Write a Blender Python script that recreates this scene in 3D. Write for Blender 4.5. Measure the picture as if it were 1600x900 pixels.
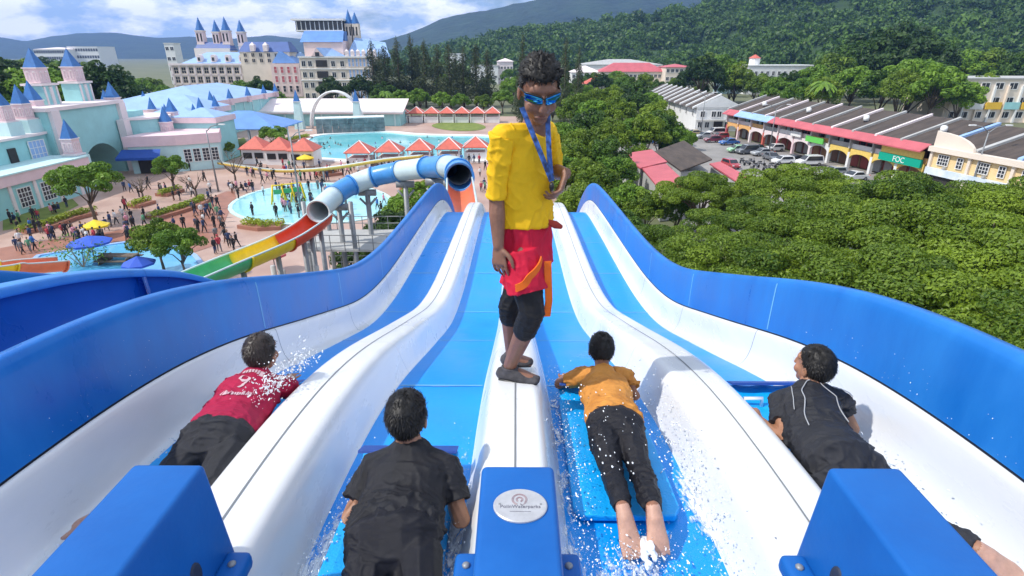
import bpy, bmesh, math, random
import numpy as np
from mathutils import Vector, Matrix, noise
for _o in list(bpy.data.objects): bpy.data.objects.remove(_o)
S = bpy.context.scene
COL = S.collection
PI = math.pi
R = math.radians
# ------------------------------------------------------------------ camera
CAM_H = 18.0
F_PX, PITCH, CXP, CYP = 875.0, R(22.6), 806.0, 450.0
_cd = bpy.data.cameras.new('camera')
_cd.sensor_width = 36.0; _cd.lens = 36.0*F_PX/1600.0
_cd.clip_start = 0.05; _cd.clip_end = 30000
cam = bpy.data.objects.new('camera', _cd); COL.objects.link(cam)
cam.location = (0, 0, CAM_H)
cam.rotation_euler = (R(90)-PITCH, 0, math.atan(6/F_PX))
S.camera = cam
# ------------------------------------------------------------------ light
LDIR = Vector((1.0, 0.30, -1.2)).normalized()          # the way sunlight travels
SUN_EL = math.asin(-LDIR.z); SUN_AZ = math.atan2(-LDIR.x, -LDIR.y)
W = bpy.data.worlds.new('World'); S.world = W; W.use_nodes = True
_n = W.node_tree.nodes; _l = W.node_tree.links; _n.clear()
_out = _n.new('ShaderNodeOutputWorld'); _bg = _n.new('ShaderNodeBackground')
_sky = _n.new('ShaderNodeTexSky'); _sky.sky_type = 'NISHITA'; _sky.sun_disc = False
_sky.sun_elevation = SUN_EL; _sky.sun_rotation = SUN_AZ % (2*PI); _sky.air_density = 1.0; _sky.dust_density = 0.0; _sky.ozone_density = 4.0
_tc = _n.new('ShaderNodeTexCoord'); _map = _n.new('ShaderNodeMapping'); _map.inputs['Scale'].default_value = (1.0, 1.0, 2.5)
_map.inputs['Location'].default_value = (0.35, 0.1, 0.0)
_nz = _n.new('ShaderNodeTexNoise'); _nz.inputs['Scale'].default_value = 6.5; _nz.inputs['Detail'].default_value = 9; _nz.inputs['Roughness'].default_value = 0.58; _nz.inputs['Distortion'].default_value = 0.25
_rmp = _n.new('ShaderNodeValToRGB'); _rmp.color_ramp.elements[0].position = 0.36; _rmp.color_ramp.elements[1].position = 0.52
_nz2 = _n.new('ShaderNodeTexNoise'); _nz2.inputs['Scale'].default_value = 11.0; _nz2.inputs['Detail'].default_value = 7; _nz2.inputs['Roughness'].default_value = 0.6
_rmp2 = _n.new('ShaderNodeValToRGB'); _rmp2.color_ramp.elements[0].position = 0.42; _rmp2.color_ramp.elements[1].position = 0.60
_rmp2.color_ramp.elements[0].color = (6.2, 8.6, 12.5, 1); _rmp2.color_ramp.elements[1].color = (18, 18, 18, 1)
_mx = _n.new('ShaderNodeMix'); _mx.data_type = 'RGBA'
_l.new(_tc.outputs['Generated'], _map.inputs['Vector']); _l.new(_map.outputs['Vector'], _nz.inputs['Vector']); _l.new(_map.outputs['Vector'], _nz2.inputs['Vector'])
_l.new(_nz.outputs['Fac'], _rmp.inputs['Fac']); _l.new(_nz2.outputs['Fac'], _rmp2.inputs['Fac'])
_l.new(_rmp.outputs['Color'], _mx.inputs['Factor']); _l.new(_sky.outputs['Color'], _mx.inputs['A']); _l.new(_rmp2.outputs['Color'], _mx.inputs['B'])
_l.new(_mx.outputs['Result'], _bg.inputs['Color']); _bg.inputs['Strength'].default_value = 0.088
_l.new(_bg.outputs[0], _out.inputs['Surface'])
_sd = bpy.data.lights.new('sun', 'SUN'); _sd.energy = 3.9; _sd.angle = R(1.0); _sd.color = (1.0, 0.955, 0.88)
sun = bpy.data.objects.new('sun', _sd); COL.objects.link(sun); sun.rotation_euler = LDIR.to_track_quat('-Z', 'Y').to_euler(); sun.location = (-60, -20, 80)
S.view_settings.view_transform = 'Standard'; S.view_settings.look = 'None'; S.view_settings.exposure = 0.09; S.view_settings.gamma = 1.0
S.view_settings.use_curve_mapping = False
S.render.engine = 'CYCLES'
S.cycles.max_bounces = 6; S.cycles.diffuse_bounces = 3; S.cycles.glossy_bounces = 3; S.cycles.transmission_bounces = 4; S.cycles.transparent_max_bounces = 12
S.cycles.caustics_reflective = False; S.cycles.caustics_refractive = False
S.cycles.use_denoising = True; S.cycles.use_adaptive_sampling = True

# ------------------------------------------------------------------ helpers
def ray(x, y):
    u = (x-CXP)/F_PX; v = (CYP-y)/F_PX
    return Vector((u, math.cos(PITCH)+v*math.sin(PITCH), -math.sin(PITCH)+v*math.cos(PITCH)))
def G(x, y, z=0.0):                       # photo point -> place on the level z
    d = ray(x, y); return d*((z-CAM_H)/d.z)+Vector((0, 0, CAM_H))
def A(x, y, Y):                           # photo point -> place at distance Y ahead
    d = ray(x, y); return d*(Y/d.y)+Vector((0, 0, CAM_H))

class MB:
    def __init__(s): s.v = []; s.f = []; s.m = []
    def add(s, vs, fs, mi=0):
        b = len(s.v); s.v += [tuple(p) for p in vs]; s.f += [tuple(i+b for i in f) for f in fs]; s.m += [mi]*len(fs); return s
    def box(s, c, d, rz=0.0, mi=0, taper=1.0, M=None):
        x, y, z = d[0]/2, d[1]/2, d[2]/2; t = taper
        vs = [Vector(p) for p in ((-x,-y,-z),(x,-y,-z),(x,y,-z),(-x,y,-z),(-x*t,-y*t,z),(x*t,-y*t,z),(x*t,y*t,z),(-x*t,y*t,z))]
        if rz: q = Matrix.Rotation(rz, 3, 'Z'); vs = [q@p for p in vs]
        if M: vs = [M@p for p in vs]
        c = Vector(c); return s.add([p+c for p in vs], [(3,2,1,0),(4,5,6,7),(0,1,5,4),(1,2,6,5),(2,3,7,6),(3,0,4,7)], mi)
    def prism(s, poly, z0, z1, mi=0, cap=True):
        n = len(poly); vs = [(p[0], p[1], z0) for p in poly]+[(p[0], p[1], z1) for p in poly]
        fs = [(i, (i+1) % n, n+(i+1) % n, n+i) for i in range(n)]
        if cap: fs += [tuple(range(n-1, -1, -1)), tuple(range(n, 2*n))]
        return s.add(vs, fs, mi)
    def cone(s, c, r, h, n=4, mi=0, r2=0.0, rot=PI/4, sq=(1, 1)):
        c = Vector(c); vs = [c+Vector((r*sq[0]*math.cos(rot+2*PI*i/n), r*sq[1]*math.sin(rot+2*PI*i/n), 0)) for i in range(n)]
        if r2 <= 0:
            vs.append(c+Vector((0, 0, h))); fs = [(i, (i+1) % n, n) for i in range(n)]+[tuple(range(n-1, -1, -1))]
        else:
            vs += [c+Vector((r2*sq[0]*math.cos(rot+2*PI*i/n), r2*sq[1]*math.sin(rot+2*PI*i/n), h)) for i in range(n)]
            fs = [(i, (i+1) % n, n+(i+1) % n, n+i) for i in range(n)]+[tuple(range(n-1, -1, -1)), tuple(range(n, 2*n))]
        return s.add(vs, fs, mi)
    def hip(s, x0, x1, y0, y1, z, h, inset=None, mi=0, over=0.0):
        x0 -= over; x1 += over; y0 -= over; y1 += over
        if x1-x0 >= y1-y0:
            k = (y1-y0)/2 if inset is None else inset; ym = (y0+y1)/2; a = (x0+k, ym, z+h); b = (x1-k, ym, z+h)
            fs = [(0,1,5,4),(2,3,4,5),(3,0,4),(1,2,5),(3,2,1,0)]
        else:
            k = (x1-x0)/2 if inset is None else inset; xm = (x0+x1)/2; a = (xm, y0+k, z+h); b = (xm, y1-k, z+h)
            fs = [(0,1,4),(2,3,5),(3,0,4,5),(1,2,5,4),(3,2,1,0)]
        return s.add([(x0,y0,z),(x1,y0,z),(x1,y1,z),(x0,y1,z),a,b], fs, mi)
    def tube(s, pts, rad, n=8, mi=0, cap=True, up=None):
        pts = [Vector(p) for p in pts]; m = len(pts)
        if not hasattr(rad, '__len__'): rad = [rad]*m
        ref = Vector(up) if up else Vector((0.13, 0.21, 0.97)); vs = []
        for i, p in enumerate(pts):
            t = (pts[min(i+1, m-1)]-pts[max(i-1, 0)]).normalized()
            a = t.cross(ref)
            if a.length < 1e-3: a = t.cross(Vector((1, 0, 0)))
            a.normalize(); b = a.cross(t)
            for k in range(n):
                w = 2*PI*k/n; vs.append(p+(a*math.cos(w)+b*math.sin(w))*rad[i])
        fs = [(i*n+k, i*n+(k+1) % n, (i+1)*n+(k+1) % n, (i+1)*n+k) for i in range(m-1) for k in range(n)]
        if cap: fs += [tuple(range(n-1, -1, -1)), tuple(range((m-1)*n, m*n))]
        return s.add(vs, fs, mi)
    def ball(s, c, r, n=8, m=5, mi=0):
        r = (r, r, r) if not hasattr(r, '__len__') else r; c = Vector(c)
        vs = [c+Vector((0, 0, -r[2]))]
        for j in range(1, m):
            a = -PI/2+PI*j/m
            vs += [c+Vector((r[0]*math.cos(a)*math.cos(2*PI*k/n), r[1]*math.cos(a)*math.sin(2*PI*k/n), r[2]*math.sin(a))) for k in range(n)]
        vs.append(c+Vector((0, 0, r[2]))); L = len(vs)-1
        fs = [(0, 1+(k+1) % n, 1+k) for k in range(n)]
        fs += [(1+j*n+k, 1+j*n+(k+1) % n, 1+(j+1)*n+(k+1) % n, 1+(j+1)*n+k) for j in range(m-2) for k in range(n)]
        fs += [(L, 1+(m-2)*n+k, 1+(m-2)*n+(k+1) % n) for k in range(n)]
        return s.add(vs, fs, mi)
    def mesh(s, name, mats, smooth=False):
        me = bpy.data.meshes.new(name); me.from_pydata(s.v, [], s.f)
        mats = mats if isinstance(mats, (list, tuple)) else [mats]
        for m in mats: me.materials.append(m)
        if len(mats) > 1: me.polygons.foreach_set('material_index', s.m)
        if smooth: me.polygons.foreach_set('use_smooth', [True]*len(s.f))
        me.update(); return me
    def build(s, name, mats, parent=None, smooth=False, fix=False):
        me = s.mesh(name, mats, smooth)
        if fix:
            bm = bmesh.new(); bm.from_mesh(me); bmesh.ops.recalc_face_normals(bm, faces=bm.faces); bm.to_mesh(me); bm.free()
        return link(name, me, parent)
def link(name, data, parent=None, loc=None, rz=None):
    o = bpy.data.objects.new(name, data); COL.objects.link(o)
    if parent: o.parent = parent
    if loc is not None: o.location = loc
    if rz is not None: o.rotation_euler = (0, 0, rz)
    return o
def tag(o, label=None, cat=None, group=None, kind=None):
    if label: o['label'] = label
    if cat: o['category'] = cat
    if group: o['group'] = group
    if kind: o['kind'] = kind
    return o
def thing(name, label, cat, loc=(0, 0, 0), rz=0.0, group=None):
    o = link(name, None, None, loc, rz); o.empty_display_size = 0.2; return tag(o, label, cat, group)
def dup(root, loc, rz=0.0, label=None, scale=None, group=None):
    def cp(o, par):
        c = o.copy(); COL.objects.link(c); c.parent = par
        for ch in o.children: cp(ch, c)
        return c
    r = cp(root, None); r.location = loc; r.rotation_euler = (0, 0, rz)
    if label: r['label'] = label
    if group: r['group'] = group
    if scale: r.scale = scale
    return r
def bevel(o, w, seg=2, ang=35):
    m = o.modifiers.new('bevel', 'BEVEL'); m.width = w; m.segments = seg; m.limit_method = 'ANGLE'; m.angle_limit = R(ang); return o
def np_mesh(name, V, Fq, mats, attr=None, smooth=False, mi=None):
    V = np.asarray(V, np.float32); Fq = np.asarray(Fq, np.int32); k = Fq.shape[1]
    me = bpy.data.meshes.new(name); me.vertices.add(len(V)); me.vertices.foreach_set('co', V.ravel())
    me.loops.add(Fq.size); me.loops.foreach_set('vertex_index', Fq.ravel())
    me.polygons.add(len(Fq)); me.polygons.foreach_set('loop_start', np.arange(0, Fq.size, k, dtype=np.int32))
    me.polygons.foreach_set('loop_total', np.full(len(Fq), k, np.int32))
    for m in (mats if isinstance(mats, (list, tuple)) else [mats]): me.materials.append(m)
    if mi is not None: me.polygons.foreach_set('material_index', mi)
    if smooth: me.polygons.foreach_set('use_smooth', np.ones(len(Fq), bool))
    if attr is not None:
        a = me.attributes.new('tint', 'FLOAT', 'POINT'); a.data.foreach_set('value', np.asarray(attr, np.float32))
    me.update(calc_edges=True); me.validate(); return me

# ------------------------------------------------------------------ materials
def mat(name, col, rough=0.6, var=0.12, scale=4.0, bump=0.0, bscale=30.0, metal=0.0, spec=0.5, coat=0.0, col2=None, detail=5, streak=None, rvar=0.0):
    m = bpy.data.materials.new(name); m.use_nodes = True; nt = m.node_tree; b = nt.nodes['Principled BSDF']
    b.inputs['Roughness'].default_value = rough; b.inputs['Metallic'].default_value = metal
    b.inputs['Specular IOR Level'].default_value = spec; b.inputs['Coat Weight'].default_value = coat
    tc = nt.nodes.new('ShaderNodeTexCoord'); src = tc.outputs['Object']
    if streak:
        mp = nt.nodes.new('ShaderNodeMapping'); mp.inputs['Scale'].default_value = streak; nt.links.new(src, mp.inputs['Vector']); src = mp.outputs['Vector']
    nz = nt.nodes.new('ShaderNodeTexNoise'); nz.inputs['Scale'].default_value = scale; nz.inputs['Detail'].default_value = detail; nz.inputs['Roughness'].default_value = 0.62
    nt.links.new(src, nz.inputs['Vector'])
    rp = nt.nodes.new('ShaderNodeValToRGB'); rp.color_ramp.elements[0].position = 0.3; rp.color_ramp.elements[1].position = 0.7
    c2 = col2 if col2 else tuple(min(1, c*(1+var)) for c in col); c1 = col if col2 else tuple(c*(1-var) for c in col)
    rp.color_ramp.elements[0].color = (*c1, 1); rp.color_ramp.elements[1].color = (*c2, 1)
    nt.links.new(nz.outputs['Fac'], rp.inputs['Fac']); nt.links.new(rp.outputs['Color'], b.inputs['Base Color'])
    if rvar:
        mr = nt.nodes.new('ShaderNodeMapRange'); mr.inputs['To Min'].default_value = max(0.02, rough-rvar); mr.inputs['To Max'].default_value = rough+rvar
        mr.inputs['From Min'].default_value = 0.3; mr.inputs['From Max'].default_value = 0.7
        nt.links.new(nz.outputs['Fac'], mr.inputs['Value']); nt.links.new(mr.outputs[0], b.inputs['Roughness'])
    if bump:
        n2 = nt.nodes.new('ShaderNodeTexNoise'); n2.inputs['Scale'].default_value = bscale; n2.inputs['Detail'].default_value = 4
        nt.links.new(tc.outputs['Object'], n2.inputs['Vector']); bp = nt.nodes.new('ShaderNodeBump'); bp.inputs['Strength'].default_value = bump; bp.inputs['Distance'].default_value = 0.02
        nt.links.new(n2.outputs['Fac'], bp.inputs['Height']); nt.links.new(bp.outputs[0], b.inputs['Normal'])
    return m
def leafmat(name, dark, light, trans=0.3):
    m = bpy.data.materials.new(name); m.use_nodes = True; nt = m.node_tree; b = nt.nodes['Principled BSDF']; out = nt.nodes['Material Output']
    at = nt.nodes.new('ShaderNodeAttribute'); at.attribute_name = 'tint'
    oi = nt.nodes.new('ShaderNodeObjectInfo')
    ad = nt.nodes.new('ShaderNodeMath'); ad.operation = 'MULTIPLY_ADD'; ad.inputs[1].default_value = 0.35; nt.links.new(oi.outputs['Random'], ad.inputs[0]); nt.links.new(at.outputs['Fac'], ad.inputs[2])
    sb = nt.nodes.new('ShaderNodeMath'); sb.operation = 'SUBTRACT'; sb.inputs[1].default_value = 0.17; sb.use_clamp = True; nt.links.new(ad.outputs[0], sb.inputs[0])
    rp = nt.nodes.new('ShaderNodeValToRGB'); rp.color_ramp.elements[0].color = (*dark, 1); rp.color_ramp.elements[1].color = (*light, 1)
    nt.links.new(sb.outputs[0], rp.inputs['Fac']); nt.links.new(rp.outputs['Color'], b.inputs['Base Color'])
    b.inputs['Roughness'].default_value = 0.5; b.inputs['Specular IOR Level'].default_value = 0.35
    tr = nt.nodes.new('ShaderNodeBsdfTranslucent'); mx = nt.nodes.new('ShaderNodeMixShader'); mx.inputs[0].default_value = trans
    nt.links.new(rp.outputs['Color'], tr.inputs['Color']); nt.links.new(b.outputs[0], mx.inputs[1]); nt.links.new(tr.outputs[0], mx.inputs[2]); nt.links.new(mx.outputs[0], out.inputs['Surface'])
    return m
M = {}
M['slide_blue'] = mat('slide_blue', (0.004, 0.120, 0.46), 0.36, 0, 1.5, 0.05, 9, col2=(0.022, 0.205, 0.60), rvar=0.12, spec=0.28, detail=10, streak=(1.6, 1.6, 0.55))
M['slide_blue_b'] = mat('slide_blue_b', (0.006, 0.09, 0.42), 0.30, 0.15, 1.2, coat=0.2, rvar=0.08)
M['lane_blue'] = mat('lane_blue', (0.001, 0.27, 0.82), 0.34, 0, 2.0, 0.08, 14, spec=0.22, col2=(0.002, 0.32, 0.88), rvar=0.08)
M['rim_blue'] = mat('rim_blue', (0.05, 0.26, 0.68), 0.35, 0.10, 5)
M['slide_white'] = mat('slide_white', (0.67, 0.685, 0.70), 0.30, 0, 1.8, 0.04, 10, col2=(0.78, 0.785, 0.79), rvar=0.10, coat=0.15, detail=10, streak=(1.6, 0.5, 1.6))
M['seam'] = mat('seam', (0.18, 0.19, 0.2), 0.7)
M['seam_dark'] = mat('seam_dark', (0.02, 0.03, 0.06), 0.7)
M['block_blue'] = mat('block_blue', (0.004, 0.092, 0.36), 0.45, 0, 3, 0.05, 40, spec=0.3, col2=(0.008, 0.125, 0.44), rvar=0.08)
M['plaza'] = mat('plaza', (0.37, 0.22, 0.17), 0.50, 0, 0.16, 0.1, 3, col2=(0.54, 0.39, 0.32), detail=9, rvar=0.15)
M['plaza_red'] = mat('plaza_red', (0.34, 0.15, 0.10), 0.5, 0.2, 0.5)
M['ground'] = mat('ground', (0.10, 0.12, 0.05), 0.9, 0, 0.03, col2=(0.17, 0.17, 0.10), detail=9)
M['asphalt'] = mat('asphalt', (0.20, 0.19, 0.18), 0.85, 0, 0.15, col2=(0.33, 0.31, 0.29), detail=8)
M['concrete'] = mat('concrete', (0.42, 0.42, 0.41), 0.8, 0.15, 0.6)
M['mint'] = mat('mint', (0.33, 0.63, 0.64), 0.7, 0.08, 0.5, detail=8)
M['mint_light'] = mat('mint_light', (0.52, 0.74, 0.75), 0.7, 0.06, 0.5)
M['pink'] = mat('pink', (0.77, 0.58, 0.61), 0.7, 0.08, 0.6)
M['pale_pink'] = mat('pale_pink', (0.80, 0.70, 0.70), 0.7, 0.06, 0.6)
M['cream'] = mat('cream', (0.76, 0.66, 0.56), 0.7, 0.08, 0.2)
M['hotel_pink'] = mat('hotel_pink', (0.76, 0.60, 0.58), 0.7, 0.08, 0.2)
M['white'] = mat('white', (0.78, 0.78, 0.77), 0.6, 0.06, 0.6)
M['spire'] = mat('spire', (0.03, 0.15, 0.42), 0.45, 0.18, 1.5)
M['roof_pale'] = mat('roof_pale', (0.30, 0.46, 0.74), 0.5, 0.10, 0.4)
M['roof_blue'] = mat('roof_blue', (0.13, 0.28, 0.62), 0.45, 0.12, 0.4)
M['roof_navy'] = mat('roof_navy', (0.05, 0.11, 0.33), 0.5, 0.15, 0.3)
M['roof_red'] = mat('roof_red', (0.58, 0.13, 0.09), 0.6, 0.15, 1.2)
M['roof_rose'] = mat('roof_rose', (0.50, 0.11, 0.13), 0.6, 0.12, 0.4)
M['roof_brown'] = mat('roof_brown', (0.045, 0.036, 0.032), 0.85, 0, 0.5, col2=(0.10, 0.075, 0.062), detail=9, streak=(3, 0.5, 1))
M['pane'] = mat('pane', (0.03, 0.035, 0.045), 0.12, 0.3, 1.0)
M['dark'] = mat('dark', (0.03, 0.028, 0.026), 0.8, 0.3, 1.0)
M['navy_awning'] = mat('navy_awning', (0.012, 0.07, 0.34), 0.7, 0.12, 2)
M['steel'] = mat('steel', (0.25, 0.26, 0.27), 0.5, 0.2, 3, metal=0.3)
M['trunk'] = mat('trunk', (0.13, 0.10, 0.075), 0.9, 0.35, 6)
M['pale_trunk'] = mat('pale_trunk', (0.30, 0.26, 0.22), 0.9, 0.3, 6)
M['leaf_rain'] = leafmat('leaf_rain', (0.032, 0.088, 0.008), (0.27, 0.38, 0.032))
M['leaf_bright'] = leafmat('leaf_bright', (0.055, 0.14, 0.014), (0.25, 0.41, 0.04))
M['leaf_dark'] = leafmat('leaf_dark', (0.016, 0.046, 0.012), (0.065, 0.125, 0.022))
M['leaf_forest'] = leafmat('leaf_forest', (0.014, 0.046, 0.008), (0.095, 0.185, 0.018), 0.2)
M['leaf_casuarina'] = leafmat('leaf_casuarina', (0.028, 0.050, 0.020), (0.10, 0.125, 0.050), 0.15)
M['leaf_lime'] = leafmat('leaf_lime', (0.16, 0.24, 0.02), (0.40, 0.46, 0.04), 0.3)
M['leaf_rust'] = leafmat('leaf_rust', (0.18, 0.06, 0.03), (0.34, 0.20, 0.06), 0.2)
# ================================================================== ground, water, hills
ORD = 'first second third fourth fifth sixth seventh eighth ninth tenth eleventh twelfth thirteenth fourteenth fifteenth sixteenth seventeenth eighteenth nineteenth twentieth'.split()
def ordinal(i):
    tens = {2: 'twenty', 3: 'thirty', 4: 'forty', 5: 'fifty', 6: 'sixty', 7: 'seventy', 8: 'eighty', 9: 'ninety'}; n = i+1
    return ORD[i] if n <= 20 else (tens[n//10][:-1]+'ieth') if n % 10 == 0 else tens[n//10]+'-'+ORD[n % 10-1]
def sheet(name, pts, z, m, kind='structure', thick=None):
    mb = MB(); n = len(pts)
    if thick: mb.prism([(p[0], p[1]) for p in pts], z-thick, z)
    else: mb.add([(p[0], p[1], z) for p in pts], [tuple(range(n))])
    o = mb.build(name, m, fix=False); tag(o, kind=kind); return o
def pxpoly(ps, z=0.0): return [(G(x, y, z).x, G(x, y, z).y) for x, y in ps]
def smooth_poly(ps, it=2):
    for _ in range(it):
        q = []
        for i in range(len(ps)):
            a = ps[i]; b = ps[(i+1) % len(ps)]
            q += [(a[0]*.75+b[0]*.25, a[1]*.75+b[1]*.25), (a[0]*.25+b[0]*.75, a[1]*.25+b[1]*.75)]
        ps = q
    return ps
_c = [(9500*math.cos(2*PI*k/48), 9500*math.sin(2*PI*k/48)) for k in range(48)]
sheet('ground', _c, -0.06, M['ground'])
sheet('plaza', [(-95, 28), (5.5, 28), (5.5, 100), (3, 185), (-72, 185), (-95, 120)], 0.0, M['plaza'])
sheet('red_path', smooth_poly(pxpoly([(-60, 400), (60, 378), (150, 368), (230, 352), (300, 330), (345, 300), (372, 300), (350, 345), (330, 400), (225, 382), (120, 402), (-60, 420)]), 1), 0.03, M['plaza_red'])
def water_mat(name, c1, c2, sc=0.25):
    m = mat(name, c1, 0.10, 0, sc, 0.35, 1.6, col2=c2, detail=6, spec=0.5); return m
M['wave_water'] = water_mat('wave_water', (0.10, 0.50, 0.58), (0.26, 0.66, 0.70), 0.12)
M['kid_water'] = water_mat('kid_water', (0.20, 0.56, 0.64), (0.36, 0.70, 0.76), 0.2)
M['pool_water'] = water_mat('pool_water', (0.06, 0.34, 0.62), (0.16, 0.48, 0.70), 0.2)
def rim(name, pts, z, w, h, m):
    mb = MB(); n = len(pts); c = Vector((sum(p[0] for p in pts)/n, sum(p[1] for p in pts)/n))
    out = []
    for i in range(n):
        a = Vector(pts[i-1]); b = Vector(pts[(i+1) % n]); t = (b-a).normalized(); nn = Vector((t.y, -t.x))
        if nn.dot(Vector(pts[i])-c) < 0: nn = -nn
        out.append(Vector(pts[i])+nn*w)
    vs = [(p[0], p[1], h) for p in pts]+[(p.x, p.y, h) for p in out]+[(p.x, p.y, z) for p in out]+[(p[0], p[1], z) for p in pts]
    fs = [(i, (i+1) % n, n+(i+1) % n, n+i) for i in range(n)]+[(n+i, n+(i+1) % n, 2*n+(i+1) % n, 2*n+i) for i in range(n)]+[(3*n+i, 3*n+(i+1) % n, (i+1) % n, i) for i in range(n)]
    mb.add(vs, fs); return tag(mb.build(name, m, fix=True), kind='structure')
_wp = smooth_poly(pxpoly([(470, 246), (478, 224), (490, 213), (560, 209), (600, 207), (640, 212), (700, 214), (765, 214), (830, 222), (862, 235), (845, 247), (760, 251), (650, 253), (560, 253)]), 2)
sheet('wave_pool_water', _wp, 0.08, M['wave_water']); rim('wave_pool_edge', _wp, 0.0, 2.2, 0.30, M['white'])
_kp = smooth_poly(pxpoly([(352, 326), (392, 302), (470, 287), (550, 289), (606, 305), (612, 330), (560, 346), (470, 352), (392, 347)]), 2)
sheet('splash_pool_water', _kp, 0.08, M['kid_water']); rim('splash_pool_edge', _kp, 0.0, 0.5, 0.12, M['mint_light'])
_lp = smooth_poly(pxpoly([(40, 406), (120, 393), (216, 379), (290, 392), (330, 440), (300, 480), (40, 470)]), 1)
sheet('lazy_pool_water', _lp, 0.08, M['pool_water']); rim('lazy_pool_edge', _lp, 0.0, 0.45, 0.18, M['roof_pale'])
sheet('parking_lot', [(21, 70), (70, 52), (61, 84), (51, 140), (47, 165), (26, 170), (20, 130)], 0.0, M['asphalt'])
sheet('side_street', [(8, 14), (60, 10), (70, 52), (21, 70)], 0.004, M['asphalt'])
M['lawn'] = mat('lawn', (0.10, 0.15, 0.02), 0.9, 0, 0.6, col2=(0.22, 0.26, 0.05), detail=8)
sheet('round_lawn', smooth_poly(pxpoly([(668, 197), (690, 191), (740, 191), (764, 199), (745, 205), (700, 205)]), 2), 0.06, M['lawn'])
for ps in ([(345, 255), (395, 238), (380, 215), (320, 235)], [(0, 362), (60, 352), (120, 322), (110, 312), (0, 345)]):
    sheet('lawn', pxpoly(ps), 0.02, M['lawn'])

# ---- hills
def grid_mesh(name, pts, nu, nv, m, kind='structure', smooth=True):
    V = np.array(pts, np.float32); F = [(j*nu+i, j*nu+i+1, (j+1)*nu+i+1, (j+1)*nu+i) for j in range(nv-1) for i in range(nu-1)]
    o = link(name, np_mesh(name, V, F, m, smooth=smooth)); return tag(o, kind=kind)
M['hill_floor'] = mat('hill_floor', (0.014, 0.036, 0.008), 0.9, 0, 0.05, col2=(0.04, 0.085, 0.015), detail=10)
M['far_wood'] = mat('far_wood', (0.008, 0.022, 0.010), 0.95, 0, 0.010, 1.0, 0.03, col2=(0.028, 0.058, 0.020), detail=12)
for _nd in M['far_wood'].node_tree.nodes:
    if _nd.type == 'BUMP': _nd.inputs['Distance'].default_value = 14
HP = np.array([450, 560, 660, 700, 740, 800, 860, 930, 1000, 1060, 1200, 1400, 1600, 2000, 2600.])
HY = np.array([86, 84, 74, 64, 53, 41, 31, 27, 12, -2, -42, -85, -112, -120, -90.])
H0 = np.array([560, 560, 540, 520, 500, 480, 470, 460, 450, 440, 400, 360, 330, 330, 330.])
def hill_at(px, t):
    y = np.interp(px, HP, HY); r0 = np.interp(px, HP, H0); r1 = r0+430
    zr = max(0.0, A(px, y, r1).z-14); Y = r0+(r1-r0)*t
    s = min(1, t); s = s*s*(3-2*s) if t <= 1 else max(0, 1-(t-1)*0.8)
    X = (px-CXP)/F_PX*Y*1.0*math.cos(PITCH)*1.085
    n = noise.fractal(Vector((X*0.006, Y*0.006, 3.1)), 1.0, 2.0, 4)
    z = zr*s*(1+0.10*n)+10*n*min(1, t*3)*(zr/80)
    return Vector((X, Y, z-1))
_px = np.linspace(450, 2600, 150); _tt = np.linspace(0, 1.6, 40)
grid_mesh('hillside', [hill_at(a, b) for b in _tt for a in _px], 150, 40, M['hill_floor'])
def far_range(name, pp, yy, Y0, m, amp, seed):
    px = np.linspace(pp[0], pp[-1], 220); rows = np.linspace(0, 1.3, 26); pts = []
    for t in rows:
        for a in px:
            y = np.interp(a, pp, yy); Y = Y0*(0.72+0.28*t); zr = max(0, A(a, y, Y0).z)
            X = (a-CXP)/F_PX*Y; s = min(t, 1); s = s*s*(3-2*s)*0.5+s*0.5 if t <= 1 else 1-(t-1)
            n = noise.fractal(Vector((X*amp, Y*amp, seed)), 0.9, 2.1, 5)
            pts.append((X, Y, zr*s*(1+0.09*n*(0.4+s))-6*(1-s)))
    grid_mesh(name, pts, 220, 26, m)
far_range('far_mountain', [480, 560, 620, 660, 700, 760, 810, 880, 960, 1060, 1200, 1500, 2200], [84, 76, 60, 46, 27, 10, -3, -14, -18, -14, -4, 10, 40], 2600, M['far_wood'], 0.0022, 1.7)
far_range('distant_hills', [-700, -300, 0, 30, 60, 100, 140, 180, 230, 290, 340, 400, 450, 500, 540, 600, 700, 900], [60, 66, 66, 56, 55, 62, 53, 48, 51, 57, 55, 60, 57, 62, 60, 68, 80, 84], 3900, M['far_wood'], 0.0016, 5.2)

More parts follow.
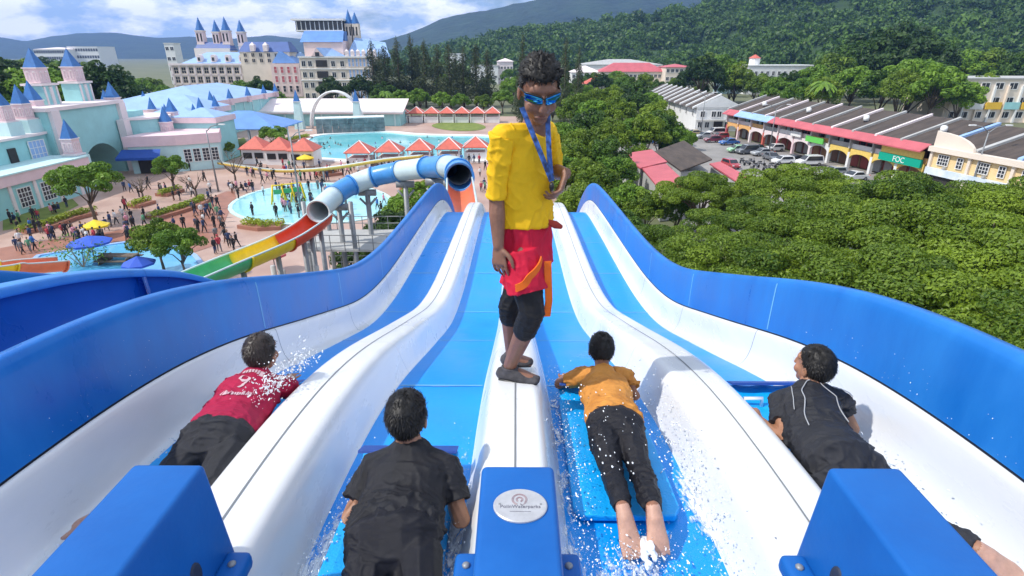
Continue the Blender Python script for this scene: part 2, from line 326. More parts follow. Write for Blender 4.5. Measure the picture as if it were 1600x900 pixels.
# ================================================================== foliage
def leaves(clumps, per, size, rng, shell=(0.72, 1.05), up=0.35, tri=False, aspect=0.55, tintvar=0.5):
    c = np.array([k[0] for k in clumps], float); r = np.array([k[1] for k in clumps], float); K = len(c)
    w = (r[:, 0]*r[:, 1])**0.9; cnt = np.maximum(3, (per*K*w/w.sum())).astype(int)
    idx = np.repeat(np.arange(K), cnt); N = len(idx)
    d = rng.normal(size=(N, 3)); d[:, 2] += up*0.8; d /= np.linalg.norm(d, axis=1)[:, None]
    rad = rng.uniform(shell[0], shell[1], N)**0.6
    p = c[idx]+d*r[idx]*rad[:, None]
    nrm = d*0.7+rng.normal(size=(N, 3))*0.55; nrm[:, 2] += up; nrm /= np.linalg.norm(nrm, axis=1)[:, None]
    t = np.cross(nrm, rng.normal(size=(N, 3))); t /= np.linalg.norm(t, axis=1)[:, None]+1e-9
    b = np.cross(nrm, t); L = (size*rng.uniform(0.6, 1.35, N))[:, None]
    tint = np.clip(rng.uniform(0, 1, K)[idx]*tintvar+rng.uniform(0, 1, N)*(1-tintvar)*0.9+0.05, 0, 1)
    if tri:
        V = np.stack([p-t*L*0.5, p+t*L*0.5, p+b*L*0.75], 1).reshape(-1, 3); F = np.arange(3*N).reshape(N, 3); T = np.repeat(tint, 3)
    else:
        V = np.stack([p-t*L*0.6, p+b*L*aspect*0.5+nrm*L*0.08, p+t*L*0.6, p-b*L*aspect*0.5+nrm*L*0.08], 1).reshape(-1, 3); F = np.arange(4*N).reshape(N, 4); T = np.repeat(tint, 4)
    return V, F, T
def make_tree(kind, seed, Rc, Hc, trunk_h, nclump, per, size, m, tm='trunk', flat=0.6, dome=0.75):
    """returns (crown mesh, trunk mesh); the tree stands on z=0, crown of radius Rc from trunk_h to trunk_h+Hc"""
    rng = np.random.default_rng(seed); cl = []
    for i in range(nclump):
        a = i*2.39996+rng.uniform(-.4, .4); q = math.sqrt((i+0.5)/nclump)
        rr = Rc*0.84*q*rng.uniform(0.85, 1.1); top = Hc*(1-dome*(rr/Rc)**2)
        z = trunk_h+top*rng.uniform(0.55, 0.92); cr = Rc*(rng.uniform(0.17, 0.27)*(1.15 if nclump < 30 else 0.9) if kind != 'rain' else rng.uniform(0.11, 0.25))
        cl.append(((rr*math.cos(a), rr*math.sin(a), z), (cr, cr*rng.uniform(.8, 1.2), cr*flat*rng.uniform(.8, 1.2))))
    V, F, T = leaves(cl, per, size, rng)
    crown = np_mesh('crown', V, F, M[m], attr=T)
    mb = MB(); tr = max(0.10, Rc*0.045)
    mb.tube([(0, 0, -0.3), (0.1*tr, 0, trunk_h*.5), (0, 0.1, trunk_h)], [tr*1.35, tr, tr*.8], 7)
    for i in rng.choice(nclump, min(nclump, 9), replace=False):
        c = Vector(cl[i][0]); mid = Vector((c.x*.4, c.y*.4, trunk_h+(c.z-trunk_h)*.55))
        mb.tube([(0, 0, trunk_h*.82), mid, c], [tr*.55, tr*.35, tr*.12], 5)
    return crown, mb.mesh('trunk', M[tm], True)
def plant(name, meshes, loc, s, rz, label, group=None, sz=None, cat='tree'):
    t = thing(name, label, cat, loc, rz, group)
    link('crown', meshes[0], t); link('trunk', meshes[1], t); t.scale = (s, s, sz if sz else s); return t
rng0 = random.Random(7)
NEAR = [make_tree('rain', 11+i, 6.2, 5.0, 3.8, (54, 44, 62)[i], (900, 1080, 800)[i], (0.165, 0.18, 0.155)[i], 'leaf_rain', flat=(0.42, 0.5, 0.38)[i], dome=(0.55, 0.7, 0.5)[i]) for i in range(3)]
BUSH = [make_tree('bush', 61+i, 4.6, 8.5, 0.8, 52, 170, 0.42, ('leaf_rain', 'leaf_bright', 'leaf_forest', 'leaf_rain')[i], flat=0.85, dome=0.45) for i in range(4)]
MIDT = [make_tree('mid', 31+i, 5.0, 6.5, 2.6, 34, 150, 0.52, ('leaf_dark', 'leaf_bright', 'leaf_forest', 'leaf_rain')[i], flat=0.8) for i in range(4)]
SMALL = [make_tree('small', 51+i, 2.4, 2.8, 1.5, 24, 300, 0.20, ('leaf_bright', 'leaf_rain')[i], flat=0.7) for i in range(2)]
# --- the shade trees beside the slide (right)
_near = [(1065, 395, 7.2, .80, 'bright rounded shade tree pressed against the slide wall beside its farthest hump'),
 (1030, 335, 7.0, .75, 'shade tree beyond the far end of the right slide wall, below the red sheds'),
 (1160, 385, 7.4, .95, 'spreading shade tree over the right slide wall where the wall bends'),
 (1285, 405, 7.6, 1.0, 'spreading shade tree behind the middle of the right slide wall'),
 (1420, 440, 7.6, 1.0, 'spreading shade tree with parked cars showing through beneath its crown'),
 (1545, 480, 7.6, .95, 'spreading shade tree near the right picture edge just above the blue wall'),
 (1560, 395, 7.6, 1.1, 'spreading shade tree at the right edge, in the middle row of crowns'),
 (1430, 365, 7.6, 1.1, 'spreading shade tree in the middle row, below the cream shop terrace'),
 (1300, 340, 7.4, 1.05, 'spreading shade tree in the middle row, below the arcaded shops'),
 (1185, 326, 7.0, .88, 'shade tree in the middle row beside the grey parking lot corner'),
 (1395, 312, 7.2, 1.05, 'spreading shade tree whose top hides the foot of the green shop sign'),
 (1540, 318, 7.2, 1.1, 'spreading shade tree whose top hides the foot of the cream shop terrace'),
 (1245, 296, 6.6, 1.0, 'shade tree in front of the white car by the arcade'),
 (1650, 430, 7.6, 1.1, 'shade tree cut by the right picture edge, middle row'),
 (1680, 560, 7.6, 1.0, 'shade tree cut by the right picture edge above the wall top'),
 (1660, 330, 7.4, 1.1, 'shade tree cut by the right picture edge, far row'),
 (1100, 284, 6.3, .80, 'rounded shade tree standing between the two red sheds')]
for i, (x, y, z, s, lb) in enumerate(_near):
    p = G(x, y, z); plant('shade_tree', NEAR[i % 3], (p.x, p.y, rng0.uniform(-.5, .6)), s*rng0.uniform(.95, 1.08), rng0.uniform(0, 6.3), lb, 'shade trees beside the slide')
# --- bushy trees right of the lifeguard
_mid = [(905, 305, 5, .62, 3, 'tall thin-leaved shrub just beyond the end of the slide wall'), (935, 285, 5, .7, 0, 'dark bushy tree right of the far end of the slide'),
 (985, 305, 4.5, .6, 1, 'light green bush below the red tin roofs'), (895, 250, 5, .8, 3, 'pale feathery tree beside the hand of the lifeguard'), (945, 245, 5.5, .85, 2, 'bushy tree left of the red tin roofs'),
 (985, 215, 5, .9, 1, 'bright green tree above the red tin roofs'), (920, 205, 6, 1.0, 2, 'broad tree right of the lifeguard\'s shoulder'), (900, 175, 6, 1.05, 0, 'dark tree right of the lifeguard\'s neck'),
 (965, 185, 5.5, 1.05, 3, 'broad olive tree between lifeguard and white gable house'), (1025, 190, 5.5, 1.0, 0, 'dark green tree standing left of the white gable house'), (955, 160, 6, 1.1, 3, 'olive tree below the far pink terrace'),
 (885, 150, 6, 1.1, 1, 'bright tree behind the lifeguard\'s ear'), (1075, 212, 3.2, .45, 1, 'small bright tree in front of the white gable house'), (860, 215, 5, .8, 0, 'dark bush behind the lifeguard\'s raised elbow'), (855, 285, 4, .7, 3, 'bush behind the lifeguard\'s waist beside the slide end'),
 (880, 270, 4.5, 0.7, 1, 'bright bush just right of the lifeguard hand'),
 (915, 275, 4.5, 0.7, 3, 'loose green bush right of the slide end, second row'),
 (880, 215, 5.5, 0.85, 1, 'bright tree at the height of the lifeguard chest'),
 (955, 215, 5.5, 0.9, 3, 'round green tree in the middle of the thicket'),
 (1000, 240, 3.5, 0.5, 0, 'low green tree touching the red tin roof'),
 (930, 180, 6, 1.0, 1, 'bright crown in the upper thicket right of the lifeguard'),
 (985, 165, 6, 1.0, 2, 'dark crown at the top right of the thicket'),
 (1050, 225, 3.5, 0.5, 2, 'dark small tree beside the brown shed roof'),
 (960, 265, 5, 0.7, 1, 'bright bush left of the lower red roof'),
 (1010, 320, 4, 0.55, 0, 'green bush between slide wall and lower red roof'),
 (935, 320, 4, 0.5, 1, 'bright bush close behind the slide end wall'),
 (905, 225, 5.5, 0.8, 0, 'leafy tree two steps right of the lifeguard elbow'),
 (1032, 205, 5.5, .95, 2, 'dark tree hiding the left part of the car park'), (1056, 214, 4.5, .7, 1, 'bright tree at the left end of the parked cars'), (1008, 212, 5.5, .95, 0, 'olive tree above the upper red tin roof'), (1060, 312, 4, .5, 1, 'bright round tree in front of the lower red roof'), (1135, 312, 4, .45, 3, 'leafy tree in front of the long red tin roof'),
 (970, 345, 4.5, .55, 2, 'low dark bush against the outside of the right slide wall')]
for i, (x, y, z, s, k, lb) in enumerate(_mid):
    p = G(x, y, z*.9); plant('bushy_tree', BUSH[k], (p.x, p.y, 0), s, rng0.uniform(0, 6.3), lb, 'bushy trees right of the lifeguard')
# --- the wood behind the castle
_w = []
for r_, (Y, n, x0, x1) in enumerate([(108, 4, -125, -88), (122, 6, -140, -92), (140, 8, -165, -98), (165, 9, -195, -114), (200, 10, -230, -142), (245, 11, -290, -180), (300, 10, -350, -215), (370, 9, -430, -262)]):
    for i in range(n): _w.append((x0+(x1-x0)*(i+rng0.uniform(.1, .9))/n, Y+rng0.uniform(-6, 6)))
_w.sort(key=lambda q: q[0]/q[1])
for i, (x, y) in enumerate(_w):
    plant('wood_tree', (MIDT[0], BUSH[1], MIDT[2], BUSH[2], MIDT[3], BUSH[0])[i % 6], (x, y, 0), rng0.uniform(1.55, 1.95) if y > 115 else 1.2, rng0.uniform(0, 6.3), 'broadleaf tree in the wood behind the castle, %s crown from the left' % ordinal(i), 'trees of the wood behind the castle')
# --- trees in front of the hotel and behind the wave pool
_h = [(170, 112, 240, 1.25, 0), (192, 112, 250, 1.2, 2), (212, 115, 235, 1.15, 1), (232, 116, 250, 1.1, 3), (250, 124, 225, .9, 1), (285, 128, 215, .75, 1), (330, 132, 222, .8, 0), (375, 128, 225, 1.1, 1), (405, 140, 215, 1.3, 2), (430, 150, 200, .8, 1), (515, 128, 215, 1.25, 0), (560, 130, 215, 1.3, 0), (600, 138, 210, 1.1, 2), (535, 150, 190, .7, 1), (585, 152, 188, .75, 1),
 (625, 152, 195, .9, 1), (655, 150, 195, .95, 1), (690, 155, 192, .85, 1), (720, 158, 190, .8, 1), (755, 158, 190, .75, 3), (785, 150, 195, .9, 1), (830, 150, 190, 1.0, 2), (800, 130, 230, 1.2, 1)]
for i, (x, y, Y, s, k) in enumerate(_h):
    p = A(x, y, Y); plant('garden_tree', MIDT[k], (p.x, p.y, 0), s*.95, rng0.uniform(0, 6.3), 'leafy tree %s, %s from the left of its row' % ('in front of the cream hotel' if x < 612 else 'behind the red pool kiosks', ordinal(i if x < 612 else i-15)), 'leafy trees before the hotel')
# --- casuarinas: feathery columns
def make_casuarina(seed, Hc, Rc):
    rng = np.random.default_rng(seed); cl = []
    for i in range(46):
        t = (i+.5)/46; z = Hc*(0.12+0.86*t); w = Rc*(1-t)**0.75*rng.uniform(.45, 1)+0.25; a = rng.uniform(0, 6.28)
        cl.append(((w*.6*math.cos(a), w*.6*math.sin(a), z), (w*.55+.3, w*.55+.3, Hc*0.055)))
    V, F, T = leaves(cl, 95, 0.75, rng, up=0.1, aspect=0.22, tintvar=.35)
    mb = MB(); mb.tube([(0, 0, -.3), (0, 0, Hc*.6), (0, 0, Hc*.97)], [Rc*.09, Rc*.06, .04], 6)
    return np_mesh('crown', V, F, M['leaf_casuarina'], attr=T), mb.mesh('trunk', M['trunk'], True)
CAS = [make_casuarina(71+i, 22, 4.2) for i in range(3)]
_cas = [(578, 66, 225), (598, 74, 215), (618, 62, 222), (640, 58, 225), (660, 66, 215), (682, 74, 222), (700, 72, 212), (722, 76, 220), (742, 72, 215), (760, 80, 222), (590, 80, 235), (650, 76, 235), (710, 84, 235)]
for i, (x, y, Y) in enumerate(sorted(_cas)):
    p = A(x, y, Y); plant('casuarina_tree', CAS[i % 3], (p.x, p.y, 0), 1.15, rng0.uniform(0, 6.3), 'dark feathery casuarina behind the wave pool, %s from the left in the grove' % ordinal(i), 'casuarina grove behind the wave pool', sz=p.z/21.3)
for x, y, Y, lb in ((816, 58, 150, 'tall thin casuarina just left of the lifeguard\'s head'), (884, 62, 150, 'tall thin casuarina just right of the lifeguard\'s head'), (905, 78, 165, 'shorter casuarina right of the lifeguard\'s head')):
    p = A(x, y, Y); plant('casuarina_tree', CAS[0], (p.x, p.y, 0), .62, 1.0, lb, 'casuarinas by the lifeguard\'s head', sz=p.z/21.3)
# --- town trees on the right
_t = [(1095, 128, 230, 1.5, 0), (1120, 118, 240, 1.6, 1), (1150, 122, 235, 1.3, 0), (1105, 110, 300, 1.6, 3), (1190, 122, 225, 1.0, 3), (1215, 132, 200, 1.0, 1), (1250, 140, 190, 1.0, 1), (1300, 118, 230, 1.6, 3), (1340, 95, 245, 2.2, 2), (1390, 90, 240, 2.6, 0), (1440, 100, 235, 2.3, 0), (1330, 140, 190, 1.3, 1), (1375, 145, 180, 1.2, 2),
 (1420, 140, 175, 1.5, 1), (1455, 150, 165, 1.4, 1), (1360, 75, 275, 2.8, 2), (1410, 68, 280, 3.0, 0), (1455, 80, 275, 2.6, 2), (1310, 100, 270, 2.0, 2), (1270, 128, 215, 1.3, 1), (1230, 138, 200, 1.1, 0), (1405, 150, 170, 1.2, 3), (1500, 105, 260, 2.0, 1), (1540, 112, 260, 1.8, 3), (1590, 110, 250, 2.0, 2), (1495, 165, 165, 1.0, 1), (1525, 155, 175, 1.1, 3), (1285, 150, 180, 1.0, 3), (1650, 120, 230, 2.0, 0)]
for i, (x, y, Y, s, k) in enumerate(sorted(_t)):
    p = A(x, y, Y); plant('town_tree', (MIDT, BUSH)[i % 2][k], (p.x, p.y, 0), s*(1.15 if s > 1.8 else 1.3), rng0.uniform(0, 6.3), 'broadleaf tree behind the brown shop roofs, %s crown from the left' % ordinal(i), 'trees behind the brown shop roofs')
# --- scattered trees filling the town
_f = []
for r_, (Y, n, x0, x1) in enumerate([(175, 6, 8, 44), (205, 9, 2, 48), (240, 10, -4, 100), (275, 10, 0, 130), (310, 9, -40, 60), (345, 10, 60, 190), (385, 14, -60, 210), (420, 14, -70, 240)]):
    for i in range(n): _f.append((x0+(x1-x0)*(i+rng0.uniform(.1, .9))/n, Y+rng0.uniform(-10, 10)))
_f.sort(key=lambda q: q[0]/q[1])
for i, (x, y) in enumerate(_f):
    plant('street_tree', (MIDT[0], BUSH[1], MIDT[2], BUSH[2], MIDT[3], BUSH[0], MIDT[1])[i % 7], (x, y, 0), rng0.uniform(.8, 1.25), rng0.uniform(0, 6.3), 'street tree among the far town houses, %s crown from the left' % ordinal(i), 'street trees of the far town')
# --- palms
def make_palm(seed):
    rng = np.random.default_rng(seed); V = []; F = []; T = []
    for i in range(17):
        a = i*2.4; el = rng.uniform(-.2, 1.0); pts = []
        for k in range(8):
            t = k/7; r_ = 2.6*t*math.cos(el*(1-.5*t)); pts.append(np.array([r_*math.cos(a), r_*math.sin(a), 7+2.0*math.sin(el)*t-2.0*t*t]))
        side = np.array([-math.sin(a), math.cos(a), 0])
        for k in range(7):
            for s in (-1, 1):
                b = len(V); w = .55*(1-abs(k/7-.4)); V += [pts[k], pts[k+1], pts[k+1]+side*s*w-np.array([0, 0, .3]), pts[k]+side*s*w-np.array([0, 0, .3])]; F.append((b, b+1, b+2, b+3)); T += [rng.uniform(.2, 1)]*4
    mb = MB(); mb.tube([(0, 0, -.2), (.15, 0, 3.5), (0, 0, 7)], [.22, .16, .14], 7)
    return np_mesh('crown', np.array(V), F, M['leaf_bright'], attr=T), mb.mesh('trunk', M['pale_trunk'], True)
PALM = make_palm(3)
for x, y, Y, s, lb in ((1288, 118, 175, 1.5, 'coconut palm rising behind the dark shop roofs'), (600, 132, 190, 1.0, 'palm in front of the casuarina grove by the hotel'), (1240, 118, 230, 1.3, 'palm beside the white arcaded building on the right')):
    p = A(x, y, Y); plant('palm_tree', PALM, (p.x, p.y, 0), s, .4, lb, None, cat='palm')
# --- forest on the hillside: one mass
def forest():
    rng = np.random.default_rng(5); rr = random.Random(5); VV = []; FF = []; TT = []; off = 0
    protos = []
    for k in range(5):
        cl = [((rng.uniform(-.5, .5), rng.uniform(-.5, .5), rng.uniform(.25, .8)), (.5, .5, .38)) for _ in range(6)]
        V, F, T = leaves(cl, 37, .24, rng, tri=True, tintvar=.55); protos.append((V, F, T))
    n = 0
    while n < 3800:
        px = rr.uniform(560, 1900); t = rr.uniform(0.0, 1.06)**0.9; p = hill_at(px, t)
        if p.z < 2 and t > .15: continue
        s = rr.uniform(5.0, 8.5) if rr.random() < .65 else rr.uniform(8.5, 14); V, F, T = protos[n % 5]; a = rr.uniform(0, 6.28)
        q = np.stack([V[:, 0]*math.cos(a)-V[:, 1]*math.sin(a), V[:, 0]*math.sin(a)+V[:, 1]*math.cos(a), V[:, 2]], 1)*np.array([s, s, s*rr.uniform(.8, 1.25)])+np.array(p)-np.array([0, 0, 1.5])
        VV.append(q); FF.append(F+off); TT.append(np.clip(T*.6+rr.uniform(-.2, .5), 0, 1)); off += len(V); n += 1
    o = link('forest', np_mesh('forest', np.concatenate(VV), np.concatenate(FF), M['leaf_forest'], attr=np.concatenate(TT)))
    tag(o, 'dense green rainforest covering the hillside above the town', 'forest', kind='stuff')
forest()
# ================================================================== the four-lane slide
PK = [0.0, 1.0, 1.8, 2.6, 3.4, 4.2, 5.2, 6.0, 6.8, 8.5, 10.5, 12.4, 13.6, 14.6, 16.0, 19.0, 24.0, 30.0, 36.0, 44.0]
PZ = [-1.46, -1.475, -1.52, -1.635, -1.852, -2.129, -2.473, -2.73, -2.90, -3.06, -3.15, -3.25, -3.38, -3.66, -4.35, -6.6, -10.4, -14.4, -16.9, -17.2]
def _spline(x, y):
    n = len(x); h = np.diff(x); Am = np.zeros((n, n)); b = np.zeros(n); Am[0, 0] = Am[-1, -1] = 1
    for i in range(1, n-1):
        Am[i, i-1] = h[i-1]; Am[i, i] = 2*(h[i-1]+h[i]); Am[i, i+1] = h[i]; b[i] = 6*((y[i+1]-y[i])/h[i]-(y[i]-y[i-1])/h[i-1])
    return np.linalg.solve(Am, b)
_PX = np.array(PK); _PZ = np.array(PZ); _PM = _spline(_PX, _PZ)
def P(Y):
    i = int(min(max(np.searchsorted(_PX, Y)-1, 0), len(_PX)-2)); h = _PX[i+1]-_PX[i]; t = Y-_PX[i]
    z = _PM[i]*(h-t)**3/6/h+_PM[i+1]*t**3/6/h+(_PZ[i]/h-_PM[i]*h/6)*(h-t)+(_PZ[i+1]/h-_PM[i+1]*h/6)*t
    return CAM_H+z
FLOOR = -0.25
def ysamples(y0, y1):
    n = max(2, int((y1-y0)/(0.09 if y1 < 9 else 0.22))+1); return np.linspace(y0, y1, n)
def loft(name, sec, y0, y1, m, parent, closed=False, prof=P, cap=False, smooth=True):
    ys = ysamples(y0, y1); k = len(sec); vs = [(x, y, prof(y)+z) for y in ys for x, z in sec]
    kk = k if closed else k-1
    fs = [(j*k+i, j*k+(i+1) % k, (j+1)*k+(i+1) % k, (j+1)*k+i) for j in range(len(ys)-1) for i in range(kk)]
    if closed: fs += [tuple(range(k)), tuple(range(len(ys)*k-1, len(ys)*k-k-1, -1))]
    mb = MB(); mb.add(vs, fs); return mb.build(name, m, parent, smooth)
slide = thing('water_slide', 'blue and white four-lane racing slide that the riders and lifeguard are on', 'water slide', (0, 0, 0))
LJ = [0.1, 3.2, 5.0, 6.7, 8.6, 10.5, 12.4, 14.3, 18, 22, 27, 33, 40]
WJ = [0.0, 3.72, 5.5, 7.3, 9.1, 10.9, 12.7, 14.5, 18, 22, 27, 33, 40]
LANES = [(-1.80, -1.24), (-0.80, -0.18), (0.18, 0.80), (1.24, 1.80)]
def finesec(sec, n=5):      # round a section with a Catmull curve
    out = []
    for i in range(len(sec)-1):
        p0, p1, p2, p3 = (np.array(sec[max(i-1, 0)]), np.array(sec[i]), np.array(sec[i+1]), np.array(sec[min(i+2, len(sec)-1)]))
        for t in np.linspace(0, 1, n, endpoint=False): out.append(tuple(0.5*((2*p1)+(-p0+p2)*t+(2*p0-5*p1+4*p2-p3)*t*t+(-p0+3*p1-3*p2+p3)*t**3)))
    return out+[tuple(sec[-1])]
DSEC = finesec([(-.262, -.27), (-.232, -.235), (-.195, -.135), (-.165, -.045), (-.125, -.004), (-.06, 0), (.06, 0), (.125, -.004), (.165, -.045), (.195, -.135), (.232, -.235), (.262, -.27)], 3)
CSEC = finesec([(1.868, .055), (1.858, .062), (1.842, .045), (1.833, -.02), (1.824, -.10), (1.806, -.17), (1.778, -.222), (1.745, -.244), (1.715, -.262)], 3)
WSEC = [(1.862, .072), (1.864, .25), (1.868, .42), (1.872, .455), (1.884, .482), (1.902, .492), (1.945, .488), (1.952, .470), (1.948, .40), (1.905, .38), (1.902, -.32)]
mir = lambda s: [(-x, z) for x, z in s]
for li, (a, b) in enumerate(LANES):
    for j in range(len(LJ)-1):
        loft('lane_panel', [(a, FLOOR), (a+.03, FLOOR), ((a+b)/2, FLOOR-.004), (b-.03, FLOOR), (b, FLOOR)], LJ[j], LJ[j+1]-.004, M['lane_blue'], slide)
        if 0 < j < 8: loft('joint_strip', [(a+.04, FLOOR+.003), (b-.04, FLOOR+.003)], LJ[j]-.010, LJ[j]+.008, M['rim_pale'] if 'rim_pale' in M else M.setdefault('rim_pale', mat('rim_pale', (0.20, 0.50, 0.80), 0.5)), slide)
for cx in (-1.02, 0.0, 1.02):
    s = [((x*.86 if cx == 0 else x)+cx, z) for x, z in DSEC]
    for j in range(len(LJ)-1): loft('divider', s, LJ[j]+.35, LJ[j+1]+.347, M['slide_white'], slide)
    loft('seam_line', [(cx-.0035, .004), (cx+.0035, .004)], 1.2, 14.2, M['seam'], slide)
for sgn in (-1, 1):
    q = (lambda s: s) if sgn > 0 else mir
    for j in range(len(WJ)-1):
        loft('wall_panel', q(WSEC), WJ[j], WJ[j+1]-.003, M['slide_blue'], slide)
        loft('side_cove', q(CSEC), WJ[j]+.12, WJ[j+1]+.117, M['slide_white'], slide)
        if 0 < j < 8:
            loft('joint_strip', q([(1.8606, .085), (1.8626, .25), (1.8664, .42), (1.8700, .452)]), WJ[j]-.007, WJ[j]+.005, M['rim_pale'], slide)
            loft('cove_seam', q([(x-.0010, z+.0006) for x, z in CSEC[3:-3]]), WJ[j]+.116, WJ[j]+.121, M['seam'], slide)
    loft('gasket', q([(1.872, .052), (1.866, .0735)]), 0.1, 14.5, M['seam_dark'], slide)
    for j in range(1, len(WJ)-1):     # stiffening ribs outside the wall
        loft('wall_rib', q([(1.906, .37), (1.965, .37), (1.965, -.30), (1.906, -.30)]), WJ[j]-.02, WJ[j]+.02, M['slide_blue_b'], slide, closed=True)
for y in (3.0, 8.0, 13.0, 20.0, 27.0):        # support columns below
    for x in (-1.6, 1.6):
        mb = MB(); mb.tube([(x, y, 0), (x, y, P(y)-.34)], .16, 10); mb.box((x, y, .04), (.7, .7, .08)); mb.build('support_column', M['steel'], slide, True)
    mb = MB(); mb.box((0, y, P(y)-.44), (3.9, .18, .16)); mb.build('support_beam', M['steel'], slide)
# launching deck behind the start (below and behind the camera)
deck = thing('launch_deck', 'steel launching deck at the top of the slide', 'deck', (0, -2.6, 0))
mb = MB(); mb.box((0, 0, 16.1), (9.0, 5.0, .12)); mb.build('deck_plate', M['concrete'], deck)
for x in (-4, 4):
    for y in (-2.2, 2.2):
        mb = MB(); mb.tube([(x, y, 0), (x, y, 16.05)], .18, 10); mb.build('column', M['steel'], deck, True)

# ---- neighbouring drop slide on the left
NK = [0.0, 1.5, 2.6, 3.4, 3.93, 4.75, 5.24, 5.92, 6.8, 8.0, 10, 14, 20, 27, 34]
NZ = [-1.02, -1.12, -1.26, -1.41, -1.53, -1.80, -2.01, -2.40, -2.98, -3.9, -5.6, -9.0, -13.5, -16.6, -17.3]
_NM = _spline(np.array(NK), np.array(NZ))
def PN(Y, X_=np.array(NK), Z_=np.array(NZ)):
    i = int(min(max(np.searchsorted(X_, Y)-1, 0), len(X_)-2)); h = X_[i+1]-X_[i]; t = Y-X_[i]
    return CAM_H+_NM[i]*(h-t)**3/6/h+_NM[i+1]*t**3/6/h+(Z_[i]/h-_NM[i]*h/6)*(h-t)+(Z_[i+1]/h-_NM[i+1]*h/6)*t
nb = thing('drop_slide', 'dark blue open chute curving down beyond the left wall of the racing slide', 'water slide', (0, 0, 0))
NS = finesec([(-3.395, 0), (-3.41, -.10), (-3.40, -.30), (-3.34, -.52), (-3.18, -.72), (-2.9, -.80), (-2.6, -.80), (-2.32, -.72), (-2.16, -.56), (-2.10, -.34)], 4)
RS = finesec([(-3.36, -.075), (-3.355, -.06), (-3.36, -.015), (-3.385, 0.0), (-3.44, .004), (-3.49, 0.0), (-3.505, -.02), (-3.505, -.11)], 3)
NJ = [0.0, 2.4, 4.72, 7.0, 9.5, 13, 17, 22, 28, 34]
for j in range(len(NJ)-1):
    loft('chute_panel', NS, NJ[j], NJ[j+1]-.004, M['slide_blue_b'], nb, prof=PN); loft('rim', RS, NJ[j], NJ[j+1]-.004, M['rim_blue'], nb, prof=PN)
    if j: loft('flange', [(-3.40, -.07), (-3.36, -.075), (-3.345, -.30), (-3.30, -.50), (-3.36, -.52), (-3.42, -.30)], NJ[j]-.06, NJ[j]-.004, M['slide_blue_b'], nb, closed=True, prof=PN)
    if j: loft('joint_strip', [(-3.392, -.09), (-3.395, -.30), (-3.33, -.52)], NJ[j]-.003, NJ[j]+.012, M['rim_pale'], nb, prof=PN)
for y in (2.5, 9.0, 16.0):
    mb = MB(); mb.tube([(-2.9, y, 0), (-2.9, y, PN(y)-.82)], .15, 10); mb.build('support_column', M['steel'], nb, True)
nb2 = thing('outer_chute', 'low blue chute wall glimpsed at the left edge behind the dark chute', 'water slide', (0, 0, 0))
PO = lambda Y: PN(Y)+.16-.22*(Y-3.2)*0
_oz = [A(-120, 416, 3.9).z, A(0, 425, 4.6).z, A(70, 433, 5.4).z, A(120, 442, 6.0).z]
PO = lambda Y: float(np.interp(Y, [2.0, 3.9, 4.6, 5.4, 6.0, 8.0, 16, 26], [_oz[0]+.25, _oz[0], _oz[1], _oz[2], _oz[3], _oz[3]-1.2, 7, 1.0]))
for j, (a, b) in enumerate(((1.0, 4.3), (4.3, 7.5), (7.5, 14), (14, 26))):
    loft('chute_panel', finesec([(-5.9, -.2), (-5.85, -.7), (-5.3, -.95), (-4.7, -.7), (-4.62, -.15), (-4.62, -.02), (-4.58, 0), (-4.53, -.02), (-4.53, -.25), (-4.6, -.75)], 3), a, b-.004, M['slide_blue'], nb2, prof=PO)
for y in (4.0, 12.0):
    mb = MB(); mb.tube([(-5.25, y, 0), (-5.25, y, PO(y)-.93)], .15, 10); mb.build('support_column', M['steel'], nb2, True)

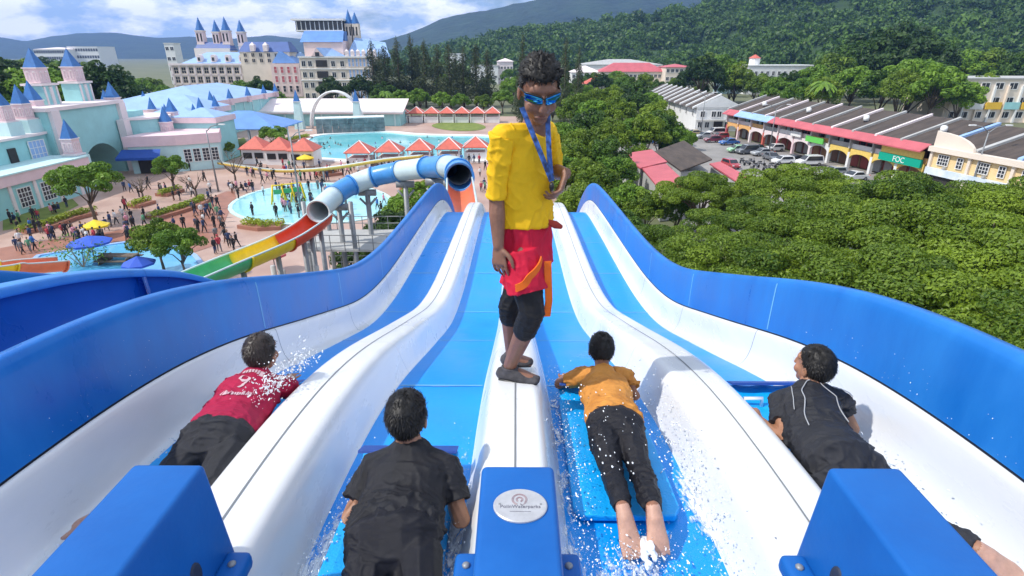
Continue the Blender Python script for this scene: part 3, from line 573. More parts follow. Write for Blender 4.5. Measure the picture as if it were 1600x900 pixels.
# ---- starting blocks on the dividers
def start_block(cx, label, plate=False):
    t = thing('start_block', label, 'start block', (cx, 0.80, P(1.0)), 0, 'blue start blocks between the lanes')
    z1 = CAM_H-1.095-P(1.0); z0 = -.03; y0, y1 = -.50, .50; w0, w1 = .122, .104
    vs = [(-w0, y0, z0), (w0, y0, z0), (w0, y1+.02, z0), (-w0, y1+.02, z0), (-w1, y0, z1), (w1, y0, z1), (w1, y1, z1), (-w1, y1, z1)]
    mb = MB(); mb.add(vs, [(3,2,1,0),(4,5,6,7),(0,1,5,4),(1,2,6,5),(2,3,7,6),(3,0,4,7)])
    o = mb.build('cover', M['block_blue'], t, True); bevel(o, .016, 4)
    for s in (-1, 1):
        mb = MB(); mb.box((s*(w0+.030), .42, .030), (.080, .13, .06)); o = mb.build('foot_flange', M['block_blue'], t, True); bevel(o, .018, 3)
        mb = MB(); mb.ball((s*(w0+.032), .43, .062), (.013, .013, .008), 8, 5); mb.build('bolt', M['steel'], t, True)
        # grip hole: flat dark disc on the side, its colour standing in for the recess shade
        mb = MB(); n = 16; vs = []; cz = .13; cyy = .33
        for r_, dx in ((1.0, -.004), (.97, .002), (.6, .0025), (.0, .0025)):
            vs += [(s*(w0-.0075+dx-.0*cz), cyy+.026*max(r_, .01)*math.cos(2*PI*k/n), cz+.044*max(r_, .01)*math.sin(2*PI*k/n)) for k in range(n)]
        mb.add(vs, [(j*n+k, j*n+(k+1) % n, (j+1)*n+(k+1) % n, (j+1)*n+k) for j in range(3) for k in range(n)]); mb.build('grip_shade_disc', M['seam_dark'], t, True)
    if plate:
        pl = MB(); n = 40; rx, ry = .071, .059; yc = .338
        ring = lambda r_, z: [(.006+rx*r_*math.cos(2*PI*k/n), yc+ry*r_*math.sin(2*PI*k/n), z) for k in range(n)]
        vs = ring(1, z1-.001)+ring(1, z1+.004)+ring(.96, z1+.006); pl.add(vs, [(j*n+k, j*n+(k+1) % n, (j+1)*n+(k+1) % n, (j+1)*n+k) for j in range(2) for k in range(n)]+[tuple(range(2*n, 3*n))])
        pm = mat('plate', (0.50, 0.50, 0.52), 0.38, 0.10, 40, metal=0.35); po = pl.build('name_plate', pm, t); po['label'] = 'oval silver name plate with swirl emblem'
        ink = mat('plate_ink', (0.12, 0.12, 0.16), 0.5); ink2 = mat('plate_emblem', (0.30, 0.21, 0.23), 0.5)
        for rr, a0, a1 in ((.0200, -60, 250), (.0168, -40, 250), (.0090, -70, 240), (.0060, -70, 240)):
            mb = MB(); mb.tube([(.004+rr*math.cos(R(a)), yc+.018+rr*math.sin(R(a)), z1+.0062) for a in np.linspace(a0, a1, 28)], .0011, 5); mb.build('emblem_ring', ink2, po)
        mb = MB(); mb.tube([(.006, yc+.002, z1+.0062), (.0125, yc-.003, z1+.0062)], .0016, 5); mb.build('emblem_tail', ink, po)
        for sx in (-1, 1):
            mb = MB(); mb.ball((.006+sx*.054, yc+.002, z1+.006), (.0035, .0035, .0015), 8, 4); mb.build('rivet', M['steel'], po)
        for txt, sz, yy in (('PolinWaterparks', .0155, -.012), ('.............................', .006, -.026)):
            if txt[0] == '.':
                mb = MB(); mb.box((.006, yc+yy+.002, z1+.0062), (.055, .0010, .0006)); mb.build('plate_line', ink, po); continue
            cu = bpy.data.curves.new('lettering', 'FONT'); cu.body = txt; cu.size = sz; cu.align_x = 'CENTER'; cu.extrude = .0003
            tmp = bpy.data.objects.new('tmp', cu); COL.objects.link(tmp); dg = bpy.context.evaluated_depsgraph_get(); me = bpy.data.meshes.new_from_object(tmp.evaluated_get(dg))
            bpy.data.objects.remove(tmp); me.materials.clear(); me.materials.append(ink); link('lettering', me, po, (.006, yc+yy, z1+.0064))
    return t
start_block(-1.005, 'blue start block at the lower left hiding the legs of the red-shirted rider')
start_block(0.008, 'central blue start block bearing an oval silver name plate', True)
start_block(1.005, 'blue start block at the lower right hiding the legs of the black-shirted rider')
# ================================================================== buildings
def wpart(name, mb, m, parent, smooth=False, fix=True):
    """a part whose shape is given in world coordinates, under an unrotated thing"""
    o = mb.build(name, m, parent, smooth, fix=fix)
    if parent.parent is None: o.location = -Vector(parent.location)
    return o
_WC = {}
def win_meshes(w, h, nx, nz, fm, arch=False, fw=0.09, pm='pane', dep=.12):
    key = (w, h, nx, nz, fm, arch, fw, pm)
    if key in _WC: return _WC[key]
    f = MB(); f.box((-w/2-fw/2, 0, h/2), (fw, dep, h+2*fw)); f.box((w/2+fw/2, 0, h/2), (fw, dep, h+2*fw)); f.box((0, 0, -fw/2), (w, dep, fw)); f.box((0, 0, h+fw/2), (w, dep, fw))
    for i in range(1, nx): f.box((-w/2+w*i/nx, 0, h/2), (fw*.7, dep*.7, h))
    for i in range(1, nz): f.box((0, 0, h*i/nz), (w, dep*.66, fw*.7))
    if arch:
        n = 8; vs = [(w/2*math.cos(PI*k/n), y, h+fw+w*.42*math.sin(PI*k/n)) for y in (-dep/2, dep/2) for k in range(n+1)]
        f.add(vs, [tuple(range(n+1)), tuple(range(2*n+1, n, -1))]+[(k, k+1, n+2+k, n+1+k) for k in range(n)])
    p = MB(); p.add([(-w/2, 0, 0), (w/2, 0, 0), (w/2, 0, h), (-w/2, 0, h)], [(0, 1, 2, 3)])
    _WC[key] = (f.mesh('window', M[fm]), p.mesh('pane', M[pm])); return _WC[key]
def win(parent, pos, rz, ms, world=True):
    """rz: heading of the wall's outward normal is local -Y turned by rz"""
    o = link('window', ms[0], parent); off = Vector(parent.location) if (world and parent.parent is None) else Vector((0, 0, 0))
    nv = Vector((math.sin(rz), -math.cos(rz), 0)); o.location = Vector(pos)-off+nv*.05; o.rotation_euler = (0, 0, rz)
    link('pane', ms[1], o); return o
FX = PI/2      # wall facing +X
def turret(parent, x, y, z0, w, hp, hs, body='pink', ledge=True, wins=True, spire='spire'):
    mb = MB(); mb.box((x, y, z0+hp/2), (w, w, hp)); o = wpart('turret', mb, M[body], parent)
    s = MB(); s.cone((x, y, z0+hp+.12), w*.70, hs, 4); q = s.build('spire', M[spire], o, fix=True)
    l = MB(); l.box((x, y, z0+hp+.06), (w*1.14, w*1.14, .14))
    if ledge: l.box((x, y, z0-.05), (w*1.35, w*1.35, .22))
    l.build('ledge', M['pale_pink'] if body != 'mint_light' else M['white'], o)
    if wins:
        ms = win_meshes(round(w*.2, 2), round(hp*.5, 2), 1, 1, 'pale_pink', True, .05, 'roof_rose')
        for rz, nx, ny in ((FX, 1, 0), (0, 0, -1)):
            for k in (-.24, .24):
                wq = link('turret_window', ms[0], o, Vector((x+nx*(w/2+.01)+(k*w if ny else 0), y+ny*(w/2+.01)+(k*w if nx else 0), z0+hp*.22)), rz)
    return o
# ---- castle at the park entrance
castle = thing('castle', 'mint and pink toy castle with blue spires at the left', 'castle', (-66, 84, 0))
mb = MB(); mb.box((-63.6, 66, 1.8), (6.4, 26, 3.6)); wpart('front_wing', mb, M['mint'], castle)
mb = MB(); mb.box((-63.5, 66, 4.2), (6.9, 26.5, 1.25)); mb.box((-63.5, 66, 4.9), (7.2, 26.8, .18), mi=1); wpart('parapet', mb, [M['pink'], M['mint_light']], castle)
ms = win_meshes(1.9, 2.2, 4, 4, 'white', False, .10)
for px, py in ((-8, 324), (3, 319), (42, 312), (68, 305), (91, 293)):
    pass
for yy in (57.5, 60.8, 67.6, 71.2, 74.8): win(castle, (-60.4, yy, .75), FX, ms)
for yy in (65.7, 69.4, 73.0, 76.8):
    mb = MB(); mb.box((-60.35, yy, 1.8), (.25, .45, 3.58)); wpart('pilaster', mb, M['pale_pink'], castle)
mb = MB(); mb.prism([(-74, 62), (-66, 62), (-65.4, 70), (-65.6, 78), (-66.5, 82.5), (-74, 82.5)], 0, 7.8); wpart('keep_wall', mb, M['mint'], castle)
mb = MB(); mb.prism([(-74.2, 61.8), (-65.7, 61.8), (-65.1, 70), (-65.3, 78.1), (-66.2, 82.7), (-74.2, 82.7)], 7.8, 8.1); wpart('keep_coping', mb, M['pale_pink'], castle)
ms2 = win_meshes(2.6, 2.6, 4, 3, 'white', False, .09, 'roof_pale'); win(castle, (-65.45, 77.6, 4.6), FX, ms2); win(castle, (-65.55, 69, 4.6), FX, ms2)
mb = MB(); mb.box((-65.38, 73.4, 5.0), (.2, 1.2, 3.6)); wpart('door', mb, M['dark'], castle)
for yy, zz in ((76.1, 0), (79.4, 0)):
    mb = MB(); mb.box((-67.3, yy, 8.9), (2.3, 2.3, 1.8)); wpart('turret_base', mb, M['mint_light'], castle)
    turret(castle, -67.3, yy, 9.9, 1.55, 1.9, 2.5)
# gate wall with arch
def arch_wall(x0, x1, y0, y1, z1, yc, r, hz, m, parent):
    n = 18; arc = [(yc+r*math.cos(PI*k/n), hz+ (r*math.sin(PI*k/n))) for k in range(n+1)]
    out = [(y0, 0), (y0, z1), (y1, z1), (y1, 0)]; loop = [(y1, 0)]+arc_pts(arc)+[(y0, 0), (y0, z1), (y1, z1)]
    return loop
def arc_pts(a): return [(a[0][0], 0)]+list(a)+[(a[-1][0], 0)]
loop = arch_wall(0, 0, 80.5, 96.5, 10.8, 89.2, 4.6, 0.6, None, None)
k = len(loop); mb = MB(); mb.add([(-65.2, y, z) for y, z in loop]+[(-71.5, y, z) for y, z in loop], [tuple(range(k)), tuple(range(2*k-1, k-1, -1))]+[(i, (i+1) % k, k+(i+1) % k, k+i) for i in range(k)])
wpart('gate_wall', mb, M['mint'], castle)
mb = MB(); mb.box((-68.3, 88.5, 10.95), (7.0, 16.6, .5)); wpart('gate_coping', mb, M['pale_pink'], castle)
mb = MB(); mb.box((-71.2, 89.2, 2.6), (.3, 9.2, 5.2)); wpart('gate_back', mb, M['cream'], castle)
for yy in (81.6, 96.0):
    mb = MB(); mb.box((-65.0, yy, 5.4), (.7, 1.5, 10.78)); wpart('pilaster', mb, M['pale_pink'], castle)
mb = MB(); mb.box((-64.4, 92.6 + 2.2, 4.1), (1.2, 1.5, 8.2)); wpart('gate_pier', mb, M['pale_pink'], castle)
for yy in (87.0, 94.2):
    mb = MB(); mb.box((-70, yy, 12.5), (2.8, 2.9, 3.0), taper=.96)
    for q in (-1.2, 1.2): mb.box((-68.65, yy+q*.95, 12.4), (.3, .28, 2.6), mi=1)
    mb.box((-68.62, yy, 12.4), (.3, .5, 2.6), mi=1); mb.box((-70, yy, 14.0), (3.2, 3.3, .3), mi=1)
    wpart('tower', mb, [M['mint'], M['pale_pink']], castle); turret(castle, -70, yy, 14.2, 2.0, 2.0, 2.7, ledge=False)
turret(castle, -62, 79.3, 5.2, 1.5, 2.0, 2.6)
mb = MB(); mb.box((-62, 79.4, 2.5), (2.6, 2.2, 5.0)); wpart('corner_pier', mb, M['mint_light'], castle)
turret(castle, -66.8, 97.2, 9.4, 1.6, 2.0, 2.5); mb = MB(); mb.box((-67.2, 99, 4.6), (4.6, 4.6, 9.2)); wpart('side_tower', mb, M['mint'], castle)
turret(castle, -69.3, 84.0, 11.2, 1.7, .7, 2.7, wins=False); turret(castle, -69, 98.6, 9.2, 1.6, .8, 2.6, wins=False)
n = 20; mb = MB(); mb.prism([(-66+5.2*math.cos(2*PI*i/n), 100.5+5.2*math.sin(2*PI*i/n)) for i in range(n)], 0, 8.0); wpart('drum', mb, M['mint'], castle)
mb = MB(); mb.prism([(-66+5.5*math.cos(2*PI*i/n), 100.5+5.5*math.sin(2*PI*i/n)) for i in range(n)], 8.0, 8.3); mb.prism([(-66+5.6*math.cos(2*PI*i/n), 100.5+5.6*math.sin(2*PI*i/n)) for i in range(n)], 4.4, 5.0); wpart('drum_band', mb, M['pale_pink'], castle)
turret(castle, -60.2, 99.4, 5.2, 1.5, 2.1, 2.6); turret(castle, -61.8, 104.5, 8.0, 1.5, .5, 2.4, wins=False)
wv = [(-62.5, 91.5), (-55.7, 93.6), (-50.6, 97.2), (-53.5, 103.5), (-62, 103)]
mb = MB(); mb.prism(wv, 0, 4.3); wpart('ticket_wing', mb, M['mint_light'], castle)
cxy = (sum(p[0] for p in wv)/5, sum(p[1] for p in wv)/5); wv2 = [(cxy[0]+(p[0]-cxy[0])*1.06, cxy[1]+(p[1]-cxy[1])*1.06) for p in wv]
mb = MB(); mb.prism(wv2, 4.3, 5.9); wpart('parapet', mb, M['pink'], castle)
ang = math.atan2(97.2-93.6, -50.6+55.7); ms3 = win_meshes(.95, 2.0, 2, 4, 'white', False, .09)
for t_ in (.2, .42, .64, .86):
    win(castle, (-55.7+5.1*t_, 93.6+3.6*t_, 1.5), ang, ms3)
mb = MB(); mb.box((-57, 106, 3.8), (7.5, 7, 7.6)); wpart('rear_block', mb, M['mint'], castle)
mb = MB(); mb.box((-57, 106, 7.3), (8.1, 7.6, .9)); wpart('rear_fascia', mb, M['pink'], castle); mb = MB(); mb.hip(-60.9, -53.1, 102.4, 109.6, 7.8, 1.4); wpart('rear_roof', mb, M['roof_pale'], castle)
mb = MB(); mb.add([(-63.4, 91.2, 3.9), (-57.6, 92.0, 3.9), (-56.9, 90.2, 2.9), (-63.2, 88.9, 2.9), (-56.9, 90.2, 2.5), (-63.2, 88.9, 2.5)], [(0, 1, 2, 3), (3, 2, 4, 5)]); wpart('awning', mb, M['navy_awning'], castle)
mb = MB(); mb.box((-59.5, 92.3, 1.3), (4.2, .1, 2.6), rz=.29); wpart('entrance', mb, M['dark'], castle)
# ---- exhibition halls with pale blue roofs
def hall(label, x0, x1, y0, y1, hw, hr, spires):
    t = thing('hall', label, 'hall', ((x0+x1)/2, (y0+y1)/2, 0), 0, 'pale blue roofed halls')
    mb = MB(); mb.box(((x0+x1)/2, (y0+y1)/2, hw/2), (x1-x0, y1-y0, hw)); wpart('wall', mb, M['mint'], t)
    mb = MB(); mb.box(((x0+x1)/2, (y0+y1)/2, hw-.1), (x1-x0+.9, y1-y0+.9, 1.1)); wpart('fascia', mb, M['pink'], t)
    mb = MB(); mb.hip(x0, x1, y0, y1, hw+.47, hr, over=.4); wpart('roof', mb, M['roof_pale'], t)
    for i in range(int((y1-y0)/5)):
        mb = MB(); mb.box((x1+.05, y0+2.5+5*i, hw/2-.4), (.25, .35, hw-.9)); wpart('pilaster', mb, M['mint_light'], t)
    for x, y in spires: turret(t, x, y, hw-.9, 1.2, 1.4, 2.4, wins=False, ledge=False)
    return t
hall('pale blue hipped hall just right of the castle drum', -84, -64.5, 119, 131, 7.2, 2.6, [(-64.2, 118.8), (-74, 118.6), (-83, 118.8), (-64.2, 125)])
hall('long pale blue hall behind the hipped hall, reaching towards the hotel', -92, -70, 133, 172, 7.6, 3.0, [(-69.6, 134), (-69.6, 143), (-69.6, 153), (-69.6, 163), (-69.6, 171), (-84, 132.6)])
hall('small pale blue hall between castle and long hall', -71, -61, 110, 117, 6.6, 1.6, [(-60.8, 110), (-66, 109.7)])
# ---- shade pavilion
t = thing('shade_pavilion', 'open pavilion with a big royal blue pyramid roof', 'pavilion', (-56, 119, 0))
mb = MB(); mb.hip(-64.5, -46.5, 112, 126, 4.7, 2.8, inset=7.5); mb.box((-55.5, 119, 4.62), (18.2, 14.2, .14)); wpart('roof', mb, M['roof_blue'], t)
for x in (-63.8, -58, -52.5, -47.2):
    for y in (112.8, 119, 125.2): mb = MB(); mb.tube([(x, y, 0), (x, y, 4.6)], .16, 8); wpart('post', mb, M['white'], t, True)
# ---- pump hall behind the wave pool, arch, pylons, wall
t = thing('pump_hall', 'long low mint hall with faded pink roof behind the wave pool', 'hall', (-54, 162, 0))
mb = MB(); mb.box((-53.5, 163, 1.7), (44, 9, 3.4)); wpart('wall', mb, M['mint'], t)
mb = MB(); mb.add([(-76.5, 157.6, 3.2), (-30.6, 157.6, 3.2), (-30.6, 168, 6.2), (-76.5, 168, 6.2), (-76.5, 157.6, 3.5), (-30.6, 157.6, 3.5), (-30.6, 168, 6.5), (-76.5, 168, 6.5)], [(3,2,1,0),(4,5,6,7),(0,1,5,4),(1,2,6,5),(2,3,7,6),(3,0,4,7)]); wpart('roof', mb, M['pale_pink'], t)
mb = MB(); mb.box((-53.5, 157.5, 3.75), (46, .3, .35)); wpart('fascia', mb, M['white'], t)
mb = MB(); mb.box((-44.5, 158.45, 1.4), (1.6, .14, 2.6)); wpart('door', mb, M['dark'], t)
for i in range(9): mb = MB(); mb.box((-73+i*5, 158.4, 1.6), (.4, .24, 3.2)); wpart('pilaster', mb, M['mint_light'], t)
t = thing('truss_arch', 'white tubular arch over the wave pool stage', 'arch', (-47, 152, 0))
for dy in (0, 1.6):
    mb = MB(); mb.tube([(-47+7.0*math.cos(a), 152+dy, 9.3*math.sin(a)) for a in np.linspace(0, PI, 26)], .26, 8); wpart('arch_tube', mb, M['white'], t, True)
for a in np.linspace(.3, PI-.3, 12):
    mb = MB(); mb.tube([(-47+7.0*math.cos(a), 152, 9.3*math.sin(a)), (-47+7.0*math.cos(a), 153.6, 9.3*math.sin(a))], .12, 6); wpart('rung', mb, M['white'], t)
for x, lb in ((-56.8, 'mint pylon with blue tip left of the white arch'), (-41.4, 'mint pylon with blue tip right of the white arch')):
    t = thing('pylon', lb, 'pylon', (x, 152, 0), 0, 'pylons flanking the white arch'); mb = MB(); mb.box((x, 152, 3.4), (2.3, 2.0, 6.8), taper=.62); wpart('shaft', mb, M['mint_light'], t)
    mb = MB(); mb.cone((x, 152, 6.9), .95, 3.0, 4); wpart('tip', mb, M['spire'], t); mb = MB(); mb.box((x, 152, 6.85), (1.7, 1.6, .16)); wpart('collar', mb, M['white'], t)
M['rock'] = mat('rock', (0.09, 0.12, 0.13), 0.9, 0, 0.7, 0.8, 1.5, col2=(0.26, 0.30, 0.31), detail=9)
a_, b_ = G(494, 211), G(601, 207); t = thing('stone_wall', 'dark rock-faced wall at the deep end of the wave pool', 'wall', (a_+b_)/2)
mb = MB(); n = 22; rr = random.Random(4)
for i in range(n):
    for j in range(3):
        c = a_.lerp(b_, (i+.5)/n); w = (b_-a_).length/n; mb.box((c.x, c.y+.4+rr.uniform(-.15, .15), .65+j*1.15), (w*.97, .8, 1.12), rz=math.atan2(b_.y-a_.y, b_.x-a_.x))
wpart('rock_face', mb, M['rock'], t, fix=False)
mb = MB(); mb.tube([a_+Vector((0, .4, 3.7)), b_+Vector((0, .4, 3.7))], .45, 4); wpart('coping', mb, M['white'], t)
# ---- red roofed kiosks and gazebos
def gazebo(loc, w, hw, hr, label, group, wall=True):
    t = thing('gazebo' if not wall else 'kiosk', label, 'gazebo' if not wall else 'kiosk', (loc[0], loc[1], 0), 0, group); x, y = loc[0], loc[1]; w2 = w/2
    mb = MB(); mb.cone((x, y, hw), w2*1.42, hr, 4); mb.box((x, y, hw-.06), (w*.995, w*.995, .12)); wpart('roof', mb, M['roof_red'], t)
    mb = MB()
    for k in range(4): a = PI/4+k*PI/2; mb.tube([(x+w2*1.41*math.cos(a), y+w2*1.41*math.sin(a), hw+.05), (x, y, hw+hr+.03)], .10, 5)
    wpart('ridge_tile', mb, M['pale_pink'], t)
    for sx in (-1, 1):
        for sy in (-1, 1): mb = MB(); mb.box((x+sx*w*.42, y+sy*w*.42, hw/2), (.22, .22, hw-.1)); wpart('post', mb, M['white'], t)
    mb = MB(); mb.box((x, y, .55 if not wall else hw*.32), (w*.8, w*.8, 1.1 if not wall else hw*.62)); wpart('counter', mb, M['white'], t)
    return t
for i, (x, y) in enumerate(((560, 262), (607, 260), (655, 257), (701, 255), (743, 252))):
    p = G(x, y); gazebo((p.x, p.y+2), 4.6, 2.5, 1.75, 'red pyramid-roofed gazebo before the wave pool, %s from the left' % ordinal(i), 'gazebos along the wave pool')
for j, (x0, nn) in enumerate(((-33.0, 4), (-15.5, 3))):
    for i in range(nn): gazebo((x0+i*4.4, 168), 4.5, 2.7, 1.6, 'red pyramid-roofed kiosk beyond the wave pool, %s of the %s group' % (ordinal(i), ('left', 'right')[j]), 'kiosks beyond the wave pool')
t = thing('snack_bar', 'long white snack bar under joined red hip roofs left of the wave pool', 'snack bar', (-42, 101, 0))
for i in range(3):
    mb = MB(); mb.hip(-49+i*4.6, -44.2+i*4.6, 100-i*.9, 105-i*.9, 2.7, 1.9, inset=2.3); mb.box((-46.6+i*4.6, 102.5-i*.9, 2.64), (4.8, 5, .12)); wpart('roof', mb, M['roof_red'], t)
    mb = MB(); mb.box((-46.6+i*4.6, 102.6-i*.9, 1.25), (4.2, 4.2, 2.5)); wpart('wall', mb, M['white'], t)
    for k in (-1, 1): mb = MB(); mb.box((-46.6+i*4.6+k*1.0, 100.44-i*.9, 1.5), (1.5, .12, 1.0)); wpart('hatch', mb, M['dark'], t)
# ---- hotel
hotel = thing('hotel', 'cream and pink castle-style hotel with blue mansard roofs and spires', 'hotel', (-130, 285, 0))
hw_ = win_meshes(1.9, 2.6, 2, 2, 'cream', False, .16)
mb = MB(); mb.box((-130.5, 290, 7.0), (62, 20, 14.0)); wpart('left_wing', mb, M['cream'], hotel)
mb = MB(); mb.box((-130.5, 279.95, 13.9), (62.8, 1.2, .9)); mb.box((-130.5, 279.9, 9.3), (62.4, .5, .4)); mb.box((-130.5, 279.9, 5.2), (62.4, .5, .4)); wpart('cornice', mb, M['pale_pink'], hotel)
for i in range(17):
    for z in (1.3, 5.9, 10.0): win(hotel, (-159+i*3.55, 279.95, z), 0, hw_)
    mb = MB(); mb.box((-160.8+i*3.55, 279.9, 7.0), (.7, .5, 13.9)); wpart('pilaster', mb, M['pale_pink'], hotel)
mb = MB(); mb.add([(-156.5, 280.5, 14.3), (-101, 280.5, 14.3), (-103, 290, 19.2), (-148, 290, 19.2), (-156.5, 300, 14.3), (-101, 300, 14.3)], [(0, 1, 2, 3), (1, 5, 2), (0, 3, 4), (3, 2, 5, 4)]); wpart('mansard_roof', mb, M['roof_pale'], hotel)
for i in range(5):
    x = -148+i*6.6; mb = MB(); mb.box((x, 282.6, 16.0), (2.2, 2.6, 2.2)); mb.tube([(x, 281.2, 17.1), (x, 283.9, 17.1)], 1.1, 10); d_ = wpart('dormer', mb, M['pale_pink'], hotel)
    mb = MB(); mb.box((x, 281.15, 16.2), (1.0, .1, 1.5)); mb.build('dormer_window', M['pane'], d_)
mb = MB(); mb.box((-148.5, 300, 17.5), (17.5, 8, 7)); wpart('rear_block', mb, M['cream'], hotel)
mb = MB(); mb.add([(-157.5, 296, 20.0), (-139.5, 296, 20.0), (-140.5, 299, 23.8), (-156, 299, 23.8), (-139.5, 304, 20), (-157.5, 304, 20), (-140.5, 302, 23.8), (-156, 302, 23.8)], [(0,1,2,3),(1,4,6,2),(5,0,3,7),(4,5,7,6),(3,2,6,7)]); wpart('rear_roof', mb, M['roof_navy'], hotel)
for px, yt, yb, ybase, w in ((313, 26, 48, 70, 3.4), (338, 30, 50, 70, 3.2), (356, 25, 48, 84, 3.5), (379, 30, 50, 84, 3.4)):
    p0 = A(px+1.5, ybase, 300); pt = A(px, yt, 300); pb = A(px, yb, 300)
    mb = MB(); mb.box((p0.x, 300, (p0.z-6+pb.z)/2), (w, w, pb.z-p0.z+6)); tw = wpart('spire_tower', mb, M['hotel_pink'], hotel)
    mb = MB(); mb.cone((p0.x, 300, pb.z), w*.62, pt.z-pb.z, 8, rot=PI/8); mb.build('spire', M['spire'], tw, fix=True)
    mb = MB(); mb.box((p0.x, 300, pb.z-.1), (w*1.15, w*1.15, .5)); mb.box((p0.x, 300, pb.z-6), (w*1.1, w*1.1, .4)); mb.build('ledge', M['cream'], tw)
    for k in (-.25, .25): mb = MB(); mb.box((p0.x+k*w, 300-w/2, pb.z-3), (.75, .12, 3.6)); mb.build('slit_window', M['dark'], tw)
mb = MB(); mb.box((-116, 284, 9.6), (23, 10, 19.2)); wpart('mid_block', mb, M['cream'], hotel)
for i in range(6):
    for z in (14.8, 17.2): win(hotel, (-125+i*3.6, 278.95, z), 0, win_meshes(1.4, 1.5, 2, 1, 'cream', False, .16))
mb = MB(); mb.add([(-128, 278.8, 19.3), (-104, 278.8, 19.3), (-106, 283, 23.6), (-126, 283, 23.6), (-104, 290, 19.3), (-128, 290, 19.3), (-106, 287, 23.6), (-126, 287, 23.6)], [(0,1,2,3),(1,4,6,2),(5,0,3,7),(4,5,7,6),(3,2,6,7)]); wpart('mid_roof', mb, M['roof_navy'], hotel)
for x in (-121, -115): mb = MB(); mb.box((x, 279.2, 20.8), (2.0, 2.4, 2.6)); mb.cone((x, 279.2, 22.1), 1.6, 1.4, 4); wpart('dormer', mb, M['pale_pink'], hotel)
mb = MB(); mb.add([(-112, 276, 14.5), (-101, 276, 14.5), (-108.5, 277, 19.6), (-101, 284, 14.5), (-112, 284, 14.5), (-106, 283, 19)], [(0, 1, 2), (1, 3, 5, 2), (4, 0, 2, 5), (3, 4, 5)]); wpart('gable_roof', mb, M['roof_blue'], hotel)
mb = MB(); mb.box((-105.5, 277, 7.2), (13, 6, 14.3)); wpart('link_wing', mb, M['hotel_pink'], hotel)
for i in range(4):
    for z in (2.2, 6.4, 10.4): win(hotel, (-110+i*3.0, 273.95, z), 0, win_meshes(1.2, 2.6, 1, 2, 'pale_pink', False, .16, 'roof_rose' if z > 6 else 'pane'))
# right wing
mb = MB(); mb.box((-74.5, 257, 8.6), (31, 14, 17.2)); wpart('right_wing', mb, M['cream'], hotel)
mb = MB(); mb.box((-74.5, 249.9, 17.2), (31.6, .8, .6)); mb.box((-74.5, 249.9, 12.6), (31.4, .5, .35)); mb.box((-74.5, 249.9, 8.2), (31.4, .5, .35)); wpart('cornice', mb, M['white'], hotel)
for z in (1.0, 5.2, 9.3, 13.6):
    for i, x in enumerate((-88.3, -85.6, -76.0, -72.2)): win(hotel, (x, 249.95, z), 0, win_meshes(1.5, 2.0, 2, 1, 'white', False, .14))
    mb = MB(); mb.box((-80.8, 249.9, z+1.1), (4.6, .4, 2.6)); wpart('loggia', mb, M['dark'], hotel)
    for i in range(7): win(hotel, (-69.2+i*1.55, 249.95, z), 0, win_meshes(.75, 2.9, 1, 2, 'pale_pink', False, .14, 'roof_pale'))
mb = MB(); mb.box((-81.5, 262, 17.0), (16.5, 10, 13)); wpart('upper_block', mb, M['hotel_pink'], hotel)
mb = MB(); mb.add([(-91, 256.4, 23.0), (-72.8, 256.4, 23.0), (-73.5, 262, 27.4), (-90.5, 262, 27.4)], [(0, 1, 2, 3)]); mb.box((-81.9, 264.5, 25.2), (17, 5, 4.3)); wpart('upper_roof', mb, M['roof_blue'], hotel)
mb = MB(); mb.add([(-84.5, 249.6, 17.3), (-79.0, 249.6, 17.3), (-82, 249.6, 20.8), (-72, 256.5, 17.4), (-78, 257, 20.6)], [(0, 1, 2), (1, 3, 4, 2)]); wpart('gable', mb, [M['roof_pale']], hotel)
mb = MB(); mb.add([(-84.6, 249.5, 17.3), (-79.2, 249.5, 17.3), (-82, 249.5, 20.5)], [(0, 1, 2)]); wpart('gable_wall', mb, M['hotel_pink'], hotel); mb = MB(); mb.box((-82, 249.4, 18.3), (1.7, .1, 1.5)); wpart('gable_window', mb, M['pane'], hotel)
mb = MB(); mb.box((-84.5, 268, 29.2), (20, 8, 4.0)); wpart('penthouse', mb, M['pane'], hotel); mb = MB(); mb.box((-84.8, 268, 31.9), (22.5, 10, .8)); mb.box((-84.5, 263.9, 27.6), (20.2, .5, .5)); wpart('penthouse_roof', mb, M['white'], hotel)
for i in range(11): mb = MB(); mb.box((-94+i*1.95, 263.9, 29.4), (.28, .3, 3.9)); wpart('mullion', mb, M['white'], hotel)
for px, yt in ((542, 14), (552, 18)):
    pt = A(px, yt, 268); pb = A(px+2, 37, 268); mb = MB(); mb.box((pb.x, 268, (16+pb.z)/2), (3.2, 3.2, pb.z-16)); tw = wpart('spire_tower', mb, M['cream'], hotel)
    mb = MB(); mb.cone((pb.x, 268, pb.z), 1.8, pt.z-pb.z, 8, rot=PI/8); mb.build('spire', M['spire'], tw, fix=True)
    for k in (-.7, .7): mb = MB(); mb.box((pb.x+k, 266.38, pb.z-3), (.6, .1, 3.4)); mb.build('slit_window', M['dark'], tw)
mb = MB(); mb.add([(-72.5, 258, 17.4), (-54, 258, 17.4), (-70, 266, 25.0), (-57, 266, 23.0)], [(0, 1, 3, 2)]); mb.box((-64, 262, 17.6), (18, 7, 2)); wpart('lilac_roof', mb, M['roof_pale'], hotel)
for i in range(6): mb = MB(); mb.box((-70+i*2.3, 250.6, 18.4), (1.3, 1.4, 2.0)); mb.cone((-70+i*2.3, 250.6, 19.4), 1.0, .9, 4); wpart('dormer', mb, M['pale_pink'], hotel)

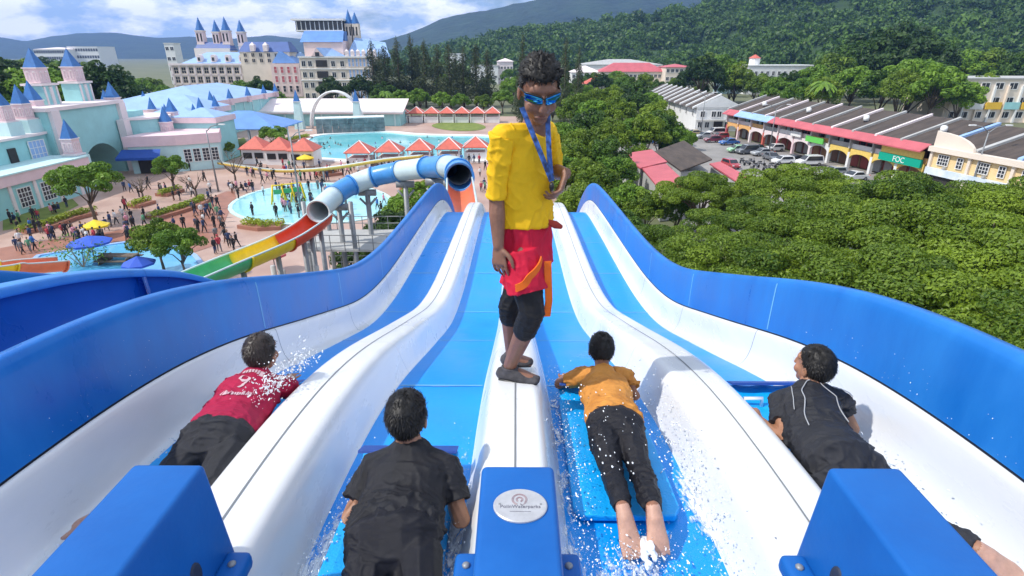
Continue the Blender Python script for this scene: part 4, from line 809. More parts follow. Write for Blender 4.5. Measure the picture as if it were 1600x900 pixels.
# ---- arcaded shop terrace on the right
def shop_terrace():
    d = Vector((59.2-50.2, 82-138.5)); L = d.length; rz = math.atan2(d.y, d.x)
    t = thing('shop_terrace', 'two-storey arcaded shop terrace with long red eaves and dark roofs', 'shop', (50.2, 138.5, 0), rz)
    n = 11; u = L/n; cols = [M['roof_rose'], M['pink'], M['pale_pink'], M['roof_red']]
    pal = [mat('wall_apricot', (0.75, 0.42, 0.16), .7), mat('wall_yellow', (0.78, 0.56, 0.14), .7), M['pale_pink'], mat('wall_salmon', (0.70, 0.32, 0.26), .7), M['white']]
    shut = [mat('shutter_brown', (0.16, 0.08, 0.05), .6), mat('shutter_red', (0.28, 0.05, 0.04), .6), mat('shutter_grey', (0.30, 0.30, 0.30), .5), mat('shutter_wood', (0.30, 0.16, 0.08), .6)]
    rr = random.Random(9)
    for i in range(n):
        x0, x1 = i*u, (i+1)*u; xm = (x0+x1)/2; w = u-.5
        mb = MB(); mb.box((x0, .25, 1.35), (.5, .5, 2.7)); mb.build('column', cols[i % 4] if i < 7 else M['white'], t)
        ns = 10; arc = [(xm+w/2*math.cos(PI*k/ns), 1.75+.9*math.sin(PI*k/ns)) for k in range(ns+1)]; lp = [(x1-.25, 3.35), (x1-.25, 1.75)]+arc+[(x0+.25, 1.75), (x0+.25, 3.35)]
        k = len(lp); mb = MB(); mb.add([(a, .05, z) for a, z in lp]+[(a, .4, z) for a, z in lp], [tuple(range(k)), tuple(range(2*k-1, k-1, -1))]+[(q, (q+1) % k, k+(q+1) % k, k+q) for q in range(k)])
        mb.build('arch_front', pal[(0, 0, 2, 2, 2, 2, 4, 1, 1, 1, 1)[i]], t, fix=True)
        mb = MB(); mb.box((xm, 2.6, 1.5), (u*.98, .2, 3.0)); mb.build('shop_front', shut[i % 4], t)
        for q in (-.28, .28): mb = MB(); mb.box((xm+q*u, 2.45, 1.2), (u*.30, .12, 2.2)); mb.build('shutter', shut[(i+1+int(q > 0)) % 4], t)
        mb = MB(); mb.box((xm, 1.6, 4.4), (u*.99, .2, 2.1)); mb.build('upper_wall', (shut+[M['dark']])[(i*2) % 5], t)
        for q in (-.3, 0, .3): mb = MB(); mb.box((xm+q*u, 1.46, 4.5), (u*.2, .1, 1.3)); mb.build('upper_window', M['pane'] if rr.random() < .7 else M['mint_light'], t)
        mb = MB(); mb.box((xm, .3, 3.75), (u-.3, .12, .78)); mb.build('balcony', [M['white'], M['pale_pink'], pal[0], M['concrete']][i % 4], t)
        mb = MB(); mb.box((x0, .6, 4.4), (.3, 1.6, 2.1)); mb.build('party_pier', M['pale_pink'] if i < 7 else M['concrete'], t)
        rp = MB(); rp.add([(x0, -.2, 6.0), (x1, -.2, 6.0), (x1, 9, 9.0), (x0, 9, 9.0), (x1, 18.5, 6.0), (x0, 18.5, 6.0)], [(0, 1, 2, 3), (3, 2, 4, 5)]); rp.build('roof', M['roof_brown'], t)
        pr = MB(); pr.add([(x0-.22, -.2, 6.0), (x0+.22, -.2, 6.0), (x0+.22, 9, 9.0), (x0-.22, 9, 9.0), (x0-.22, -.2, 6.35), (x0+.22, -.2, 6.35), (x0+.22, 9, 9.35), (x0-.22, 9, 9.35)], [(4,5,6,7),(0,1,5,4),(1,2,6,5),(2,3,7,6),(3,0,4,7)]); pr.build('fire_wall', M['pale_pink'] if i % 2 else M['concrete'], t)
        if i % 3 == 1:
            tk = MB(); tk.tube([(xm, 4, 7.5), (xm, 4, 8.3)], .45, 9); tk.ball((xm, 4, 8.3), (.45, .45, .2), 9, 4); tk.build('water_tank', M['white'], t, True)
    mb = MB(); mb.box((L/2, 9.3, 3.0), (L-.1, 13, 5.9)); mb.build('body', M['concrete'], t)
    for a, b, m in ((0, 1.0, M['roof_rose']), (1.0, 3.6, M['roof_pale']), (3.6, 11.0, M['roof_rose'])):
        mb = MB(); mb.add([(a*u, -1.5, 5.3), (b*u, -1.5, 5.3), (b*u, .1, 6.25), (a*u, .1, 6.25), (a*u, -1.5, 5.12), (b*u, -1.5, 5.12), (b*u, .1, 6.05), (a*u, .1, 6.05)], [(0,1,2,3),(7,6,5,4),(4,5,1,0),(5,6,2,1),(7,4,0,3)]); mb.build('eaves_roof', m, t)
    mb = MB(); mb.box((10.15*u, -.25, 4.55), (u*1.5, .3, 1.15)); mb.build('yellow_signboard', pal[1], t)
    sg = mat('sign_green', (0.0, 0.36, 0.24), .45, .05); mb = MB(); mb.box((10.15*u, -.32, 3.35), (u*1.55, .35, 1.15)); sb = mb.build('sign', sg, t); sb['label'] = 'green shop sign reading FOC'
    text('FOC', 1.15, (10.15*u, -.51, 2.97), M['white'], sb)
    lm = mat('sign_lime', (0.14, 0.55, 0.10), .5, .05); mb = MB(); mb.box((6.35*u, -.55, 3.6), (u*.95, .25, 1.0)); mb.build('lime_signboard', lm, t)
    mb = MB(); mb.box((5.2*u, -.3, 3.9), (u*.6, .25, .9)); mb.build('white_signboard', M['white'], t)
    return t, rz, d.normalized(), u, L
def text(body, size, loc, m, parent, rot=(PI/2, 0, 0), ext=.02):
    cu = bpy.data.curves.new('lettering', 'FONT'); cu.body = body; cu.size = size; cu.align_x = 'CENTER'; cu.extrude = ext
    tmp = bpy.data.objects.new('tmp', cu); COL.objects.link(tmp); dg = bpy.context.evaluated_depsgraph_get(); me = bpy.data.meshes.new_from_object(tmp.evaluated_get(dg)); bpy.data.objects.remove(tmp)
    me.materials.clear(); me.materials.append(m); o = link('lettering', me, parent, loc); o.rotation_euler = rot; return o
_st, SRZ, SDIR, SU, SL = shop_terrace()
# cream terrace further right
t = thing('cream_terrace', 'cream two-storey shop terrace with white lattice windows at the right edge', 'shop', (_st.location.x+SDIR.x*(SL+.6), _st.location.y+SDIR.y*(SL+.6), 0), SRZ)
M['wall_cream'] = mat('wall_cream', (0.78, 0.58, 0.30), .7, .06, .5)
mb = MB(); mb.box((22, 4.6, 2.8), (44, 9, 5.6)); mb.build('wall', M['wall_cream'], t)
mb = MB(); mb.box((22, -.05, 5.75), (44.6, 1.0, .7)); mb.build('cornice', M['cream'], t)
mb = MB(); mb.box((22, -.25, 2.75), (44, .5, .95)); mb.build('banner_band', mat('banner', (0.45, 0.58, 0.72), .6, 0, .35, col2=(.85, .85, .85), detail=3), t)
lat = win_meshes(1.6, 1.3, 4, 3, 'white', False, .08); lat2 = win_meshes(.8, 1.3, 2, 3, 'white', False, .08)
for i in range(7):
    for q, ms_ in ((1.6, lat), (4.2, lat2)):
        o = link('window', ms_[0], t, (i*6.0+q+.5, -.06, 3.75)); link('pane', ms_[1], o)
    mb = MB(); mb.box((i*6.0+.1, -.08, 2.8), (.4, .3, 5.6)); mb.build('pilaster', M['cream'], t)
    mb = MB(); mb.box((i*6.0+3.2, .02, 1.1), (5.2, .1, 2.2)); mb.build('shop_front', M['dark'], t)
    mb = MB(); mb.box((i*6.0+2.8, -.3, 3.45), (.35, .35, .3)); mb.build('air_unit', M['concrete'], t)
    rp = MB(); rp.add([(i*6.0, .4, 6.0), (i*6.0+6, .4, 6.0), (i*6.0+6, 9.5, 8.8), (i*6.0, 9.5, 8.8), (i*6+6, 19, 6), (i*6, 19, 6)], [(0, 1, 2, 3), (3, 2, 4, 5)]); rp.build('roof', M['roof_brown'], t)
    pr = MB(); x0 = i*6.0; pr.add([(x0-.3, .4, 6.0), (x0+.3, .4, 6.0), (x0+.3, 9.5, 8.8), (x0-.3, 9.5, 8.8), (x0-.3, .4, 6.35), (x0+.3, .4, 6.35), (x0+.3, 9.5, 9.15), (x0-.3, 9.5, 9.15)], [(4,5,6,7),(0,1,5,4),(1,2,6,5),(2,3,7,6),(3,0,4,7)]); pr.build('fire_wall', M['roof_pale'] if i % 2 == 0 else M['concrete'], t)
lp = [(0, 6.0), (6.2, 6.0)]+[(6.2-5.9*(1-math.cos(a)), 6.2+1.9*math.sin(a)) for a in np.linspace(0, PI/2, 8)]+[(0, 8.2)]
k = len(lp); mb = MB(); mb.add([(a, -.1, z) for a, z in lp]+[(a, .3, z) for a, z in lp], [tuple(range(k)), tuple(range(2*k-1, k-1, -1))]+[(q, (q+1) % k, k+(q+1) % k, k+q) for q in range(k)]); mb.build('curved_parapet', M['cream'], t, fix=True)
# ---- white gable house and its row behind
t = thing('gable_row', 'white gable-ended house row with striped brown roofs beyond the car park', 'house', (51.4, 148, 0))
mb = MB(); mb.box((51.4, 178, 2.9), (11.4, 60, 5.8)); wpart('wall', mb, M['white'], t)
mb = MB(); mb.prism([(45.6, 147.9), (57.2, 147.9), (57.2, 148.2), (45.6, 148.2)], 5.5, 5.8); mb.add([(45.4, 147.85, 5.8), (57.4, 147.85, 5.8), (51.4, 147.85, 8.6), (45.4, 148.1, 5.8), (57.4, 148.1, 5.8), (51.4, 148.1, 8.6)], [(0, 1, 2), (5, 4, 3), (0, 2, 5, 3), (2, 1, 4, 5)]); wpart('gable', mb, M['white'], t)
for i in range(10):
    y0, y1 = 148.3+i*6, 154.3+i*6
    mb = MB(); mb.add([(44.6, y0, 5.5), (51.4, y0, 8.7), (58.2, y0, 5.5), (44.6, y1, 5.5), (51.4, y1, 8.7), (58.2, y1, 5.5)], [(0, 1, 4, 3), (1, 2, 5, 4)]); wpart('roof', mb, M['roof_brown'], t)
    mb = MB(); mb.add([(44.6, y0-.3, 5.5), (51.4, y0-.3, 8.7), (51.4, y0+.4, 8.7), (44.6, y0+.4, 5.5), (44.6, y0-.3, 5.9), (51.4, y0-.3, 9.1), (51.4, y0+.4, 9.1), (44.6, y0+.4, 5.9)], [(4,5,6,7),(0,1,5,4),(1,2,6,5),(2,3,7,6),(3,0,4,7)]); wpart('fire_wall', mb, M['white'], t)
gw = win_meshes(1.0, 1.3, 2, 1, 'white', False, .12)
for x in (47.2, 50.0, 51.4, 54.6): win(t, (x, 147.95, 3.5), 0, gw)
for x in (46.8, 48.6, 53.6): win(t, (x, 147.95, .9), 0, gw)
mb = MB(); mb.box((51.4, 147.85, 1.2), (2.2, .2, 2.4)); wpart('door', mb, M['dark'], t)
for i in range(9): win(t, (45.68, 151+i*6, 3.5), -FX, gw)
mb = MB(); mb.box((51.4, 147.6, 2.85), (11.6, .5, .25)); wpart('string_course', mb, M['white'], t)
# ---- low sheds beside the car park
def lean_roof(name, label, pts, z0, z1, m, wallm='concrete'):
    q = [G(x, y, z) for x, y, z in pts]; c = sum(q, Vector())/len(q); t = thing(name, label, 'shed', (c.x, c.y, 0), 0, 'sheds by the car park'); n = len(q)
    mb = MB(); mb.add([tuple(p) for p in q]+[(p.x, p.y, p.z-.18) for p in q], [tuple(range(n)), tuple(range(2*n-1, n-1, -1))]+[(i, (i+1) % n, n+(i+1) % n, n+i) for i in range(n)]); wpart('roof', mb, m, t)
    mb = MB(); w = [(c.x+(p.x-c.x)*.93, c.y+(p.y-c.y)*.93) for p in q]; mb.prism(w, 0, min(p.z for p in q)-.25); wpart('wall', mb, M[wallm], t); return t
lean_roof('tin_shed', 'rose red tin-roofed shed right of the slide end', [(972, 240, 4.2), (1018, 233, 4.6), (1042, 252, 4.4), (1000, 262, 4.0)], 0, 0, M['roof_rose'])
lean_roof('tin_shed', 'lower rose red tin-roofed shed behind the slide wall trees', [(1003, 262, 3.9), (1040, 255, 4.3), (1075, 288, 4.1), (1035, 300, 3.6)], 0, 0, M['roof_rose'])
lean_roof('tin_shed', 'long rose red tin roof along the car park edge', [(1108, 255, 3.6), (1124, 252, 3.9), (1200, 292, 3.8), (1180, 302, 3.4)], 0, 0, M['roof_rose'])
lean_roof('tin_shed', 'brown corrugated shed roof between the red tin roofs', [(1022, 236, 4.2), (1068, 219, 5.6), (1112, 248, 5.4), (1064, 266, 4.0)], 0, 0, M['roof_brown'])
# ---- distant town blocks
def block(name, label, px0, px1, ytop, Y, dep, wm, rm, hr=2.0, rows=2, cols=6, ww=1.2, hh=1.4, group='town buildings below the hill', wcol='white'):
    a, b = A(px0, ytop, Y), A(px1, ytop, Y); w = b.x-a.x; h = max(3.0, a.z); t = thing(name, label, 'building', ((a.x+b.x)/2, Y, 0), 0, group)
    mb = MB(); mb.box(((a.x+b.x)/2, Y+dep/2, h/2), (w, dep, h)); wpart('wall', mb, M[wm], t)
    if hr > 0: mb = MB(); mb.hip(a.x, b.x, Y, Y+dep, h, hr, over=.6)
    else: mb = MB(); mb.box(((a.x+b.x)/2, Y+dep/2, h+.2), (w+.6, dep+.6, .4))
    wpart('roof', mb, M[rm], t)
    for r_ in range(rows):
        for c in range(cols): win(t, (a.x+w*(c+.5)/cols, Y-.02, h*(r_+.35)/rows), 0, win_meshes(ww, hh, 2, 1, wcol, False, .15))
    return t
block('warehouse', 'grey-roofed warehouse above the pink terrace', 912, 1035, 101, 430, 40, 'white', 'concrete', 3.5, 1, 12)
block('pink_terrace', 'long pink-roofed shop terrace in the far town', 938, 1040, 112, 330, 16, 'cream', 'roof_rose', 4.5, 2, 16, 1.4, 1.6)
block('pale_terrace', 'pale-roofed shop terrace left of the far pink one', 893, 938, 113, 336, 16, 'white', 'pale_pink', 3.5, 2, 7, 1.4, 1.6)
block('peach_shops', 'peach three-storey shop block at the right end of the far terrace', 1040, 1082, 105, 322, 18, 'cream', 'roof_rose', 1.5, 3, 6, 1.4, 1.6)
block('red_roof_house', 'white house with red hipped roof right of the lifeguard', 912, 956, 131, 255, 12, 'white', 'roof_red', 3.0, 1, 4)
block('blue_house', 'pale blue building with red roof in the far town', 1132, 1166, 108, 300, 14, 'mint_light', 'roof_rose', 2.5, 2, 5)
w_ = block('white_arcade', 'white arcaded building with a red cupola below the hill', 1168, 1276, 103, 292, 16, 'white', 'white', 0, 2, 12, 1.2, 1.8)
mb = MB(); n = 10; c_ = A(1183, 100, 294); mb.prism([(c_.x+2.6*math.cos(2*PI*i/n), 299+2.6*math.sin(2*PI*i/n)) for i in range(n)], c_.z-.6, c_.z+2.6); cu_ = wpart('cupola', mb, M['white'], w_); mb = MB(); mb.cone((c_.x, 299, c_.z+2.6), 3.0, 1.8, 10); mb.build('cupola_roof', M['roof_red'], cu_, fix=True)
block('pink_house', 'pink and white house left of the lifeguard\'s head', 776, 801, 96, 400, 12, 'pale_pink', 'pale_pink', 2, 2, 5)
block('white_villa', 'small white villa on the slope behind the casuarinas', 702, 724, 84, 520, 12, 'white', 'white', 0, 2, 4)
block('flat_house', 'low white building left of the pink house', 735, 778, 103, 395, 12, 'white', 'concrete', 0, 1, 6)
block('white_resort', 'long white resort building on the far left skyline', 47, 98, 77, 900, 40, 'white', 'pale_pink', 3, 3, 14, 3, 4, 'resort on the far left skyline')
block('white_resort', 'taller white resort building on the far left skyline', 100, 148, 73, 920, 40, 'white', 'white', 0, 3, 12, 3, 4, 'resort on the far left skyline')
block('white_tower', 'white round-shouldered tower left of the hotel', 253, 268, 68, 400, 8, 'white', 'white', 0, 4, 2, 2, 2)
t = block('coloured_shops', 'three-storey shop block with yellow and teal panels at the far right', 1484, 1680, 124, 168, 18, 'cream', 'concrete', 0, 3, 9, 2.2, 1.6, 'shops at the far right')
M['wall_yellow_b'] = mat('wall_yellow_b', (0.80, 0.50, 0.05), .6)
for i, m in enumerate(('white', 'wall_yellow_b', 'mint', 'wall_yellow_b', 'roof_red', 'white')):
    p = A(1520+i*28, 165, 167.5); mb = MB(); mb.box((p.x, 167.6, p.z), (4.4, .5, 1.9)); wpart('signboard', mb, M[m], t)
for i in range(10): p = A(1484+i*21, 150, 167.7); mb = MB(); mb.box((p.x, 167.7, 5), (.5, .6, 10)); wpart('pier', mb, M['white'] if i % 2 else M['cream'], t)
# ---- street lamps
def lamp(x, y, h, label, two=True):
    t = thing('street_lamp', label, 'street lamp', (x, y, 0), 0, 'street lamps'); mb = MB(); mb.tube([(0, 0, 0), (0, 0, h*.6), (0, 0, h)], [.14, .10, .07], 8); mb.build('pole', M['steel'], t, True)
    for s in ((-1, 1) if two else (1,)):
        mb = MB(); mb.tube([(0, 0, h-.2), (s*.8, 0, h+.5), (s*2.0, 0, h+.75)], .06, 6); a = mb.build('arm', M['steel'], t, True); mb = MB(); mb.box((s*2.3, 0, h+.76), (.8, .3, .14)); mb.build('lamp_head', M['white'], a)
p = G(1259, 222); q = A(1270, 168, 116); lamp(50.5, 114, q.z, 'street lamp with two arms in front of the arcaded shops')
lamp(43.5, 136, 9.3, 'street lamp with two arms before the white gable house'); lamp(60.3, 74, 9.0, 'street lamp in front of the cream terrace')
for px, py, h, lb in ((340, 300, 8.5, 'tall white lamp post on the plaza left of the splash pool'), (470, 330, 9, 'white lamp post beside the splash pool')):
    p = G(px, py); lamp(p.x, p.y, h, lb, False)
# ================================================================== tube slide and open flumes
def frames(pts):
    pts = [Vector(p) for p in pts]; out = []
    for i, p in enumerate(pts):
        t = (pts[min(i+1, len(pts)-1)]-pts[max(i-1, 0)]).normalized(); a = t.cross(Vector((0, 0, 1))).normalized(); out.append((p, t, a, a.cross(t)))
    return out
def catmull(pts, n):
    pts = [Vector(p) for p in pts]; out = []
    for i in range(len(pts)-1):
        p0, p1, p2, p3 = pts[max(i-1, 0)], pts[i], pts[i+1], pts[min(i+2, len(pts)-1)]
        for k in range(n):
            t = k/n; out.append(0.5*((2*p1)+(p2-p0)*t+(2*p0-5*p1+4*p2-p3)*t*t+(3*p1-p0-3*p2+p3)*t**3))
    return out+[pts[-1]]
def pipe(fr, ro, ri, m, name, parent, a0=0, a1=2*PI, n=24):
    full = abs(a1-a0-2*PI) < 1e-3; mb = MB(); k = n if full else n+1; vs = []
    for p, t, a, b in fr:
        for r_ in (ro, ri): vs += [p+(a*math.cos(a0+(a1-a0)*j/n)+b*math.sin(a0+(a1-a0)*j/n))*r_ for j in range(k)]
    fs = []; S2 = 2*k
    for i in range(len(fr)-1):
        for j in range(n):
            j2 = (j+1) % k; A0 = i*S2; B0 = (i+1)*S2
            fs += [(A0+j, A0+j2, B0+j2, B0+j), (A0+k+j2, A0+k+j, B0+k+j, B0+k+j2)]
        if not full: fs += [(i*S2, (i+1)*S2, (i+1)*S2+k, i*S2+k), (i*S2+k-1, i*S2+2*k-1, (i+1)*S2+2*k-1, (i+1)*S2+k-1)]
    for e in (0, len(fr)-1):
        for j in range(n): j2 = (j+1) % k; fs.append((e*S2+j, e*S2+k+j, e*S2+k+j2, e*S2+j2))
    mb.add(vs, fs); return mb.build(name, m, parent, True, fix=True)
M['tube_blue'] = mat('tube_blue', (0.06, 0.28, 0.66), .35, .10, 2, coat=.2); M['tube_white'] = mat('tube_white', (0.58, 0.70, 0.72), .35, .06, 2, coat=.2)
M['flume_red'] = mat('flume_red', (0.62, 0.06, 0.02), .35, .12, 2); M['flume_yellow'] = mat('flume_yellow', (0.80, 0.58, 0.02), .35, .10, 2); M['flume_green'] = mat('flume_green', (0.06, 0.42, 0.17), .35, .12, 2); M['flume_dull'] = mat('flume_dull', (0.60, 0.42, 0.08), .5, .12, 2); M['flume_orange'] = mat('flume_orange', (0.72, 0.20, 0.10), .35, .10, 2)
tube = thing('tube_slide', 'blue and white banded tube slide bending round above the splash pool', 'water slide', (0, 0, 0))
tp = [A(*q) for q in ((718, 277, 26.8), (716, 268, 28.6), (706, 262, 31.5), (684, 261, 34), (655, 264, 36), (625, 268, 37.5), (590, 275, 38), (560, 285, 37.8), (535, 297, 36.8), (514, 313, 35.2), (497, 331, 33.0))]
tf = frames(catmull(tp, 5)); cuts = [0, 4, 12, 18, 25, 31, 37, 43, 50]; cl = ['tube_blue', 'tube_white', 'tube_blue', 'tube_white', 'tube_blue', 'tube_white', 'tube_blue', 'tube_white']
for i in range(8):
    seg = pipe(tf[cuts[i]:cuts[i+1]+1], .66, .61, M[cl[i]], 'tube_section', tube)
    f = tf[cuts[i]]; q = [(f[0]+f[1]*d, f[1], f[2], f[3]) for d in (-.04, .05)]; pipe(q, .73, .655, M['tube_blue'], 'flange', seg)
f = tf[-1]; pipe([(f[0]+f[1]*d, f[1], f[2], f[3]) for d in (-.05, .05)], .73, .655, M['tube_white'], 'mouth_flange', tube)
for i in (9, 16, 24, 33, 42):
    c = tf[i][0]; mb = MB(); mb.tube([(c.x, c.y, 0), (c.x, c.y, c.z-.72)], .17, 8); mb.tube([(c.x-.55, c.y, c.z-1.3), (c.x, c.y, c.z-1.9)], .08, 6); mb.tube([(c.x+.55, c.y, c.z-1.3), (c.x, c.y, c.z-1.9)], .08, 6); mb.box((c.x, c.y, c.z-.9), (1.2, .3, .4)); mb.build('support_column', M['steel'], tube, True)
def flume(name, label, pts, cols, r=.68, posts=(), a0=PI*.98, a1=2*PI*1.01):
    t = thing(name, label, 'water slide', (0, 0, 0)); fr = frames(catmull(pts, 6)); n = len(fr)-1
    for c0, c1, m in cols:
        i0, i1 = int(c0*n), int(c1*n); s = pipe(fr[i0:i1+1], r+.04, r, M[m], 'flume_section', t, a0, a1, 16)
        e = fr[i1]; pipe([(e[0]+e[1]*d, e[1], e[2], e[3]) for d in (-.05, .03)], r+.13, r+.035, M[m], 'flange', s, a0, a1, 16)
    for sgn, an in ((1, a0), (-1, a1)):
        mb = MB(); mb.tube([p+(a*math.cos(an)+b*math.sin(an))*(r+.02) for p, tt, a, b in fr], .05, 6); mb.build('rim', M['tube_white'], t, True)
    for u in posts:
        c = fr[int(u*n)][0]
        if c.z < 1.5: continue
        mb = MB(); mb.tube([(c.x, c.y, 0), (c.x, c.y, c.z-r-.03)], .15, 8); mb.build('support_column', M['steel'], t, True)
    return t
flume('open_flume', 'red yellow and green open flume running left from the tube slide mouth', [A(*q) for q in ((500, 334, 33.2), (486, 346, 32.3), (462, 362, 31.2), (435, 376, 30.0), (400, 391, 28.6), (360, 407, 27.0), (310, 428, 25.2), (255, 452, 23.4), (190, 484, 21.5), (120, 530, 19))],
      [(0, .30, 'flume_red'), (.30, .53, 'flume_yellow'), (.53, 1, 'flume_green')], .78, (.05, .13, .2, .36, .52))
flume('feeder_flume', 'short orange flume feeding the upper mouth of the tube slide', [A(*q) for q in ((718, 279, 26.9), (719, 288, 25.6), (720, 300, 24.0), (721, 316, 22.0), (722, 340, 20.0))], [(0, 1, 'flume_orange')], .58, (.3, .9))
flume('far_flume', 'yellow and orange flume end beside the lazy pool at the left edge', [A(*q) for q in ((-140, 425, 32), (-60, 419, 33), (0, 414, 34), (30, 412, 35), (95, 407, 37))], [(0, .62, 'flume_yellow'), (.62, 1, 'flume_orange')], .8, (.3, .8))
flume('yellow_flume', 'long thin yellow flume sagging across the plaza before the snack bar', [A(*q) for q in ((340, 255, 96), (385, 262, 92), (430, 267, 88), (480, 266, 86), (530, 261, 85), (600, 250, 84), (660, 244, 83))], [(0, 1, 'flume_dull')], .26, (.1, .35, .6, .85), PI*.8, 2.2*PI)
# ---- stair tower between tube and slide
st = thing('stair_tower', 'grey steel stair tower standing beneath the tube slide', 'tower', (-10.5, 37, 0))
for x in (-13.5, -10.5, -7.8):
    for y in (34.8, 39.0): mb = MB(); mb.tube([(x, y, 0), (x, y, 9.4 if x < -9 else 7.4)], .15, 8); wpart('column', mb, M['steel'], st, True)
for z, x0, x1 in ((6.2, -13.9, -7.4), (3.2, -13.9, -7.4)):
    mb = MB(); mb.box(((x0+x1)/2, 36.9, z), (x1-x0, 4.6, .14)); wpart('deck', mb, M['concrete'], st)
    for y in (34.6, 39.2):
        for dz in (.55, 1.05): mb = MB(); mb.tube([(x0, y, z+dz), (x1, y, z+dz)], .035, 5); wpart('rail', mb, M['steel'], st)
        for i in range(8): mb = MB(); x = x0+(x1-x0)*i/7; mb.tube([(x, y, z), (x, y, z+1.05)], .03, 5); wpart('baluster', mb, M['steel'], st)
for i in range(16): mb = MB(); mb.box((-7.0+i*.30, 35.0, 6.1-i*.185), (.32, 1.3, .05)); wpart('stair_tread', mb, M['concrete'], st)
for x in (-14.6, -12.0):
    for k in range(3): mb = MB(); mb.tube([(x+k*.55, 31.5, 0), (x+k*.55, 31.5, 6.3-k*.3)], .16, 8); wpart('flume_pillar', mb, M['concrete'], st, True)
# ---- shrubs beside the slide on the left
for x, y, z, s, k, lb in ((632, 318, 3.5, .55, 1, 'round bright bush left of the slide beneath the tube'), (612, 362, 3.5, .6, 0, 'dark bush beside the left slide wall under the tube'), (655, 300, 2.2, .4, 1, 'small bush in the plaza bed near the orange flume'), (600, 395, 3.0, .6, 0, 'dark bush against the outside of the left slide wall'), (560, 410, 2.6, .5, 2, 'low bush below the stair tower')):
    p = G(x, y, z); plant('bush', MIDT[k], (p.x, p.y, 0), s, x, lb, 'bushes between slide and stair tower', cat='bush')
# ================================================================== plaza furniture
def hedge_mesh(pts, w, h, m, seed):
    rng = np.random.default_rng(seed); cl = []
    for i in range(len(pts)-1):
        a, b = Vector(pts[i]), Vector(pts[i+1]); n = max(1, int((b-a).length/.55))
        for k in range(n):
            p = a.lerp(b, (k+.5)/n)
            for s in (-.28, .28): cl.append(((p.x+rng.normal()*.12, p.y+s*w+rng.normal()*.1, h*.75), (w*.34, w*.34, h*.45)))
    V, F, T = leaves(cl, 55, .26, rng); return np_mesh('hedge', V, F, M[m], attr=T)
def planter(label, ps, w, m='leaf_lime', h=.8):
    pts = [G(x, y) for x, y in ps]; t = thing('planter', label, 'planter', pts[0], 0, 'plaza planters'); L_ = Vector(pts[0])
    mb = MB(); off = []
    for i, p in enumerate(pts):
        d = (pts[min(i+1, len(pts)-1)]-pts[max(i-1, 0)]).normalized(); nn = Vector((-d.y, d.x, 0)); off.append((p+nn*w*.62, p-nn*w*.62))
    poly = [q[0] for q in off]+[q[1] for q in reversed(off)]; mb.prism([(q.x, q.y) for q in poly], 0, .42); o = wpart('kerb', mb, M['plaza_red'], t)
    hd = link('hedge', hedge_mesh([(p.x, p.y, 0) for p in pts], w*.9, h, m, len(ps)*7+int(ps[0][0])), t); hd.location = -L_; return t
planter('long planter with lime hedge in front of the castle windows', [(32, 366), (70, 358), (105, 345), (140, 336)], 1.7)
planter('planter with lime hedge in the middle of the plaza', [(236, 344), (270, 334), (300, 324), (316, 316)], 1.9)
planter('short planter with yellow-green hedge left of the middle planter', [(204, 326), (232, 318)], 1.7)
planter('short planter below the small yellow-green tree', [(250, 308), (278, 300)], 1.6)
planter('red planter at the near rim of the splash pool', [(382, 354), (410, 358), (440, 356)], 1.8)
planter('planter with rusty bush by the snack bar end', [(500, 276), (530, 272)], 2.0, 'leaf_rust')
planter('planter bed near the far mouth of the tube slide', [(632, 300), (668, 292), (690, 288)], 1.8)
planter('planter along the foot of the wave pool rocks', [(410, 232), (450, 222), (480, 216)], 2.4)
def ptree(x, y, s, k, lb, sz=None, cat='tree'):
    p = G(x, y); plant('plaza_tree', SMALL[k], (p.x, p.y, 0), s, x*.7, lb, 'plaza trees', sz, cat=cat)
ptree(147, 347, 1.65, 0, 'spreading green tree in front of the castle windows'); ptree(272, 303, 1.0, 0, 'small yellow-green tree in a planter by the gate', 1.3)
ptree(256, 428, 1.05, 1, 'round dark green tree behind the blue chute, left of the green flume', 1.15); ptree(290, 436, .95, 0, 'bright round tree directly left of the green flume', 1.1)
ptree(365, 188, 1.6, 1, 'dark small tree beside the blue pavilion'); ptree(430, 240, 1.3, 0, 'small tree under the blue pavilion eaves'); ptree(355, 250, .8, 1, 'shrub by the ticket wing corner')
def bare_tree(x, y, h, lb, seed):
    p = G(x, y); t = thing('bare_tree', lb, 'tree', (p.x, p.y, 0), 0, 'bare plaza trees'); rr = random.Random(seed)
    mb = MB(); mb.tube([(0, 0, 0), (.1, 0, h*.3), (0, .1, h*.4)], [.16, .13, .11], 6); mb.build('trunk', M['trunk'], t, True)
    for k in range(7):
        a = k*.9+rr.random(); mb = MB(); r_ = h*rr.uniform(.3, .5); pts = [(0, .05, h*.38), (r_*.4*math.cos(a), r_*.4*math.sin(a), h*.55), (r_*math.cos(a+.3), r_*math.sin(a+.3), h*rr.uniform(.75, 1))]; mb.tube(pts, [.09, .06, .02], 5)
        for q in range(3): b = a+rr.uniform(-1, 1); s = Vector(pts[1]).lerp(Vector(pts[2]), rr.uniform(.2, .9)); mb.tube([s, s+Vector((.8*math.cos(b), .8*math.sin(b), rr.uniform(.3, .9)))], [.035, .012], 4)
        mb.build('branch', M['trunk'], t, True)
bare_tree(368, 293, 5.2, 'leafless tree above the seated people by the splash pool', 3); bare_tree(306, 312, 3.4, 'thin leafless tree beside the middle planter', 4); bare_tree(222, 316, 3.2, 'thin leafless tree by the short planter', 6)
